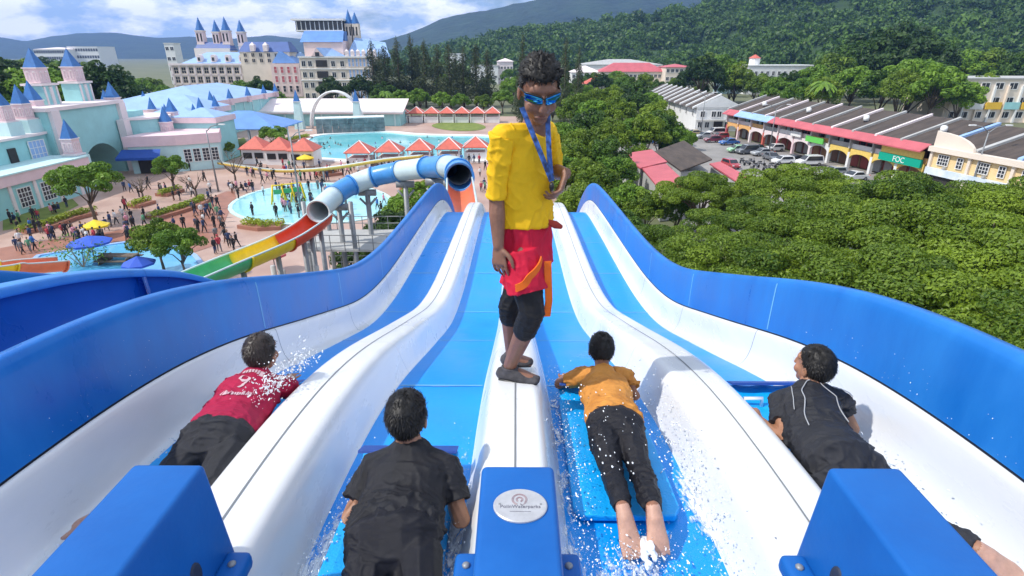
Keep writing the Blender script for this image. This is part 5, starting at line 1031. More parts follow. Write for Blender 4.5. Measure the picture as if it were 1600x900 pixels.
# wispy shrub near the chute
p = G(128, 420); _V, _F, _T = leaves([((rng0.uniform(-2, 2), rng0.uniform(-1, 1), rng0.uniform(.8, 2.6)), (.8, .8, .7)) for _ in range(14)], 30, .22, np.random.default_rng(8))
t = thing('wispy_shrub', 'wispy thin-leaved shrub before the lazy pool at the left', 'shrub', (p.x, p.y, 0)); link('foliage', np_mesh('foliage', _V, _F, M['leaf_bright'], attr=_T), t); mb = MB()
for k in range(9): mb.tube([(0, 0, 0), (rng0.uniform(-2, 2), rng0.uniform(-1, 1), rng0.uniform(1.6, 2.8))], [.05, .015], 5)
mb.build('stems', M['pale_trunk'], t)
def parasol(x, y, w, h, m, lb, n=8):
    p = G(x, y); t = thing('parasol', lb, 'parasol', (p.x, p.y, 0), 0, 'parasols'); mb = MB(); mb.cone((0, 0, h-.55), w/2, .6, n); mb.cone((0, 0, h-.72), w/2*.995, .16, n, r2=w/2); mb.build('canopy', m, t, fix=True); mb = MB(); mb.tube([(0, 0, 0), (0, 0, h)], .05, 6); mb.build('pole', M['steel'], t)
M['royal'] = mat('royal', (0.03, 0.10, 0.55), .7, .1, 2)
parasol(147, 412, 3.6, 2.6, M['royal'], 'royal blue parasol at the edge of the lazy pool'); parasol(222, 440, 2.6, 2.2, M['royal'], 'smaller blue parasol peeking over the blue chute'); parasol(430, 425, 2.4, 2.2, M['roof_rose'], 'red parasol beneath the green flume'); parasol(152, 372, 2.6, 1.9, M['flume_yellow'], 'yellow canopy under the spreading plaza tree'); parasol(478, 262, 3.0, 2.2, M['flume_yellow'], 'yellow parasol at the snack bar')
for x, y in ((436, 318), (451, 316), (466, 314)):
    p = G(x, y); t = thing('play_frame', 'yellow water-play frame in the splash pool, %s of three' % ORD[(436, 451, 466).index(x)], 'play frame', (p.x, p.y, 0), .3, 'yellow water-play frames')
    for s in (-.9, .9): mb = MB(); mb.tube([(s, -.9, 0), (s*.6, 0, 2.4), (s, .9, 0)], .10, 6); mb.build('hoop', M['flume_yellow'], t, True)
    mb = MB(); mb.tube([(-.55, 0, 2.35), (.55, 0, 2.35)], .09, 6); mb.build('crossbar', M['flume_yellow'], t); mb = MB(); mb.box((0, 0, 1.5), (1.0, .2, .6)); mb.build('panel', M['flume_green'], t)
t = thing('float_bench', 'brown wooden bench table beside the lazy pool', 'table', G(185, 412)); mb = MB(); mb.box((0, 0, .75), (3.4, 1.0, .1)); mb.build('table_top', M['trunk'], t)
for y in (-.9, .9): mb = MB(); mb.box((0, y, .45), (3.4, .35, .08)); mb.build('bench', M['trunk'], t)
for x in (-1.3, 1.3): mb = MB(); mb.box((x, 0, .36), (.1, 1.9, .7)); mb.build('leg', M['trunk'], t)
# ================================================================== visitors
SKIN = mat('visitor_skin', (0.33, 0.18, 0.11), .6, .1, 5)
CLO = {'black': (0.02, 0.02, 0.024), 'navy': (0.03, 0.05, 0.12), 'white': (0.66, 0.66, 0.66), 'red': (0.45, 0.05, 0.07), 'blue': (0.05, 0.16, 0.45), 'grey': (0.18, 0.18, 0.19), 'pink': (0.62, 0.28, 0.36), 'green': (0.10, 0.28, 0.16), 'yellow': (0.62, 0.42, 0.06), 'brown': (0.16, 0.08, 0.05)}
CM = {k: mat('cloth_'+k, c, .85, .12, 6) for k, c in CLO.items()}; HAIR = mat('visitor_hair', (0.012, 0.010, 0.010), .6, .2, 8)
def visitor_mesh(pose, top, bot):
    b = MB(); st = {'stand': 0, 'walk': .22, 'stride': .34, 'sit': 0, 'swim': 0}[pose]
    if pose == 'swim':
        b.tube([(0, 0, -.45), (0, 0, -.1), (0, 0, .12), (0, 0, .2)], [.16, .19, .17, .06], 8, 1); b.ball((0, 0, .32), (.085, .10, .12), 8, 6, 0); b.ball((0, .015, .36), (.094, .105, .11), 8, 6, 3)
        for s in (-1, 1): b.tube([(s*.19, 0, .1), (s*.36, -.1, -.02), (s*.42, -.3, .02)], [.055, .045, .035], 6, 0)
        return b
    hz = .86 if pose != 'sit' else .45
    for s in (-1, 1):
        y = s*st
        if pose == 'sit': pts = [(s*.10, 0, hz), (s*.12, -.42, hz), (s*.12, -.44, .08), (s*.12, -.56, .04)]
        else: pts = [(s*.09, 0, hz), (s*.095, -y*.55-.03, .46), (s*.10, -y+.02, .07), (s*.10, -y-.14, .03)]
        b.tube(pts[:3], [.095, .07, .048], 7, 2); b.tube(pts[2:], [.045, .035], 6, 0)
        b.tube([(s*.19, 0, hz+.50), (s*.25, y*.45+.02, hz+.24), (s*.23, y*.8-.10, hz+.02)], [.06, .048, .035], 6, 1 if top != 'skin' else 0)
        b.ball((s*.23, y*.8-.11, hz-.04), (.035, .04, .05), 6, 4, 0)
    b.tube([(0, 0, hz-.08), (0, 0, hz+.08), (0, .01, hz+.35), (0, .01, hz+.52), (0, 0, hz+.58)], [.145, .15, .17, .15, .05], 9, 1)
    b.tube([(0, 0, hz+.54), (0, -.01, hz+.66)], .05, 6, 0); b.ball((0, -.015, hz+.74), (.085, .10, .12), 8, 6, 0); b.ball((0, .012, hz+.775), (.094, .104, .105), 8, 6, 3)
    return b
_VM = {}
def visitor(x, y, z, pose, top, bot, where, rz, grp, scarf=False, s=1.0):
    key = (pose, top, bot, scarf)
    if key not in _VM: _VM[key] = visitor_mesh(pose, top, bot).mesh('person', [SKIN, CM[top], CM[bot], CM[top if top != 'black' else 'navy'] if scarf else HAIR], True)
    o = link('person', _VM[key], None, (x, y, z), rz); o.scale = (s, s, s)
    act = {'stand': 'standing', 'walk': 'walking', 'stride': 'striding', 'sit': 'sitting', 'swim': 'bathing'}[pose]
    lb = ('bather in %s %s' % (top, where)) if pose == 'swim' else 'person in %s top%s %s %s' % (top, ' and headscarf' if scarf else ' and %s trousers' % bot, act, where)
    return tag(o, lb, 'person', lb[10:])
rv = random.Random(21)
TOPS = ['black']*6+['navy']*3+['white', 'red', 'blue', 'grey', 'pink', 'green']; BOTS = ['black']*5+['navy', 'grey', 'brown']
def crowd(pts, where, grp, poses=('stand', 'walk', 'walk', 'stride'), sc=.2, z=.035):
    for x, y in pts:
        p = G(x, y); visitor(p.x, p.y, z, rv.choice(poses), rv.choice(TOPS), rv.choice(BOTS), where, rv.uniform(0, 6.28), grp, rv.random() < sc, rv.uniform(.86, 1.06))
crowd([(25, 395), (33, 399), (45, 396), (52, 393), (30, 386), (75, 377), (82, 374), (97, 371), (103, 372), (112, 370), (120, 382), (124, 390), (132, 377), (148, 382), (155, 384), (160, 381), (140, 395)], 'on the red path near the lazy pool', 'visitors by the lazy pool')
crowd([(165, 362), (172, 356), (198, 355), (205, 348), (208, 362), (199, 378), (191, 345), (193, 300), (203, 302), (175, 290), (250, 362), (258, 366), (272, 360), (287, 360), (252, 305), (258, 303), (195, 330)], 'on the plaza below the castle gate', 'visitors below the castle gate')
crowd([(328, 302), (326, 317), (332, 324), (340, 327), (322, 343), (340, 342), (335, 358), (345, 357), (350, 367), (338, 378), (352, 380), (336, 398), (358, 387), (370, 387), (365, 393), (330, 336), (347, 348), (343, 395), (305, 338), (372, 312)], 'between the planter and the splash pool', 'visitors west of the splash pool')
crowd([(358, 296), (364, 299), (370, 300), (377, 299), (384, 297), (362, 303), (380, 302), (390, 296)], 'below the leafless tree', 'visitors below the bare tree', ('sit', 'sit', 'stand'))
crowd([(386, 276), (396, 279), (410, 288), (428, 280), (455, 278), (470, 284), (476, 282), (492, 276), (512, 272), (536, 276), (548, 272), (560, 275), (442, 262), (452, 265), (462, 264), (600, 320), (596, 335), (590, 328), (640, 310), (700, 270), (752, 300), (757, 296), (762, 270)], 'between snack bar and splash pool', 'visitors before the snack bar')
crowd([(532+i*9.5+rv.uniform(-3, 3), 266-i*.45+rv.uniform(-3, 2)) for i in range(24)], 'beside the red gazebos', 'visitors beside the gazebos')
crowd([(15, 352), (20, 350), (28, 350), (50, 345), (56, 343), (78, 336), (84, 334), (90, 332), (102, 326), (300, 266), (310, 264), (296, 268), (338, 255)], 'along the castle wall', 'visitors along the castle wall', ('sit', 'sit', 'stand'))
crowd([(480+rv.uniform(-105, 105)*rv.uniform(.3, 1), 318+rv.uniform(-24, 24)) for _ in range(44)], 'in the shallow splash pool', 'visitors in the splash pool', ('stand', 'walk'), .1)
for _ in range(74):
    x = rv.uniform(495, 760); y = rv.triangular(214, 249, 236); p = G(x, y); visitor(p.x, p.y, .05, 'swim', rv.choice(TOPS), 'black', 'in the wave pool '+('by the rocks' if x < 560 else 'left of centre' if x < 620 else 'at its middle' if x < 680 else 'at its right end')+(' near the gazebos' if y > 234 else ' in deeper water'), rv.uniform(0, 6.28), 'bathers')
crowd([(rv.uniform(385, 640), rv.uniform(262, 284)) for _ in range(26)]+[(rv.uniform(180, 330), rv.uniform(283, 375)) for _ in range(26)], 'in the open middle of the plaza', 'x')
crowd([(rv.uniform(0, 215), 372+rv.uniform(-10, 12)-.06*i) for i in range(16)], 'beside the lazy pool path', 'x')
crowd([(rv.uniform(700, 790), rv.uniform(262, 300)) for _ in range(10)], 'on the plaza behind the slide end', 'x')
# ================================================================== cars
def car_proto(kind, paint, label):
    L_, W_, H_ = (4.3, 1.72, 1.45) if kind == 'sedan' else (4.4, 1.8, 1.8) if kind == 'van' else (3.7, 1.65, 1.5)
    t = thing('parked_car', label, 'car', (0, 0, 0), 0, 'cars in the car park'); hb = .78
    prof = {'sedan': [(-L_/2, .35), (-L_/2, .72), (-1.75, .86), (-1.25, .9), (-.75, H_-.04), (-.1, H_), (.45, H_-.02), (1.15, .92), (2.0, .78), (L_/2, .62), (L_/2, .32)],
            'van': [(-L_/2, .35), (-L_/2, .95), (-2.0, H_-.12), (-1.8, H_), (.3, H_), (.75, H_-.05), (1.4, 1.05), (2.05, .9), (L_/2, .7), (L_/2, .32)],
            'hatch': [(-L_/2, .35), (-L_/2, .85), (-1.65, H_-.15), (-1.4, H_-.02), (.1, H_), (.5, H_-.03), (1.05, .95), (1.65, .82), (L_/2, .62), (L_/2, .32)]}[kind]
    mb = MB(); n = len(prof); rows = []
    for y, ins in ((-W_/2, 0), (W_/2, 0)):
        rows.append([(x, y*(1-.16*max(0, (z-.9)/(H_-.9))), z) for x, z in prof])
    vs = rows[0]+rows[1]; mb.add(vs, [tuple(range(n-1, -1, -1)), tuple(range(n, 2*n))]+[(i, (i+1) % n, n+(i+1) % n, n+i) for i in range(n)]); b = mb.build('body', paint, t, False, fix=True); bevel(b, .07, 2, 25)
    def q(x0, x1, z0, z1, s):
        f = lambda z: W_/2*(1-.16*max(0, (z-.9)/(H_-.9)))+.012
        return [(x0[0], s*f(z0), z0), (x0[1], s*f(z0), z0), (x1[1], s*f(z1), z1), (x1[0], s*f(z1), z1)]
    for s in (-1, 1):
        mb = MB(); lo, hi = (.96, H_-.12); r0 = (-1.1, 1.0) if kind == 'sedan' else (-1.9, 1.2) if kind == 'van' else (-1.5, .9); r1 = (-.7, .4) if kind == 'sedan' else (-1.75, .7) if kind == 'van' else (-1.3, .45)
        mb.add(q(r0, r1, lo, hi, s), [(0, 1, 2, 3) if s < 0 else (3, 2, 1, 0)]); mb.build('side_window', M['pane'], t)
        mb = MB(); mb.box((L_/2-.06, s*W_*.36, .66), (.14, .32, .13)); o = mb.build('headlight', M['white'], t); mb = MB(); mb.box((-L_/2+.03, s*W_*.38, .76), (.1, .24, .16)); mb.build('tail_light', M['roof_red'], t)
        for x in (-L_*.30, L_*.31):
            mb = MB(); mb.tube([(x, s*W_/2*.80, .31), (x, s*(W_/2+.01), .31)], .31, 14); w = mb.build('wheel', M['dark'], t); mb = MB(); mb.tube([(x, s*W_/2, .31), (x, s*(W_/2+.02), .31)], .18, 10); mb.build('rim', M['steel'], w)
    i = {'sedan': (6, 7), 'van': (5, 6), 'hatch': (5, 6)}[kind]; a, c = prof[i[0]], prof[i[1]]; mb = MB(); w0, w1 = W_*.38, W_*.44
    mb.add([(c[0]+.0, -w1, c[1]+.03), (c[0], w1, c[1]+.03), (a[0]+.06, w0, a[1]-.0), (a[0]+.06, -w0, a[1])], [(0, 1, 2, 3)]); mb.build('windscreen', M['pane'], t)
    i = {'sedan': (3, 4), 'van': (1, 2), 'hatch': (1, 2)}[kind]; a, c = prof[i[1]], prof[i[0]]; mb = MB(); mb.add([(c[0]-.03, w1, c[1]+.03), (c[0]-.03, -w1, c[1]+.03), (a[0]-.05, -w0, a[1]-.03), (a[0]-.05, w0, a[1]-.03)], [(0, 1, 2, 3)]); mb.build('rear_window', M['pane'], t)
    return t
PAINT = {k: mat('paint_'+k, c, .25, .03, 2, coat=.6, spec=.5) for k, c in {'white': (.72, .72, .72), 'silver': (.38, .40, .42), 'grey': (.13, .14, .16), 'blue': (.02, .13, .42), 'green': (.30, .55, .32), 'red': (.40, .04, .05), 'black': (.02, .02, .025), 'maroon': (.20, .04, .06), 'gold': (.45, .36, .20)}.items()}
_cars = [(1138, 226, 'sedan', 'blue', 'bright blue car in the car park before the red arcade columns'), (1150, 238, 'hatch', 'green', 'pale green small car beside the bright blue one'), (1166, 240, 'van', 'grey', 'dark grey people carrier beside the pale green car'), (1190, 243, 'sedan', 'silver', 'silver saloon in the middle of the parking row'), (1203, 250, 'sedan', 'grey', 'grey-blue saloon right of the silver one'),
 (1221, 256, 'hatch', 'white', 'white hatchback right of the grey-blue saloon'), (1262, 258, 'van', 'white', 'white people carrier under the lime signboard'), (1208, 236, 'hatch', 'white', 'white hatchback tight against the arcade'), (1332, 281, 'sedan', 'white', 'white saloon by the pale columns, partly behind a tree'), (1084, 212, 'sedan', 'gold', 'gold car left of the others before the gable house'),
 (1100, 216, 'sedan', 'silver', 'silver car next to the gold one'), (1112, 222, 'hatch', 'maroon', 'maroon hatchback before the gable house'), (1117, 211, 'van', 'white', 'white van at the gable house door'), (1124, 217, 'hatch', 'red', 'red hatchback at the terrace corner'), (1180, 236, 'sedan', 'black', 'black car in the shade of the arcade'), (1240, 254, 'sedan', 'black', 'black car between white hatchback and people carrier'), (1300, 274, 'hatch', 'silver', 'silver hatchback near the tree tops'),
 (1040, 219, 'sedan', 'white', 'white car seen between the trees left of the gable house'), (1030, 224, 'sedan', 'blue', 'blue car seen between the trees left of the gable house'), (1140, 262, 'hatch', 'red', 'dark red car by the long red tin roof')]
_CP = {}
for x, y, kd, pc, lb in _cars:
    p = G(x, y)
    rz = SRZ+PI/2+PI+rv.uniform(-.12, .12) if rv.random() < .75 else SRZ+rv.uniform(-.1, .1)
    if (kd, pc) not in _CP: c = car_proto(kd, PAINT[pc], lb); c.location = (p.x, p.y, .03); c.rotation_euler = (0, 0, rz); _CP[(kd, pc)] = c
    else: dup(_CP[(kd, pc)], (p.x, p.y, .03), rz, lb)
for x, y, kd, pc, lb in ((1330, 395, 'sedan', 'white', 'white car glimpsed under the shade trees, left one'), (1375, 400, 'van', 'silver', 'silver car glimpsed under the shade trees, middle one'), (1440, 445, 'hatch', 'white', 'white hatchback glimpsed under the shade trees near the wall'), (1500, 460, 'sedan', 'silver', 'silver saloon glimpsed under the shade trees at the right')):
    p = G(x, y); dup(_CP[(kd, pc)] if (kd, pc) in _CP else _CP[('sedan', 'silver')], (p.x, p.y, .03), .3, lb)
# parked scooters
def scooter():
    t = thing('scooter', 'small grey scooter in the parked cluster beside the tin roof', 'scooter', (0, 0, 0), 0, 'scooters parked beside the tin roof')
    for x in (-.6, .6): mb = MB(); mb.tube([(x, -.05, .26), (x, .05, .26)], .26, 12); mb.build('wheel', M['dark'], t)
    mb = MB(); mb.tube([(-.75, 0, .62), (-.2, 0, .58), (.15, 0, .3), (.5, 0, .55), (.45, 0, .95)], [.16, .17, .12, .13, .08], 8); mb.build('body', CM['grey'], t, True)
    mb = MB(); mb.tube([(-.7, 0, .80), (0, 0, .76)], .11, 7); mb.build('seat', M['dark'], t, True); mb = MB(); mb.tube([(.42, -.32, 1.0), (.42, .32, 1.0)], .03, 6); mb.build('handlebar', M['steel'], t); return t
sc0 = scooter(); SPC = [M['white'], M['roof_rose'], M['dark'], M['steel']]
_sp = [(1158, 254), (1166, 258), (1173, 255), (1180, 262), (1188, 259), (1196, 266), (1205, 262), (1212, 270), (1222, 268), (1176, 268), (1200, 274), (1230, 276)]
for k, (x, y) in enumerate(_sp):
    p = G(x, y); r_ = .4+rv.uniform(-.8, .8)
    if k == 0: o = sc0; o.location = (p.x, p.y, .02); o.rotation_euler = (0, 0, r_)
    else: o = dup(sc0, (p.x, p.y, .02), r_)
# ================================================================== people on the slide
from mathutils.bvhtree import BVHTree
def etube(mb, pts, rads, side, n=14, cap=True):
    pts = [Vector(p) for p in pts]; m = len(pts); side = Vector(side); vs = []
    ext = []
    for i, p in enumerate(pts):
        t = (pts[min(i+1, m-1)]-pts[max(i-1, 0)]).normalized(); a = side-t*side.dot(t)
        if a.length < 1e-4: a = t.cross(Vector((.3, .5, .8)))
        a.normalize(); ext.append((p, a, t.cross(a), rads[i], t))
    def ring(p, a, b, r_): return [p+a*math.cos(2*PI*k/n)*r_[0]+b*math.sin(2*PI*k/n)*r_[1] for k in range(n)]
    rows = []
    if cap:
        p, a, b, r_, t = ext[0]; m0 = min(r_)
        for q in (.96, .75, .4): rows.append(ring(p-t*m0*q*.9, a, b, [x*math.sqrt(1-q*q*.98) for x in r_]))
    for p, a, b, r_, t in ext: rows.append(ring(p, a, b, r_))
    if cap:
        p, a, b, r_, t = ext[-1]; m0 = min(r_)
        for q in (.4, .75, .96): rows.append(ring(p+t*m0*q*.9, a, b, [x*math.sqrt(1-q*q*.98) for x in r_]))
    for r_ in rows: vs += r_
    fs = [(i*n+k, i*n+(k+1) % n, (i+1)*n+(k+1) % n, (i+1)*n+k) for i in range(len(rows)-1) for k in range(n)]+[tuple(range(n-1, -1, -1)), tuple(range((len(rows)-1)*n, len(rows)*n))]
    mb.add(vs, fs)
def rt(mb, pts, rs, n=10, cap=True): etube(mb, pts, [(r_, r_) for r_ in rs], (0.31, 0.52, 0.79), n, cap)
def eball(mb, c, rad, M3, n=14, m=9):
    t = MB(); t.ball((0, 0, 0), rad, n, m); mb.add([M3@Vector(v)+Vector(c) for v in t.v], t.f)
def fuse(mb, name, mats, voxel=.006, it=5, fac=.5):
    me = mb.mesh('tmp', mats); o = bpy.data.objects.new('tmp', me); COL.objects.link(o)
    r_ = o.modifiers.new('r', 'REMESH'); r_.mode = 'VOXEL'; r_.voxel_size = voxel; r_.use_smooth_shade = True
    s = o.modifiers.new('s', 'SMOOTH'); s.factor = fac; s.iterations = it
    dg = bpy.context.evaluated_depsgraph_get(); out = bpy.data.meshes.new_from_object(o.evaluated_get(dg)); bpy.data.objects.remove(o); out.name = name
    out.materials.clear()
    for m in (mats if isinstance(mats, (list, tuple)) else [mats]): out.materials.append(m)
    out.polygons.foreach_set('use_smooth', [True]*len(out.polygons)); return out
def wrinkle(me, amp, sc, stretch, seed, fine=.45, ax=None):
    """raise cloth folds: ridged noise, drawn out along the cloth's own axes ax (across, along, out)"""
    n = len(me.vertices); co = np.empty(n*3, np.float32); me.vertices.foreach_get('co', co); co = co.reshape(n, 3); nr = np.empty(n*3, np.float32); me.vertices.foreach_get('normal', nr); nr = nr.reshape(n, 3)
    q = co.astype(float) if ax is None else co.astype(float)@np.array([list(Vector(a)) for a in ax]).T
    d = np.empty(n); st = np.array(stretch)*sc; nz = noise.noise
    for i in range(n):
        x, y, z = q[i]; w = nz((x*5+seed, y*5, z*5))*.9; x, y, z = q[i]*st
        a = nz((x+seed+w, y+w*1.3, z)); b = nz((x*2.1+w, y*2.3+seed+w, z*2.1)); c = nz((x*.45+seed*2, y*.45, z*.45))
        r1 = max(0, 1-3.0*abs(a)); r2 = max(0, 1-3.0*abs(b)); k = .55+.9*c
        d[i] = (r1*r1*.9+r2*r2*fine)*max(.1, k)-.22
    co += nr*(d*amp)[:, None]; me.vertices.foreach_set('co', co.ravel()); me.update(); return me
def frame(f, up):
    f = Vector(f).normalized(); r_ = f.cross(Vector(up)).normalized(); u = r_.cross(f); return Matrix((r_, f, u)).transposed()
def head_prims(mb, c, f, up, s=1.0):
    M3 = frame(f, up); L = lambda x, y, z: Vector(c)+M3@(Vector((x, y, z))*s); B = lambda p, r_: eball(mb, L(*p), tuple(q*s for q in r_), M3)
    B((0, -.010, .020), (.074, .092, .096)); B((0, .026, -.040), (.061, .066, .078)); B((0, .056, -.098), (.034, .030, .024)); B((0, .062, -.030), (.050, .035, .045)); B((0, .070, .030), (.056, .022, .032))
    etube(mb, [L(0, .092, .012), L(0, .108, -.018), L(0, .110, -.036)], [(.010*s, .010*s), (.013*s, .012*s), (.018*s, .012*s)], M3@Vector((1, 0, 0)), 10)
    for q in (-1, 1):
        B((q*.079, -.008, -.016), (.009, .019, .032)); B((q*.040, .062, -.040), (.024, .022, .026))
    etube(mb, [L(-.024, .086, -.072), L(0, .093, -.070), L(.024, .086, -.072)], [(.006*s, .009*s)]*3, M3@Vector((0, 0, 1)), 8)
    return M3
def hair_part(parent, c, f, up, s, m, seed, curly=False, long=1.0, back=-.075):
    M3 = frame(f, up); c = Vector(c); mb = MB(); t = MB(); t.ball((0, 0, 0), 1.0, 56, 36); rr = random.Random(seed); keep = set(); V = []
    def line(x, y):
        if y > .045: return .066
        if y > -.01: return .066-(.045-y)/.055*.074
        return -.008+(y+.01)/.085*(-.008-back)*-1 if False else max(back, -.008+(y+.01)*1.1)
    for i, v in enumerate(t.v):
        x, y, z = v; p = Vector((x*.074, y*.092-.010, z*.096+.020)); inside = p.z < line(p.x, p.y)
        nn = noise.fractal(Vector(v)*(7 if curly else 3.5)+Vector((seed, 0, 0)), 1, 2, 3); th = (.0105+.005*nn) if not curly else (.011+.013*abs(nn)*1.6)
        th *= long*(1.2 if p.z > .06 else (.30 if curly else .8))
        if inside: th = -.012
        q = Vector((x, y, z)).normalized(); V.append(c+M3@((p+q*th)*s))
    mb.add(V, t.f); o = mb.build('hair', m, parent, True)
    # locks
    Vl = []; Fl = []; n = 0
    while n < (5200 if not curly else 3000):
        a, b = rr.uniform(0, 2*PI), math.asin(rr.uniform(-.75, 1)); v = Vector((math.cos(a)*math.cos(b), math.sin(a)*math.cos(b), math.sin(b))); p = Vector((v.x*.074, v.y*.092-.010, v.z*.096+.020))
        if p.z < line(p.x, p.y)+.006*rr.uniform(-1, 1): continue
        root = p+v*.0075*long; down = Vector((0, -.35, -.9)) if v.y < .3 else Vector((rr.uniform(-.4, .4), .9, .2)); tg = (down-v*down.dot(v)); tg = tg.normalized() if tg.length > .1 else Vector((rr.uniform(-1, 1), rr.uniform(-1, 1), 0)).normalized()
        tg = (tg+Vector((rr.gauss(0, .35), rr.gauss(0, .35), rr.gauss(0, .25)))*(2.2 if curly else 1)).normalized(); ln = rr.uniform(.012, .026)*long*(.45 if curly and p.z < .06 else 1); root = root if p.z > .06 or not curly else p+v*.003; sd = tg.cross(v).normalized()*(.0016 if not curly else .0026)
        mid = root+tg*ln*.55+v*ln*(.16 if not curly else .30); tip = root+tg*ln+v*ln*(.08 if not curly else .30); k = len(Vl)
        Vl += [root-sd, root+sd, mid+sd*.8, mid-sd*.8, tip]; Fl += [(k, k+1, k+2, k+3), (k+3, k+2, k+4)]; n += 1
    mb = MB(); mb.add([c+M3@(q*s) for q in Vl], Fl); mb.build('hair_locks', m, o, True)
    return o
def hand_prims(mb, w, d, nrm, s=1.0, curl=.5, thumb=1, spread=.12):
    """w wrist, d towards the fingertips, nrm out of the palm, thumb +-1 side"""
    w = Vector(w); d = Vector(d).normalized(); nrm = Vector(nrm); nrm = (nrm-d*nrm.dot(d)).normalized(); sd = d.cross(nrm)*thumb
    etube(mb, [w-d*.01*s, w+d*.03*s, w+d*.078*s], [(.024*s, .017*s), (.036*s, .015*s), (.040*s, .013*s)], sd, 12)
    for i, (off, ln) in enumerate(((.034, .068), (.0115, .077), (-.0115, .071), (-.033, .055))):
        p = w+d*.082*s+sd*off*s; dd = (d+sd*(off*spread*30)*.25).normalized(); pts = [p-dd*.02*s, p]; a = 0
        for k in range(3):
            a += curl*(.75+.12*i); q = dd*math.cos(a)+nrm*math.sin(a); p = p+q*ln*s*(.44, .31, .25)[k]; pts.append(p)
        rt(mb, pts, [.0080*s, .0082*s, .0078*s, .0070*s, .0060*s], 8)
    p = w+d*.022*s+sd*.030*s; pts = [p]
    for k, (u, v, x) in enumerate(((.55, .75, .1), (.85, .45, .3), (.95, .1, .5))):
        p = p+(d*u+sd*v+nrm*x*curl).normalized()*.029*s; pts.append(p)
    rt(mb, pts, [.0125*s, .0115*s, .0098*s, .0078*s], 8)
def skinmat(name, c, rough=.48):
    m = mat(name, c, rough, .14, 30, .15, 220); b = m.node_tree.nodes['Principled BSDF']; b.inputs['Subsurface Weight'].default_value = .08; b.inputs['Subsurface Radius'].default_value = (.01, .004, .002); return m
HAIRM = mat('hair_black', (0.010, 0.009, 0.009), .5, .4, 60, spec=.35); HAIRB = mat('hair_brown', (0.030, 0.020, 0.016), .45, .4, 60)
def clothmat(name, c, rough=.75, var=.16): return mat(name, c, rough, var, 14, .35, 420, detail=8, spec=.25)
def JF(px, py, h, X=None):     # photo point at height h above the lane floor
    d = ray(px, py); Y = 2.0
    for _ in range(60):
        z = P(Y)+FLOOR+h; t = (z-CAM_H)/d.z; Y = .5*Y+.5*max(.2, d.y*t)
    return Vector((d.x*t, d.y*t, CAM_H+d.z*t))
def arc3(a, b, c, t): return a*(1-t)**2+b*2*t*(1-t)+c*t*t
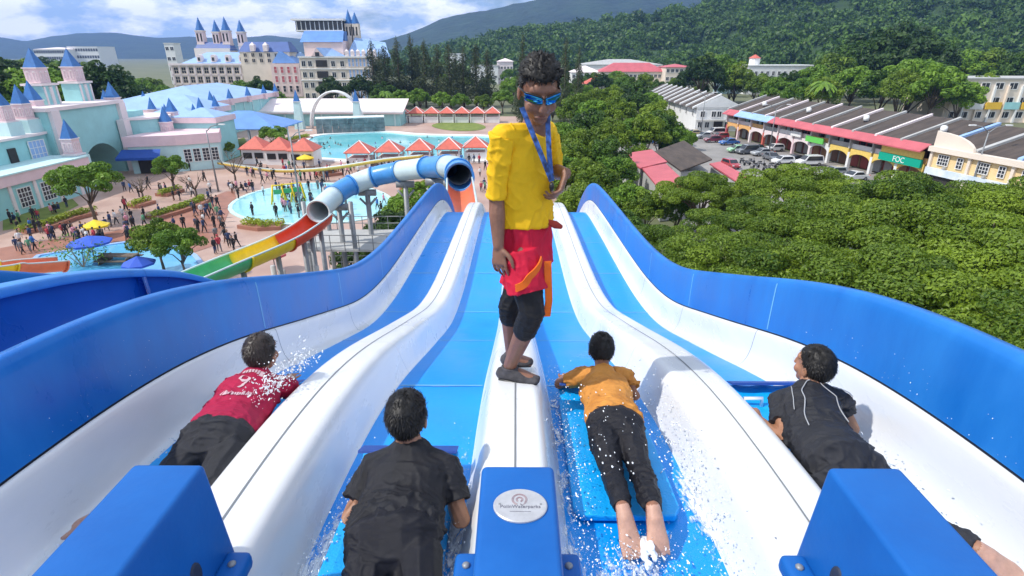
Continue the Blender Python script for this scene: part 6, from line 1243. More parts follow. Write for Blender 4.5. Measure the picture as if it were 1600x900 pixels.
def rider(label, J, shirt_m, trous_m, skin, g, hs, hf, hair_m, seed, sleeve=.62, leg_to=1.0, back=-.075, torso=(.150, .098), long=1.0):
    t = thing('person', label, 'person', J['pelvis'].copy()); t.location.z = P(J['pelvis'].y)+FLOOR; off = -Vector(t.location)
    side = (J['shR']-J['shL']).normalized(); up = side.cross((J['chest']-J['pelvis']).normalized()); tw, tb = torso
    def place(me, name): o = link(name, me, t); o.location = off; return o
    # ---- body
    b = MB(); head_prims(b, J['head'], hf, (0, 0, 1), hs); hfw = Vector(hf).normalized()
    hb = J['head']-hfw*.025*hs-Vector((0, 0, .06*hs)); rt(b, [hb+Vector((0, 0, .02)), J['neck']], [.048*g, .052*g])
    etube(b, [J['neck'], J['chest'], J['belly'], J['pelvis']], [(tw*.45*g, tb*.55*g), (tw*.78*g, tb*.78*g), (tw*.66*g, tb*.66*g), (tw*.62*g, tb*.62*g)], side)
    for s in ('L', 'R'):
        rt(b, [J['sh'+s], J['sh'+s].lerp(J['el'+s], .5), J['el'+s], J['el'+s].lerp(J['wr'+s], .35), J['wr'+s]], [.036*g, .036*g, .037*g, .037*g, .025*g])
        rt(b, [J['hip'+s], J['hip'+s].lerp(J['kn'+s], .5), J['kn'+s], J['kn'+s].lerp(J['an'+s], .35), J['an'+s]], [.046*g, .046*g, .040*g, .044*g, .030*g])
        hd = J.get('hd'+s, (J['wr'+s]-J['el'+s])); hand_prims(b, J['wr'+s], hd, Vector((0, 0, -1)), .82*g, .35, 1 if s == 'L' else -1)
        an, toe = J['an'+s], J['toe'+s]; fd = (toe-an).normalized(); fs = side
        up_f = fs.cross(fd); etube(b, [an-fd*.012, an+fd*.03, an.lerp(toe, .45), an.lerp(toe, .8), toe], [(.034*g, .038*g), (.040*g, .040*g), (.044*g, .030*g), (.053*g, .022*g), (.050*g, .015*g)], fs)
        for k in range(5): q = toe+fs*(k-2)*.021*g; rt(b, [q-fd*.02, q+fd*(.028-.004*abs(k-1))*g], [.0105*g, .009*g], 7)
    bme = fuse(b, 'body', [skin, SOLE], .0052, 3)
    for pl in bme.polygons:
        c = pl.center
        if c.y > max(J['anL'].y, J['anR'].y)+.03: continue
        for s in ('L', 'R'):
            a_, t_ = J['an'+s], J['toe'+s]; d_ = t_-a_; u = (c-a_).dot(d_)/d_.dot(d_)
            if -.15 < u < 1.6 and (a_+d_*u-c).length < .075 and pl.normal.dot(Vector((0, -.55, .85))) > .25: pl.material_index = 1
    place(bme, 'body'); hair_part(t, J['head'], hf, (0, 0, 1), hs, hair_m, seed, long=long, back=back).location = off
    # ---- shirt
    q = MB(); e = .013; low = J['pelvis'].lerp(J['belly'], .25)
    etube(q, [J['neck'].lerp(J['chest'], .18), J['neck'].lerp(J['chest'], .55), J['chest'], J['belly'], low], [(tw*.50*g+e, tb*.62*g+e), (tw*.92*g+e, tb*.86*g+e), (tw*1.0*g+e, tb*g+e), (tw*.97*g+e, tb*.97*g+e), (tw*1.04*g+e, tb*1.05*g+e)], side)
    for s in ('L', 'R'):
        rt(q, [J['neck'].lerp(J['sh'+s], .35)-up*.01, J['sh'+s], J['sh'+s].lerp(J['el'+s], .5*sleeve/.62), J['sh'+s].lerp(J['el'+s], sleeve)], [.052*g, .060*g, .057*g, .060*g], cap=False)
    fwd = (J['chest']-J['pelvis']).normalized(); AX = (side, fwd, up)
    sm = wrinkle(fuse(q, 'shirt', shirt_m, .0060, 4), .017, 15, (.42, 1.0, .8), seed, ax=AX); so = place(sm, 'shirt')
    # ---- trousers
    q = MB(); etube(q, [J['belly'].lerp(J['pelvis'], .6), J['pelvis'], J['pelvis'].lerp((J['hipL']+J['hipR'])/2, .9)], [(tw*.98*g+.008, tb*.97*g+.008), (tw*1.04*g+.012, tb*1.06*g+.012), (tw*.95*g+.008, tb*.95*g)], side)
    for s in ('L', 'R'):
        k_ = J['kn'+s]; a_ = J['kn'+s].lerp(J['an'+s], leg_to); h_ = J['hip'+s]
        rt(q, [h_.lerp(J['pelvis'], .3)+Vector((0, 0, .012)), h_, h_.lerp(k_, .5), k_, k_.lerp(a_, .5), a_], [.084*g, .092*g, .077*g, .060*g, .058*g, .046*g], cap=False)
    place(wrinkle(fuse(q, 'trousers', trous_m, .0060, 4), .014, 16, (.6, .9, .8), seed+7, ax=AX), 'trousers')
    t['_off'] = 0; del t['_off']; return t, so, sm, off
# ---- foam mats
M['mat_blue'] = mat('mat_blue', (0.002, 0.37, 0.90), .45, .08, 6, .2, 90); M['mat_navy'] = mat('mat_navy', (0.006, 0.055, 0.30), .5, .12, 6, .2, 90)
def foam_mat(label, x0, x1, y0, y1, lift, skew=0.0):
    t = thing('foam_mat', label, 'mat', ((x0+x1)/2, y0, P(y0)+FLOOR), 0, 'blue foam riding mats'); th = .032; ys = np.linspace(y0, y1, 22); vs = []; n = 10
    for y in ys:
        u = (y-y0)/(y1-y0); l_ = lift*max(0, (u-.80)/.20)**1.5; z0 = P(y)+FLOOR+.012+l_; rnd = .03*max(0, 1-(u/.05))**2; sx = skew*u
        a, b = x0+rnd+sx, x1-rnd+sx
        for k in range(n): x = a+(b-a)*k/(n-1); vs.append((x, y, z0+th+.004*math.sin(k*1.7)))
        for k in range(n): x = b-(b-a)*k/(n-1); vs.append((x, y, z0))
    K = 2*n; mb = MB(); mb.add(vs, [(i*K+k, i*K+(k+1) % K, (i+1)*K+(k+1) % K, (i+1)*K+k) for i in range(len(ys)-1) for k in range(K)]+[tuple(range(K-1, -1, -1)), tuple(range((len(ys)-1)*K, len(ys)*K))], 0)
    o = wpart('pad', mb, M['mat_blue'], t, False); bevel(o, .008, 2, 50)
    y = y1-.01; mb = MB(); zf = P(y1)+FLOOR+.012+lift; mb.add([(x0+skew, y1+.002, zf+.05), (x1+skew, y1+.002, zf+.05), (x1+skew, y1-.09, zf+.085), (x0+skew, y1-.09, zf+.085), (x0+skew, y1+.012, zf+.05), (x1+skew, y1+.012, zf+.05), (x1+skew, y1-.08, zf+.096), (x0+skew, y1-.08, zf+.096)], [(3,2,1,0),(4,5,6,7),(0,1,5,4),(1,2,6,5),(2,3,7,6),(3,0,4,7)]); o = wpart('nose_flap', mb, M['mat_navy'], t); bevel(o, .008, 2)
    for q in ((-.3,) if x0 > 1 else ()):
        xm = (x0+x1)/2+q*(x1-x0)+skew; mb = MB(); mb.tube([(xm-.05, y1-.20, P(y1)+FLOOR+.06+lift*.3), (xm-.05, y1-.19, P(y1)+FLOOR+.115+lift*.4), (xm+.05, y1-.19, P(y1)+FLOOR+.115+lift*.4), (xm+.05, y1-.20, P(y1)+FLOOR+.06+lift*.3)], .012, 8); wpart('handle', mb, M['slide_white'], t, True)
    return t
foam_mat('bright blue mat under the rider in the orange shirt', .24, .68, 1.74, 2.90, .07, .02)
foam_mat('bright blue mat under the black-shirted rider at bottom centre', -.70, -.26, 1.02, 2.10, .07)
foam_mat('blue mat under the red-shirted rider in the left lane', -1.70, -1.28, 1.70, 2.92, .07)
foam_mat('blue mat under the black-shirted rider in the right lane', 1.28, 1.70, 1.72, 2.92, .07)
SK1 = skinmat('skin_tan', (0.34, 0.165, 0.095)); SK2 = skinmat('skin_brown', (0.27, 0.12, 0.07)); SK3 = skinmat('skin_deep', (0.235, 0.112, 0.072)); SOLE = skinmat('skin_sole', (0.52, 0.30, 0.22))
cl_black = clothmat('cloth_wet_black', (0.017, 0.017, 0.021), .42); cl_trous = clothmat('cloth_wet_trousers', (0.013, 0.013, 0.018), .42); cl_orange = mat('cloth_orange', (0.44, 0.165, 0.028), .6, 0, 7, .35, 420, col2=(0.72, 0.32, 0.065), spec=.3); cl_red = clothmat('cloth_crimson', (0.40, 0.012, 0.06), .6); cl_grey = clothmat('cloth_charcoal', (0.026, 0.027, 0.033), .48)
def jd(**k): return {a: JF(*b) for a, b in k.items()}
# orange shirt
J = jd(head=(940, 545, .37), neck=(942, 578, .27), chest=(946, 606, .19), belly=(954, 638, .165), pelvis=(961, 664, .175), shL=(908, 588, .20), shR=(982, 587, .20), elL=(874, 600, .13), elR=(993, 618, .11), wrL=(880, 592, .085), wrR=(978, 600, .09), hipL=(944, 678, .16), hipR=(982, 678, .16), knL=(956, 737, .115), knR=(1003, 737, .115), anL=(975, 797, .145), anR=(1022, 797, .145), toeL=(990, 862, .045), toeR=(1031, 858, .045))
J['hdL'] = Vector((.5, 1, 0)); J['hdR'] = Vector((-.3, 1, 0))
rider('boy in an orange T-shirt and dark jeans lying on a mat, bare soles towards us', J, cl_orange, cl_trous, SK2, .84, .86, (0.0, 1, .06), HAIRM, 3, .58, .93, torso=(.150, .10))
# black shirt, bottom centre
J = jd(head=(637, 652, .46), neck=(642, 700, .345), chest=(640, 742, .26), belly=(630, 792, .215), pelvis=(616, 842, .23), shL=(586, 728, .275), shR=(700, 730, .275), elL=(548, 812, .13), elR=(722, 814, .13), wrL=(566, 770, .08), wrR=(704, 760, .08), hipL=(585, 868, .20), hipR=(652, 870, .20), knL=(558, 985, .13), knR=(668, 990, .13), anL=(545, 1120, .14), anR=(672, 1125, .14), toeL=(540, 1200, .06), toeR=(675, 1205, .06))
J['hdL'] = Vector((.4, 1, 0)); J['hdR'] = Vector((-.4, 1, 0))
rider('boy in a black T-shirt and black shorts on a mat at bottom centre', J, cl_black, cl_trous, SK1, 1.0, .93, (.12, 1, -.02), HAIRM, 11, .66, .95, back=-.085, torso=(.150, .10), long=1.1)
# crimson shirt
J = jd(head=(408, 553, .42), neck=(403, 586, .32), chest=(392, 614, .245), belly=(366, 654, .195), pelvis=(340, 688, .215), shL=(362, 606, .245), shR=(440, 606, .235), elL=(345, 645, .11), elR=(462, 612, .15), wrL=(370, 620, .085), wrR=(450, 595, .09), hipL=(312, 700, .185), hipR=(360, 706, .185), knL=(255, 752, .12), knR=(318, 775, .12), anL=(165, 806, .13), anR=(230, 850, .13), toeL=(122, 838, .07), toeR=(190, 900, .06))
J['hdL'] = Vector((.3, 1, 0)); J['hdR'] = Vector((0, 1, 0))
t, so, sm, off = rider('boy in a crimson number nine shirt lying in the left lane', J, cl_red, cl_grey, SK1, .95, .92, (.15, 1, .0), HAIRB, 19, .62, .95, torso=(.150, .10), long=1.05)
def on_cloth(me_text, mapper, bvh, lift):
    for v in me_text.vertices:
        p = mapper(v.co.x, v.co.y); h = bvh.find_nearest(p)
        v.co = h[0]+h[1]*lift
def print_text(body, size, origin, ux, uy, sm, m, parent, off, name='shirt_lettering', lift=.0035, sub=2):
    bvh = BVHTree.FromPolygons([v.co for v in sm.vertices], [p.vertices for p in sm.polygons])
    cu = bpy.data.curves.new('x', 'FONT'); cu.body = body; cu.size = size; cu.align_x = 'CENTER'; cu.align_y = 'CENTER'
    tmp = bpy.data.objects.new('tmp', cu); COL.objects.link(tmp); dg = bpy.context.evaluated_depsgraph_get(); me = bpy.data.meshes.new_from_object(tmp.evaluated_get(dg)); bpy.data.objects.remove(tmp)
    bm = bmesh.new(); bm.from_mesh(me); bmesh.ops.triangulate(bm, faces=bm.faces); bmesh.ops.subdivide_edges(bm, edges=bm.edges, cuts=sub, use_grid_fill=True); bm.to_mesh(me); bm.free()
    on_cloth(me, lambda x, y: origin+ux*x+uy*y, bvh, lift); me.materials.clear(); me.materials.append(m); o = link(name, me, parent); return o
PRT = mat('shirt_print', (0.60, 0.42, 0.46), .7)
sp = (J['neck']-J['pelvis']).normalized(); rg = (J['shR']-J['shL']).normalized(); up = rg.cross(sp).normalized(); c0 = J['chest'].lerp(J['belly'], .30)+up*.12
print_text('9', .135, c0, rg, sp, sm, PRT, so, off, 'shirt_number'); 
bvh = BVHTree.FromPolygons([v.co for v in sm.vertices], [p.vertices for p in sm.polygons]); rr = random.Random(2)
for n_, w_, y_, h_, bow in ((9, .150, .092, .024, .016), (14, .155, -.088, .013, 0)):      # worn, unreadable print lines
    for i in range(n_):
        x = w_*((i+.5)/n_-.5); mb = MB(); vs = []; ww = w_/n_*rr.uniform(.30, .42); hh = h_*rr.uniform(.35, .5); yy = y_-bow*(x/w_*2)**2
        for a_, b_ in ((-1, -1), (1, -1), (1, 1), (-1, 1)): h2 = bvh.find_nearest(c0+rg*(x+a_*ww)+sp*(yy+b_*hh)); vs.append(h2[0]+h2[1]*.0035)
        mb.add(vs, [(0, 1, 2, 3)]); mb.build('print_mark', PRT, so)
# charcoal shirt with pale piping
J = jd(head=(1272, 570, .45), neck=(1262, 604, .345), chest=(1264, 638, .265), belly=(1280, 684, .215), pelvis=(1310, 716, .235), shL=(1216, 626, .27), shR=(1308, 622, .265), elL=(1231, 694, .17), elR=(1330, 668, .12), wrL=(1186, 655, .17), wrR=(1305, 640, .09), hipL=(1288, 738, .20), hipR=(1350, 726, .205), knL=(1345, 800, .12), knR=(1394, 792, .12), anL=(1440, 870, .13), anR=(1528, 858, .13), toeL=(1490, 930, .06), toeR=(1588, 902, .07))
J['hdL'] = Vector((-.1, 1, .2)); J['hdR'] = Vector((-.3, 1, 0))
t, so, sm, off = rider('boy in a charcoal shirt with pale piping lying in the right lane', J, cl_grey, cl_grey, SK1, .98, .90, (-.42, 1, .05), HAIRM, 27, .50, .95, torso=(.136, .10), long=.9)
bvh = BVHTree.FromPolygons([v.co for v in sm.vertices], [p.vertices for p in sm.polygons]); sp = (J['neck']-J['pelvis']).normalized(); rg = (J['shR']-J['shL']).normalized(); up = rg.cross(sp).normalized(); 
def relax(pts, k=4):
    for _ in range(k): pts = [pts[0]]+[(pts[i-1]+pts[i]*2+pts[i+1])/4 for i in range(1, len(pts)-1)]+[pts[-1]]
    return pts
pip = mat('piping', (.34, .35, .37), .6)
for s, sd in (('L', -1), ('R', 1)):
    pts = []
    for u in np.linspace(0, 1, 26):
        p = arc3(J['neck']+rg*sd*.05+up*.2, J['sh'+s]-rg*sd*.030-sp*.02+up*.2, J['belly']+rg*sd*.115+up*.16, u); h = bvh.find_nearest(p); pts.append(h[0]+h[1]*.006)
    mb = MB(); mb.tube(relax(pts), .0026, 6); mb.build('piping', pip, so, True)
    pts = []
    for u in np.linspace(0, 1, 12): p = (J['sh'+s]-rg*sd*.02+up*.15).lerp(J['sh'+s].lerp(J['el'+s], .6)+up*.15+rg*sd*.03, u); h = bvh.find_nearest(p); pts.append(h[0]+h[1]*.006)
    mb = MB(); mb.tube(relax(pts), .0022, 6); mb.build('piping', pip, so, True)

# ================================================================== lifeguard
def LG(px, py, dy=0.0): return A(px, py, 2.67+dy)
zt = P(2.67)
K = dict(head=LG(842, 140, -.05), neck=LG(836, 188, .0), chest=LG(818, 235, 0), waist=LG(820, 320, .02), pelvis=LG(822, 372, .02), shR=LG(785, 213, -.13), elR=LG(776, 312, -.10), wrR=LG(779, 385, -.14), shL=LG(851, 205, .13), elL=LG(866, 268, .20), wrL=LG(884, 271, -.04),
         hipR=LG(812, 392, -.07), hipL=LG(832, 390, .08), knR=LG(832, 488, -.16), knL=LG(798, 478, .08), anR=LG(797, 566, -.02), anL=LG(800, 553, .13), toeR=Vector((.115, 2.60, zt+.03)), toeL=Vector((.085, 2.79, zt+.03)))
K['anR'] = Vector((-.030, 2.66, zt+.085)); K['anL'] = Vector((-.020, 2.80, zt+.085)); K['heR'] = Vector((-.075, 2.665, zt+.03)); K['heL'] = Vector((-.055, 2.815, zt+.03))
lg = thing('person', 'lifeguard in yellow long-sleeved shirt, red shorts and mirrored sunglasses standing on the centre divider', 'person', (0, 2.67, zt)); loff = -Vector(lg.location)
def lput(me, name, par=None):
    o = link(name, me, par or lg)
    if par is None: o.location = loff
    return o
def lbuild(mb, name, m, smooth=True, par=None):
    o = mb.build(name, m, par or lg, smooth)
    if par is None: o.location = loff
    return o
FB = Vector((.76, -.65, 0)).normalized(); SB = Vector((-FB.y, FB.x, 0))*1.0   # facing, and his left
SB = Vector((.65, .76, 0))
HF = Vector((.14, -.90, -.40)); HS = 1.10
b = MB(); M3 = head_prims(b, K['head'], HF, (0, 0, 1), HS)
rt(b, [K['head']-HF.normalized()*.03-Vector((0, 0, .07)), K['neck']-Vector((0, 0, .02))], [.054, .060])
etube(b, [K['neck']-Vector((0, 0, .03)), K['chest'], K['waist'], K['pelvis']], [(.075, .055), (.115, .075), (.11, .075), (.115, .08)], SB)
for s in ('L', 'R'):
    rt(b, [K['sh'+s], K['sh'+s].lerp(K['el'+s], .5), K['el'+s], K['el'+s].lerp(K['wr'+s], .3), K['wr'+s]], [.036, .036, .038, .040, .027])
    rt(b, [K['hip'+s], K['hip'+s].lerp(K['kn'+s], .5), K['kn'+s], K['kn'+s].lerp(K['an'+s], .3), K['an'+s]], [.066, .060, .050, .054, .036])
    etube(b, [K['he'+s], K['an'+s].lerp(K['toe'+s], .35)-Vector((0, 0, .02)), K['toe'+s]], [(.030, .030), (.036, .032), (.036, .018)], SB)
hand_prims(b, K['wrR'], Vector((.05, -.10, -1)), Vector((.5, .75, 0)), 1.06, .30, 1)
hand_prims(b, K['wrL'], Vector((-.30, -.35, -.85)), Vector((-.85, .1, .3)), 1.10, .70, 1)
lput(fuse(b, 'body', SK3, .0052, 3), 'body'); h_ = hair_part(lg, K['head'], HF, (0, 0, 1), HS, HAIRM, 41, curly=True, long=1.05); h_.location = loff
# lips
L3 = lambda x, y, z: K['head']+M3@(Vector((x, y, z))*HS)
for z in (-.068, -.077):
    mb = MB(); etube(mb, [L3(-.023, .086, z+.001), L3(-.008, .0945, z), L3(.008, .0945, z), L3(.023, .086, z+.001)], [(.002, .002), (.0042, .0048), (.0042, .0048), (.002, .002)], M3@Vector((0, 0, 1)), 8); lbuild(mb, 'lip', skinmat('lip', (.16, .058, .05)))
# sunglasses
gl = mat('mirror_lens', (0.015, 0.10, 0.42), .04, 0, 22, metal=1.0, col2=(.05, .36, .55), detail=2); fm = mat('glasses_frame', (.012, .012, .014), .3)
for s in (-1, 1):
    vs = []; nu, nv = 9, 6
    for j in range(nv):
        for i in range(nu):
            u = i/(nu-1); w = j/(nv-1); x = s*(.006+.066*u); hgt = .0215*(1-.30*u*u)*(1-.30*(1-u)**2); y = .109-.030*u**1.6-.012*u; z = .006+(.5-w)*2*hgt+.002*u; y += .006*(1-(2*w-1)**2); vs.append(L3(x, y, z))
    mb = MB(); mb.add(vs, [(j*nu+i, j*nu+i+1, (j+1)*nu+i+1, (j+1)*nu+i) for j in range(nv-1) for i in range(nu-1)]); o = lbuild(mb, 'sunglass_lens', gl); sm_ = o.modifiers.new('s', 'SOLIDIFY'); sm_.thickness = .0025
    mb = MB(); mb.tube([vs[i]+M3@Vector((0, .002, .0015)) for i in range(nu)]+[L3(s*.078, .035, .020), L3(s*.083, -.005, .012)], .0034, 6); lbuild(mb, 'sunglass_frame', fm)
mb = MB(); mb.tube([L3(-.008, .109, .018), L3(0, .113, .016), L3(.008, .109, .018)], .003, 6); lbuild(mb, 'sunglass_bridge', fm)
# shirt
yel = clothmat('cloth_yellow', (0.88, 0.51, 0.010), .62, .08); q = MB(); e = .016; nk = K['neck']-Vector((0, 0, .045))
etube(q, [nk, nk.lerp(K['chest'], .4), K['chest'], K['waist'], LG(820, 347, .02)], [(.066+e, .058+e), (.125+e, .088+e), (.145+e, .104+e), (.134+e, .100+e), (.144+e, .108+e)], SB, cap=False)
for s in ('L', 'R'): rt(q, [nk.lerp(K['sh'+s], .3)-Vector((0, 0, .01)), K['sh'+s]], [.056, .060])
yme = wrinkle(fuse(q, 'shirt', yel, .0055, 4), .021, 8, (.8, .9, .5), 5, ax=(SB, Vector((.45, -.45, .77)), FB)); ysh = lput(yme, 'shirt')
for s in ('L', 'R'):
    q2 = MB(); rt(q2, [K['sh'+s].lerp(nk, .18), K['sh'+s], K['sh'+s].lerp(K['el'+s], .5), K['sh'+s].lerp(K['el'+s], .97)], [.056, .062, .054, .050], cap=False)
    lput(wrinkle(fuse(q2, 'sleeve', yel, .0055, 4), .015, 10, (.8, .8, .9), 15), 'sleeve')
# shorts, leggings, shoes
q = MB(); etube(q, [LG(821, 338, .02), K['pelvis'], LG(823, 405, .01)], [(.145, .105), (.158, .122), (.155, .122)], SB)
for s in ('L', 'R'): a_ = K['hip'+s]; c_ = K['hip'+s].lerp(K['kn'+s], .66); rt(q, [a_, a_.lerp(c_, .5), c_], [.100, .104, .108], cap=False)
_s = wrinkle(fuse(q, 'shorts', clothmat('cloth_red', (0.58, 0.012, 0.045), .65, .10), .0055, 4), .017, 9, (1, 1, .4), 15); shme = _s; lput(_s, 'shorts')
for s, end in (('L', 1.12), ('R', 1.16)):
    q = MB(); h = K['hip'+s]; k_ = K['kn'+s]; a_ = K['an'+s]; rt(q, [h.lerp(k_, .3), h.lerp(k_, .7), k_, k_.lerp(a_, (end-1)*1.9)], [.084, .074, .066, .064]); lput(wrinkle(fuse(q, 'legging', clothmat('cloth_legging', (.013, .013, .015), .5), .006, 4), .005, 14, (1, 1, 2), 25), 'legging')
    q = MB(); he, to, an = K['he'+s], K['toe'+s], K['an'+s]; etube(q, [he+Vector((0, 0, .004)), he.lerp(to, .35)+Vector((0, 0, .012)), he.lerp(to, .75), to], [(.036, .036), (.042, .042), (.044, .028), (.036, .020)], SB); rt(q, [an-Vector((0, 0, .045)), an-Vector((0, 0, .004))], [.050, .047], cap=False)
    sh_ = lput(wrinkle(fuse(q, 'shoe', clothmat('cloth_shoe', (.075, .072, .080), .7, .45), .005, 4), .003, 22, (1, 1, 1), 3), 'shoe')
    q = MB(); etube(q, [he+Vector((-.004, 0, -.020)), he.lerp(to, .5)-Vector((0, 0, .017)), to+Vector((.004, 0, -.012))], [(.038, .010), (.046, .009), (.037, .009)], SB); o = q.build('sole', fm, sh_, True)
# lanyard
bvh = BVHTree.FromPolygons([v.co for v in yme.vertices], [p.vertices for p in yme.polygons]); lan = mat('lanyard', (0.006, 0.012, 0.05), .6, 0, 34, col2=(.04, .14, .48), detail=1)
def ribbon(pts, w, wd, m, name, th=.0018, par=None):
    mb = MB(); vs = []
    for i, p in enumerate(pts):
        t_ = (pts[min(i+1, len(pts)-1)]-pts[max(i-1, 0)]).normalized(); a_ = (Vector(wd)-t_*Vector(wd).dot(t_)).normalized()*w/2; n_ = t_.cross(a_).normalized()*th; vs += [p-a_-n_, p+a_-n_, p+a_+n_, p-a_+n_]
    n = len(pts); mb.add(vs, [(i*4+k, i*4+(k+1) % 4, (i+1)*4+(k+1) % 4, (i+1)*4+k) for i in range(n-1) for k in range(4)]+[(3, 2, 1, 0), tuple(range(4*n-4, 4*n))]); return lbuild(mb, name, m, False, par)
tipL = LG(862, 283, -.16)
for a_, b_ in ((LG(815, 168, -.09), LG(838, 222, -.17)), (LG(856, 172, -.03), LG(855, 222, -.12))):
    pts = []
    for u in np.linspace(0, 1, 16):
        p = arc3(a_, b_, tipL, u); h = bvh.find_nearest(p); d_ = (p-h[0]); pts.append(h[0]+h[1]*.005 if d_.dot(h[1]) < .004 else p)
    ribbon(relax(pts, 2), .023, (1, .3, 0), lan, 'lanyard')
mb = MB(); mb.ball(tipL-Vector((0, 0, .025)), (.012, .018, .022), 10, 7); lbuild(mb, 'whistle', fm)
# orange rescue strap
orm = clothmat('cloth_strap', (0.85, 0.16, 0.015), .6, .08)
bvs = BVHTree.FromPolygons([v.co for v in shme.vertices], [p.vertices for p in shme.polygons])
def hug(pts, n=14, lift=.014):
    out = []
    for p in catmull(pts, 5): h = bvs.find_nearest(p); out.append(h[0]+h[1]*lift)
    return relax(out, 6)
ribbon(hug([LG(796, 450, -.25), LG(812, 452, -.30), LG(832, 444, -.32), LG(850, 424, -.25), LG(858, 404, -.15)]), .036, (0, 0, 1), orm, 'rescue_strap', .003)
ribbon([LG(856, 408, -.12), LG(857, 440, -.14), LG(858, 470, -.13), LG(855, 494, -.12)], .036, (1, .2, 0), orm, 'strap_tail', .004)
mb = MB(); rt(mb, [LG(858, 347, -.05), LG(868, 351, -.06), LG(876, 354, -.05)], [.014, .020, .012]); lbuild(mb, 'strap_knot', clothmat('cloth_knot', (.40, .05, .035)))
# ================================================================== running water and spray
def foam_material(name, amount, scale=38):
    m = bpy.data.materials.new(name); m.use_nodes = True; nt = m.node_tree; b = nt.nodes['Principled BSDF']; out = nt.nodes['Material Output']
    tc = nt.nodes.new('ShaderNodeTexCoord'); mp = nt.nodes.new('ShaderNodeMapping'); mp.inputs['Scale'].default_value = (1.0, .38, 1.0); nt.links.new(tc.outputs['Object'], mp.inputs['Vector'])
    n1 = nt.nodes.new('ShaderNodeTexNoise'); n1.inputs['Scale'].default_value = scale; n1.inputs['Detail'].default_value = 7; n1.inputs['Roughness'].default_value = .68; n1.inputs['Distortion'].default_value = .6; nt.links.new(mp.outputs[0], n1.inputs['Vector'])
    at = nt.nodes.new('ShaderNodeAttribute'); at.attribute_name = 'tint'
    ad = nt.nodes.new('ShaderNodeMath'); ad.operation = 'ADD'; nt.links.new(n1.outputs['Fac'], ad.inputs[0]); nt.links.new(at.outputs['Fac'], ad.inputs[1])
    rp = nt.nodes.new('ShaderNodeValToRGB'); rp.color_ramp.elements[0].position = .80; rp.color_ramp.elements[1].position = .98; nt.links.new(ad.outputs[0], rp.inputs['Fac'])
    b.inputs['Base Color'].default_value = (.80, .84, .87, 1); b.inputs['Roughness'].default_value = .45
    bp = nt.nodes.new('ShaderNodeBump'); bp.inputs['Strength'].default_value = .6; bp.inputs['Distance'].default_value = .012; nt.links.new(n1.outputs['Fac'], bp.inputs['Height']); nt.links.new(bp.outputs[0], b.inputs['Normal'])
    gl = nt.nodes.new('ShaderNodeBsdfGlossy'); gl.inputs['Roughness'].default_value = .08; gl.inputs['Color'].default_value = (.85, .92, 1, 1); bq = nt.nodes.new('ShaderNodeBump'); bq.inputs['Strength'].default_value = .25; bq.inputs['Distance'].default_value = .004; nt.links.new(n1.outputs['Fac'], bq.inputs['Height']); nt.links.new(bq.outputs[0], gl.inputs['Normal'])
    tr = nt.nodes.new('ShaderNodeBsdfTransparent'); tr.inputs['Color'].default_value = (.98, .995, 1, 1)
    fr = nt.nodes.new('ShaderNodeFresnel'); fr.inputs['IOR'].default_value = 1.33
    w = nt.nodes.new('ShaderNodeMixShader'); w.inputs[0].default_value = .03; nt.links.new(tr.outputs[0], w.inputs[1]); nt.links.new(gl.outputs[0], w.inputs[2])
    mx = nt.nodes.new('ShaderNodeMixShader'); nt.links.new(rp.outputs['Color'], mx.inputs[0]); nt.links.new(w.outputs[0], mx.inputs[1]); nt.links.new(b.outputs[0], mx.inputs[2]); nt.links.new(mx.outputs[0], out.inputs['Surface'])
    return m
FOAM = foam_material('running_water', 1)
def lane_water(i, a, b, spots, y1, label):
    """spots: (x, y, rx, ry, strength) where the water churns"""
    ny = 190; nx = 26; ys = .35+(y1-.35)*np.linspace(0, 1, ny)**1.9; V = []; T = []
    for y in ys:
        for k in range(nx):
            x = a+(b-a)*k/(nx-1); e = min(k, nx-1-k)/(nx-1); f = 0.0
            for sx, sy, rx, ry, st in spots: f = max(f, st*math.exp(-((x-sx)/rx)**2-((y-sy)/ry)**2))
            f = max(f, .20*max(0, 1-e/.10)*max(0, 1-max(0, y-2.6)/1.2)); f = max(f, .19*max(0, min(1, (5.2-y)/3.0))); f *= .75+.6*noise.noise((x*6, y*3, i*3.1))
            near = max(0, min(1, (3.4-y)/1.2)); edge = max(0, 1-e/.08)
            z = FLOOR+.0035+.010*f+(.004*noise.noise((x*30, y*14, i))+.003)*near+.018*edge*edge*near
            V.append((x, y, P(y)+z)); T.append(max(0, f))
    F = [(j*nx+k, j*nx+k+1, (j+1)*nx+k+1, (j+1)*nx+k) for j in range(ny-1) for k in range(nx-1)]
    o = link('lane_water', np_mesh('lane_water', V, F, FOAM, attr=T, smooth=True)); return tag(o, label, 'water', kind='stuff')
lane_water(0, -1.765, -1.245, [(-1.70, 1.6, .10, .9, .40), (-1.34, 2.3, .10, .6, .45), (-1.45, 3.4, .3, .6, .22)], 13.6, 'thin running water with foam in the far left lane')
lane_water(1, -.80, -.195, [(-.72, 1.5, .09, .6, .46), (-.24, 1.5, .07, .6, .52), (-.25, 2.1, .06, .3, .36), (-.5, .9, .5, .5, .30)], 13.6, 'thin running water with foam beside the black-shirted rider')
lane_water(2, .195, .80, [(.22, 1.9, .08, 1.0, .45), (.77, 1.8, .09, .9, .52), (.45, 1.35, .22, .28, .50), (.72, 2.5, .10, .5, .42), (.24, 2.8, .06, .4, .36)], 13.6, 'churned white water around the rider in orange')
lane_water(3, 1.245, 1.765, [(1.70, 1.8, .09, .9, .45), (1.30, 2.2, .08, .7, .36), (1.5, 1.2, .4, .4, .32)], 13.6, 'thin running water with foam in the far right lane')
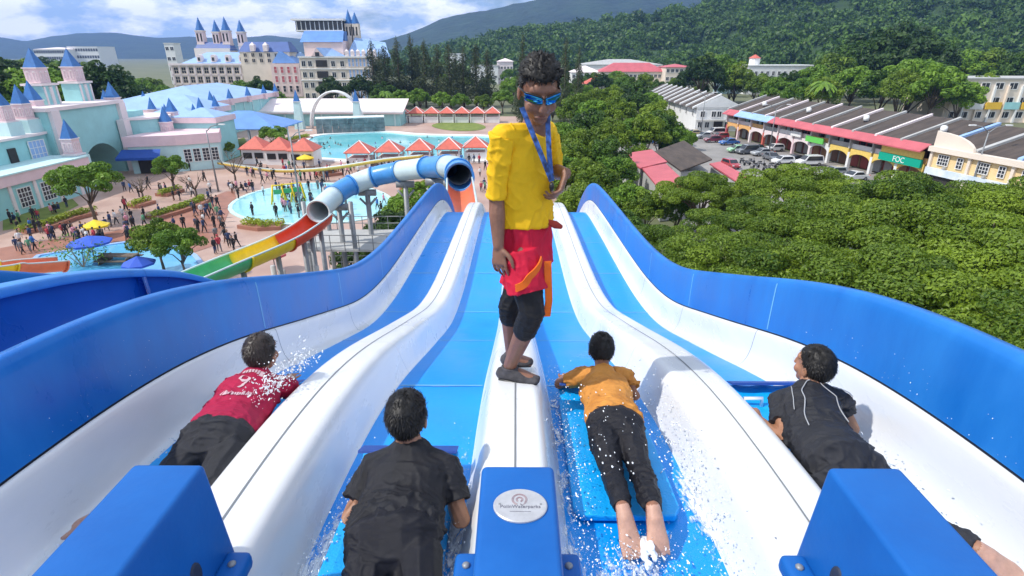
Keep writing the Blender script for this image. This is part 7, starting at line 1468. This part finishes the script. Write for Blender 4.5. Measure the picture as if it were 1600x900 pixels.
DROP = bpy.data.materials.new('spray'); DROP.use_nodes = True; _b = DROP.node_tree.nodes['Principled BSDF']; _b.inputs['Base Color'].default_value = (.88, .92, .95, 1); _b.inputs['Roughness'].default_value = .12; _b.inputs['Specular IOR Level'].default_value = .8
def spray(name, label, n, sampler, seed, rmin=.0009, rmax=.0040, streak=2.2):
    rr = random.Random(seed); mb = MB(); base = MB(); base.ball((0, 0, 0), 1, 6, 4); V = np.array(base.v); F = base.f
    for i in range(n):
        p, d = sampler(rr); r_ = rmin+(rmax-rmin)*rr.random()**3; q = Vector(d).to_track_quat('Z', 'Y').to_matrix(); st = r_*rr.uniform(1, 1+streak)
        mb.add([Vector(p)+q@Vector((v[0]*r_, v[1]*r_, v[2]*st)) for v in V], F)
    o = mb.build(name, DROP, None, True); return tag(o, label, 'splash', kind='stuff')
def around(cx, cy, sx, sy, hz, drift=(0, -1, .6)):
    def f(rr):
        x, y = rr.gauss(cx, sx), rr.gauss(cy, sy); h = abs(rr.gauss(0, hz)); return (x, y, P(max(.3, y))+FLOOR+.03+h), (drift[0]+rr.gauss(0, .4), drift[1]+rr.gauss(0, .4), drift[2]+rr.gauss(0, .4))
    return f
spray('splash_drops', 'white spray thrown up along the left side of the rider in orange', 1100, around(.25, 2.1, .045, .55, .07), 1)
spray('splash_drops', 'white spray thrown up along the right side of the rider in orange', 1300, around(.80, 2.0, .06, .50, .10), 2)
spray('splash_drops', 'spray at the bare feet of the rider in orange', 900, around(.44, 1.42, .11, .10, .05, (0, -1, .3)), 3)
spray('splash_drops', 'spray drops over the legs of the rider in orange', 90, lambda rr: ((lambda x, y: ((x, y, P(y)+FLOOR+.24+rr.random()*.05), (0, -1, .2)))(rr.uniform(.32, .62), rr.uniform(1.7, 2.5))), 4, .0015, .0045)
spray('splash_drops', 'spray flying beside the arm of the crimson-shirted rider', 800, lambda rr: ((lambda u: ((-1.27+.12*u+rr.gauss(0, .03), 2.30+.42*u+rr.gauss(0, .04), P(2.4)+.02+abs(rr.gauss(.02, .055))), (rr.gauss(0, 1), -1, rr.gauss(0, 1))))(rr.random())), 5, .0010, .0046, 2.2)
spray('splash_drops', 'spray drops on the trousers of the crimson-shirted rider', 80, around(-1.36, 2.05, .06, .16, .02), 6, .0012, .006, 1.2)
spray('splash_drops', 'spray along the right arm of the black-shirted rider at bottom centre', 360, around(-.235, 1.62, .03, .28, .06), 7)
spray('splash_drops', 'fine spray beside the left edge of the bottom centre mat', 240, around(-.72, 1.55, .035, .3, .02), 8, .0015, .004)
spray('splash_drops', 'fine spray in the far right lane behind the charcoal-shirted rider', 200, around(1.72, 1.9, .03, .4, .04), 9, .0015, .004)
spray('splash_drops', 'fine spray in the far left lane', 200, around(-1.68, 1.8, .03, .5, .03), 10, .0015, .004)
for sx, yc, lb in ((-1, 2.6, 'clinging water drops on the left slide wall'), (1, 2.2, 'clinging water drops on the right slide wall')):
    spray('wall_drops', lb, 50, lambda rr: ((lambda y: ((sx*1.862, y, P(y)+.09+abs(rr.gauss(0, .09))), (0, -.3, -1)))(rr.gauss(yc, .6))), 20+sx, .0008, .0022, .6)
# glassy spout between the feet of the rider in orange
mb = MB(); rr = random.Random(5); c = JF(1008, 850, .05)
for i in range(26):
    a = rr.uniform(0, 6.28); q = rr.random()**.6; mb.ball((c.x+.028*q*math.cos(a), c.y-.04+.055*q*math.sin(a), c.z+.03*(1-q)+rr.uniform(-.01, .02)), (rr.uniform(.008, .016), rr.uniform(.010, .022), rr.uniform(.008, .014)), 8, 6)
me = fuse(mb, 'spout', DROP, .004, 3); tag(link('water_spout', me), 'white water mound boiling up between two bare feet', 'splash', kind='stuff')
# ================================================================== air
hz = MB(); hz.box((0, 2200, 170), (9600, 5600, 346)); HZM = bpy.data.materials.new('haze'); HZM.use_nodes = True; _nt = HZM.node_tree; _nt.nodes.clear()
_o = _nt.nodes.new('ShaderNodeOutputMaterial'); _v = _nt.nodes.new('ShaderNodeVolumePrincipled'); _v.inputs['Density'].default_value = 0.00016; _v.inputs['Color'].default_value = (.26, .47, 1.0, 1); _v.inputs['Anisotropy'].default_value = .15
_nt.links.new(_v.outputs[0], _o.inputs['Volume']); haze = hz.build('haze', HZM); haze['kind'] = 'stuff'; haze['label'] = 'thin blue air haze over the whole valley'
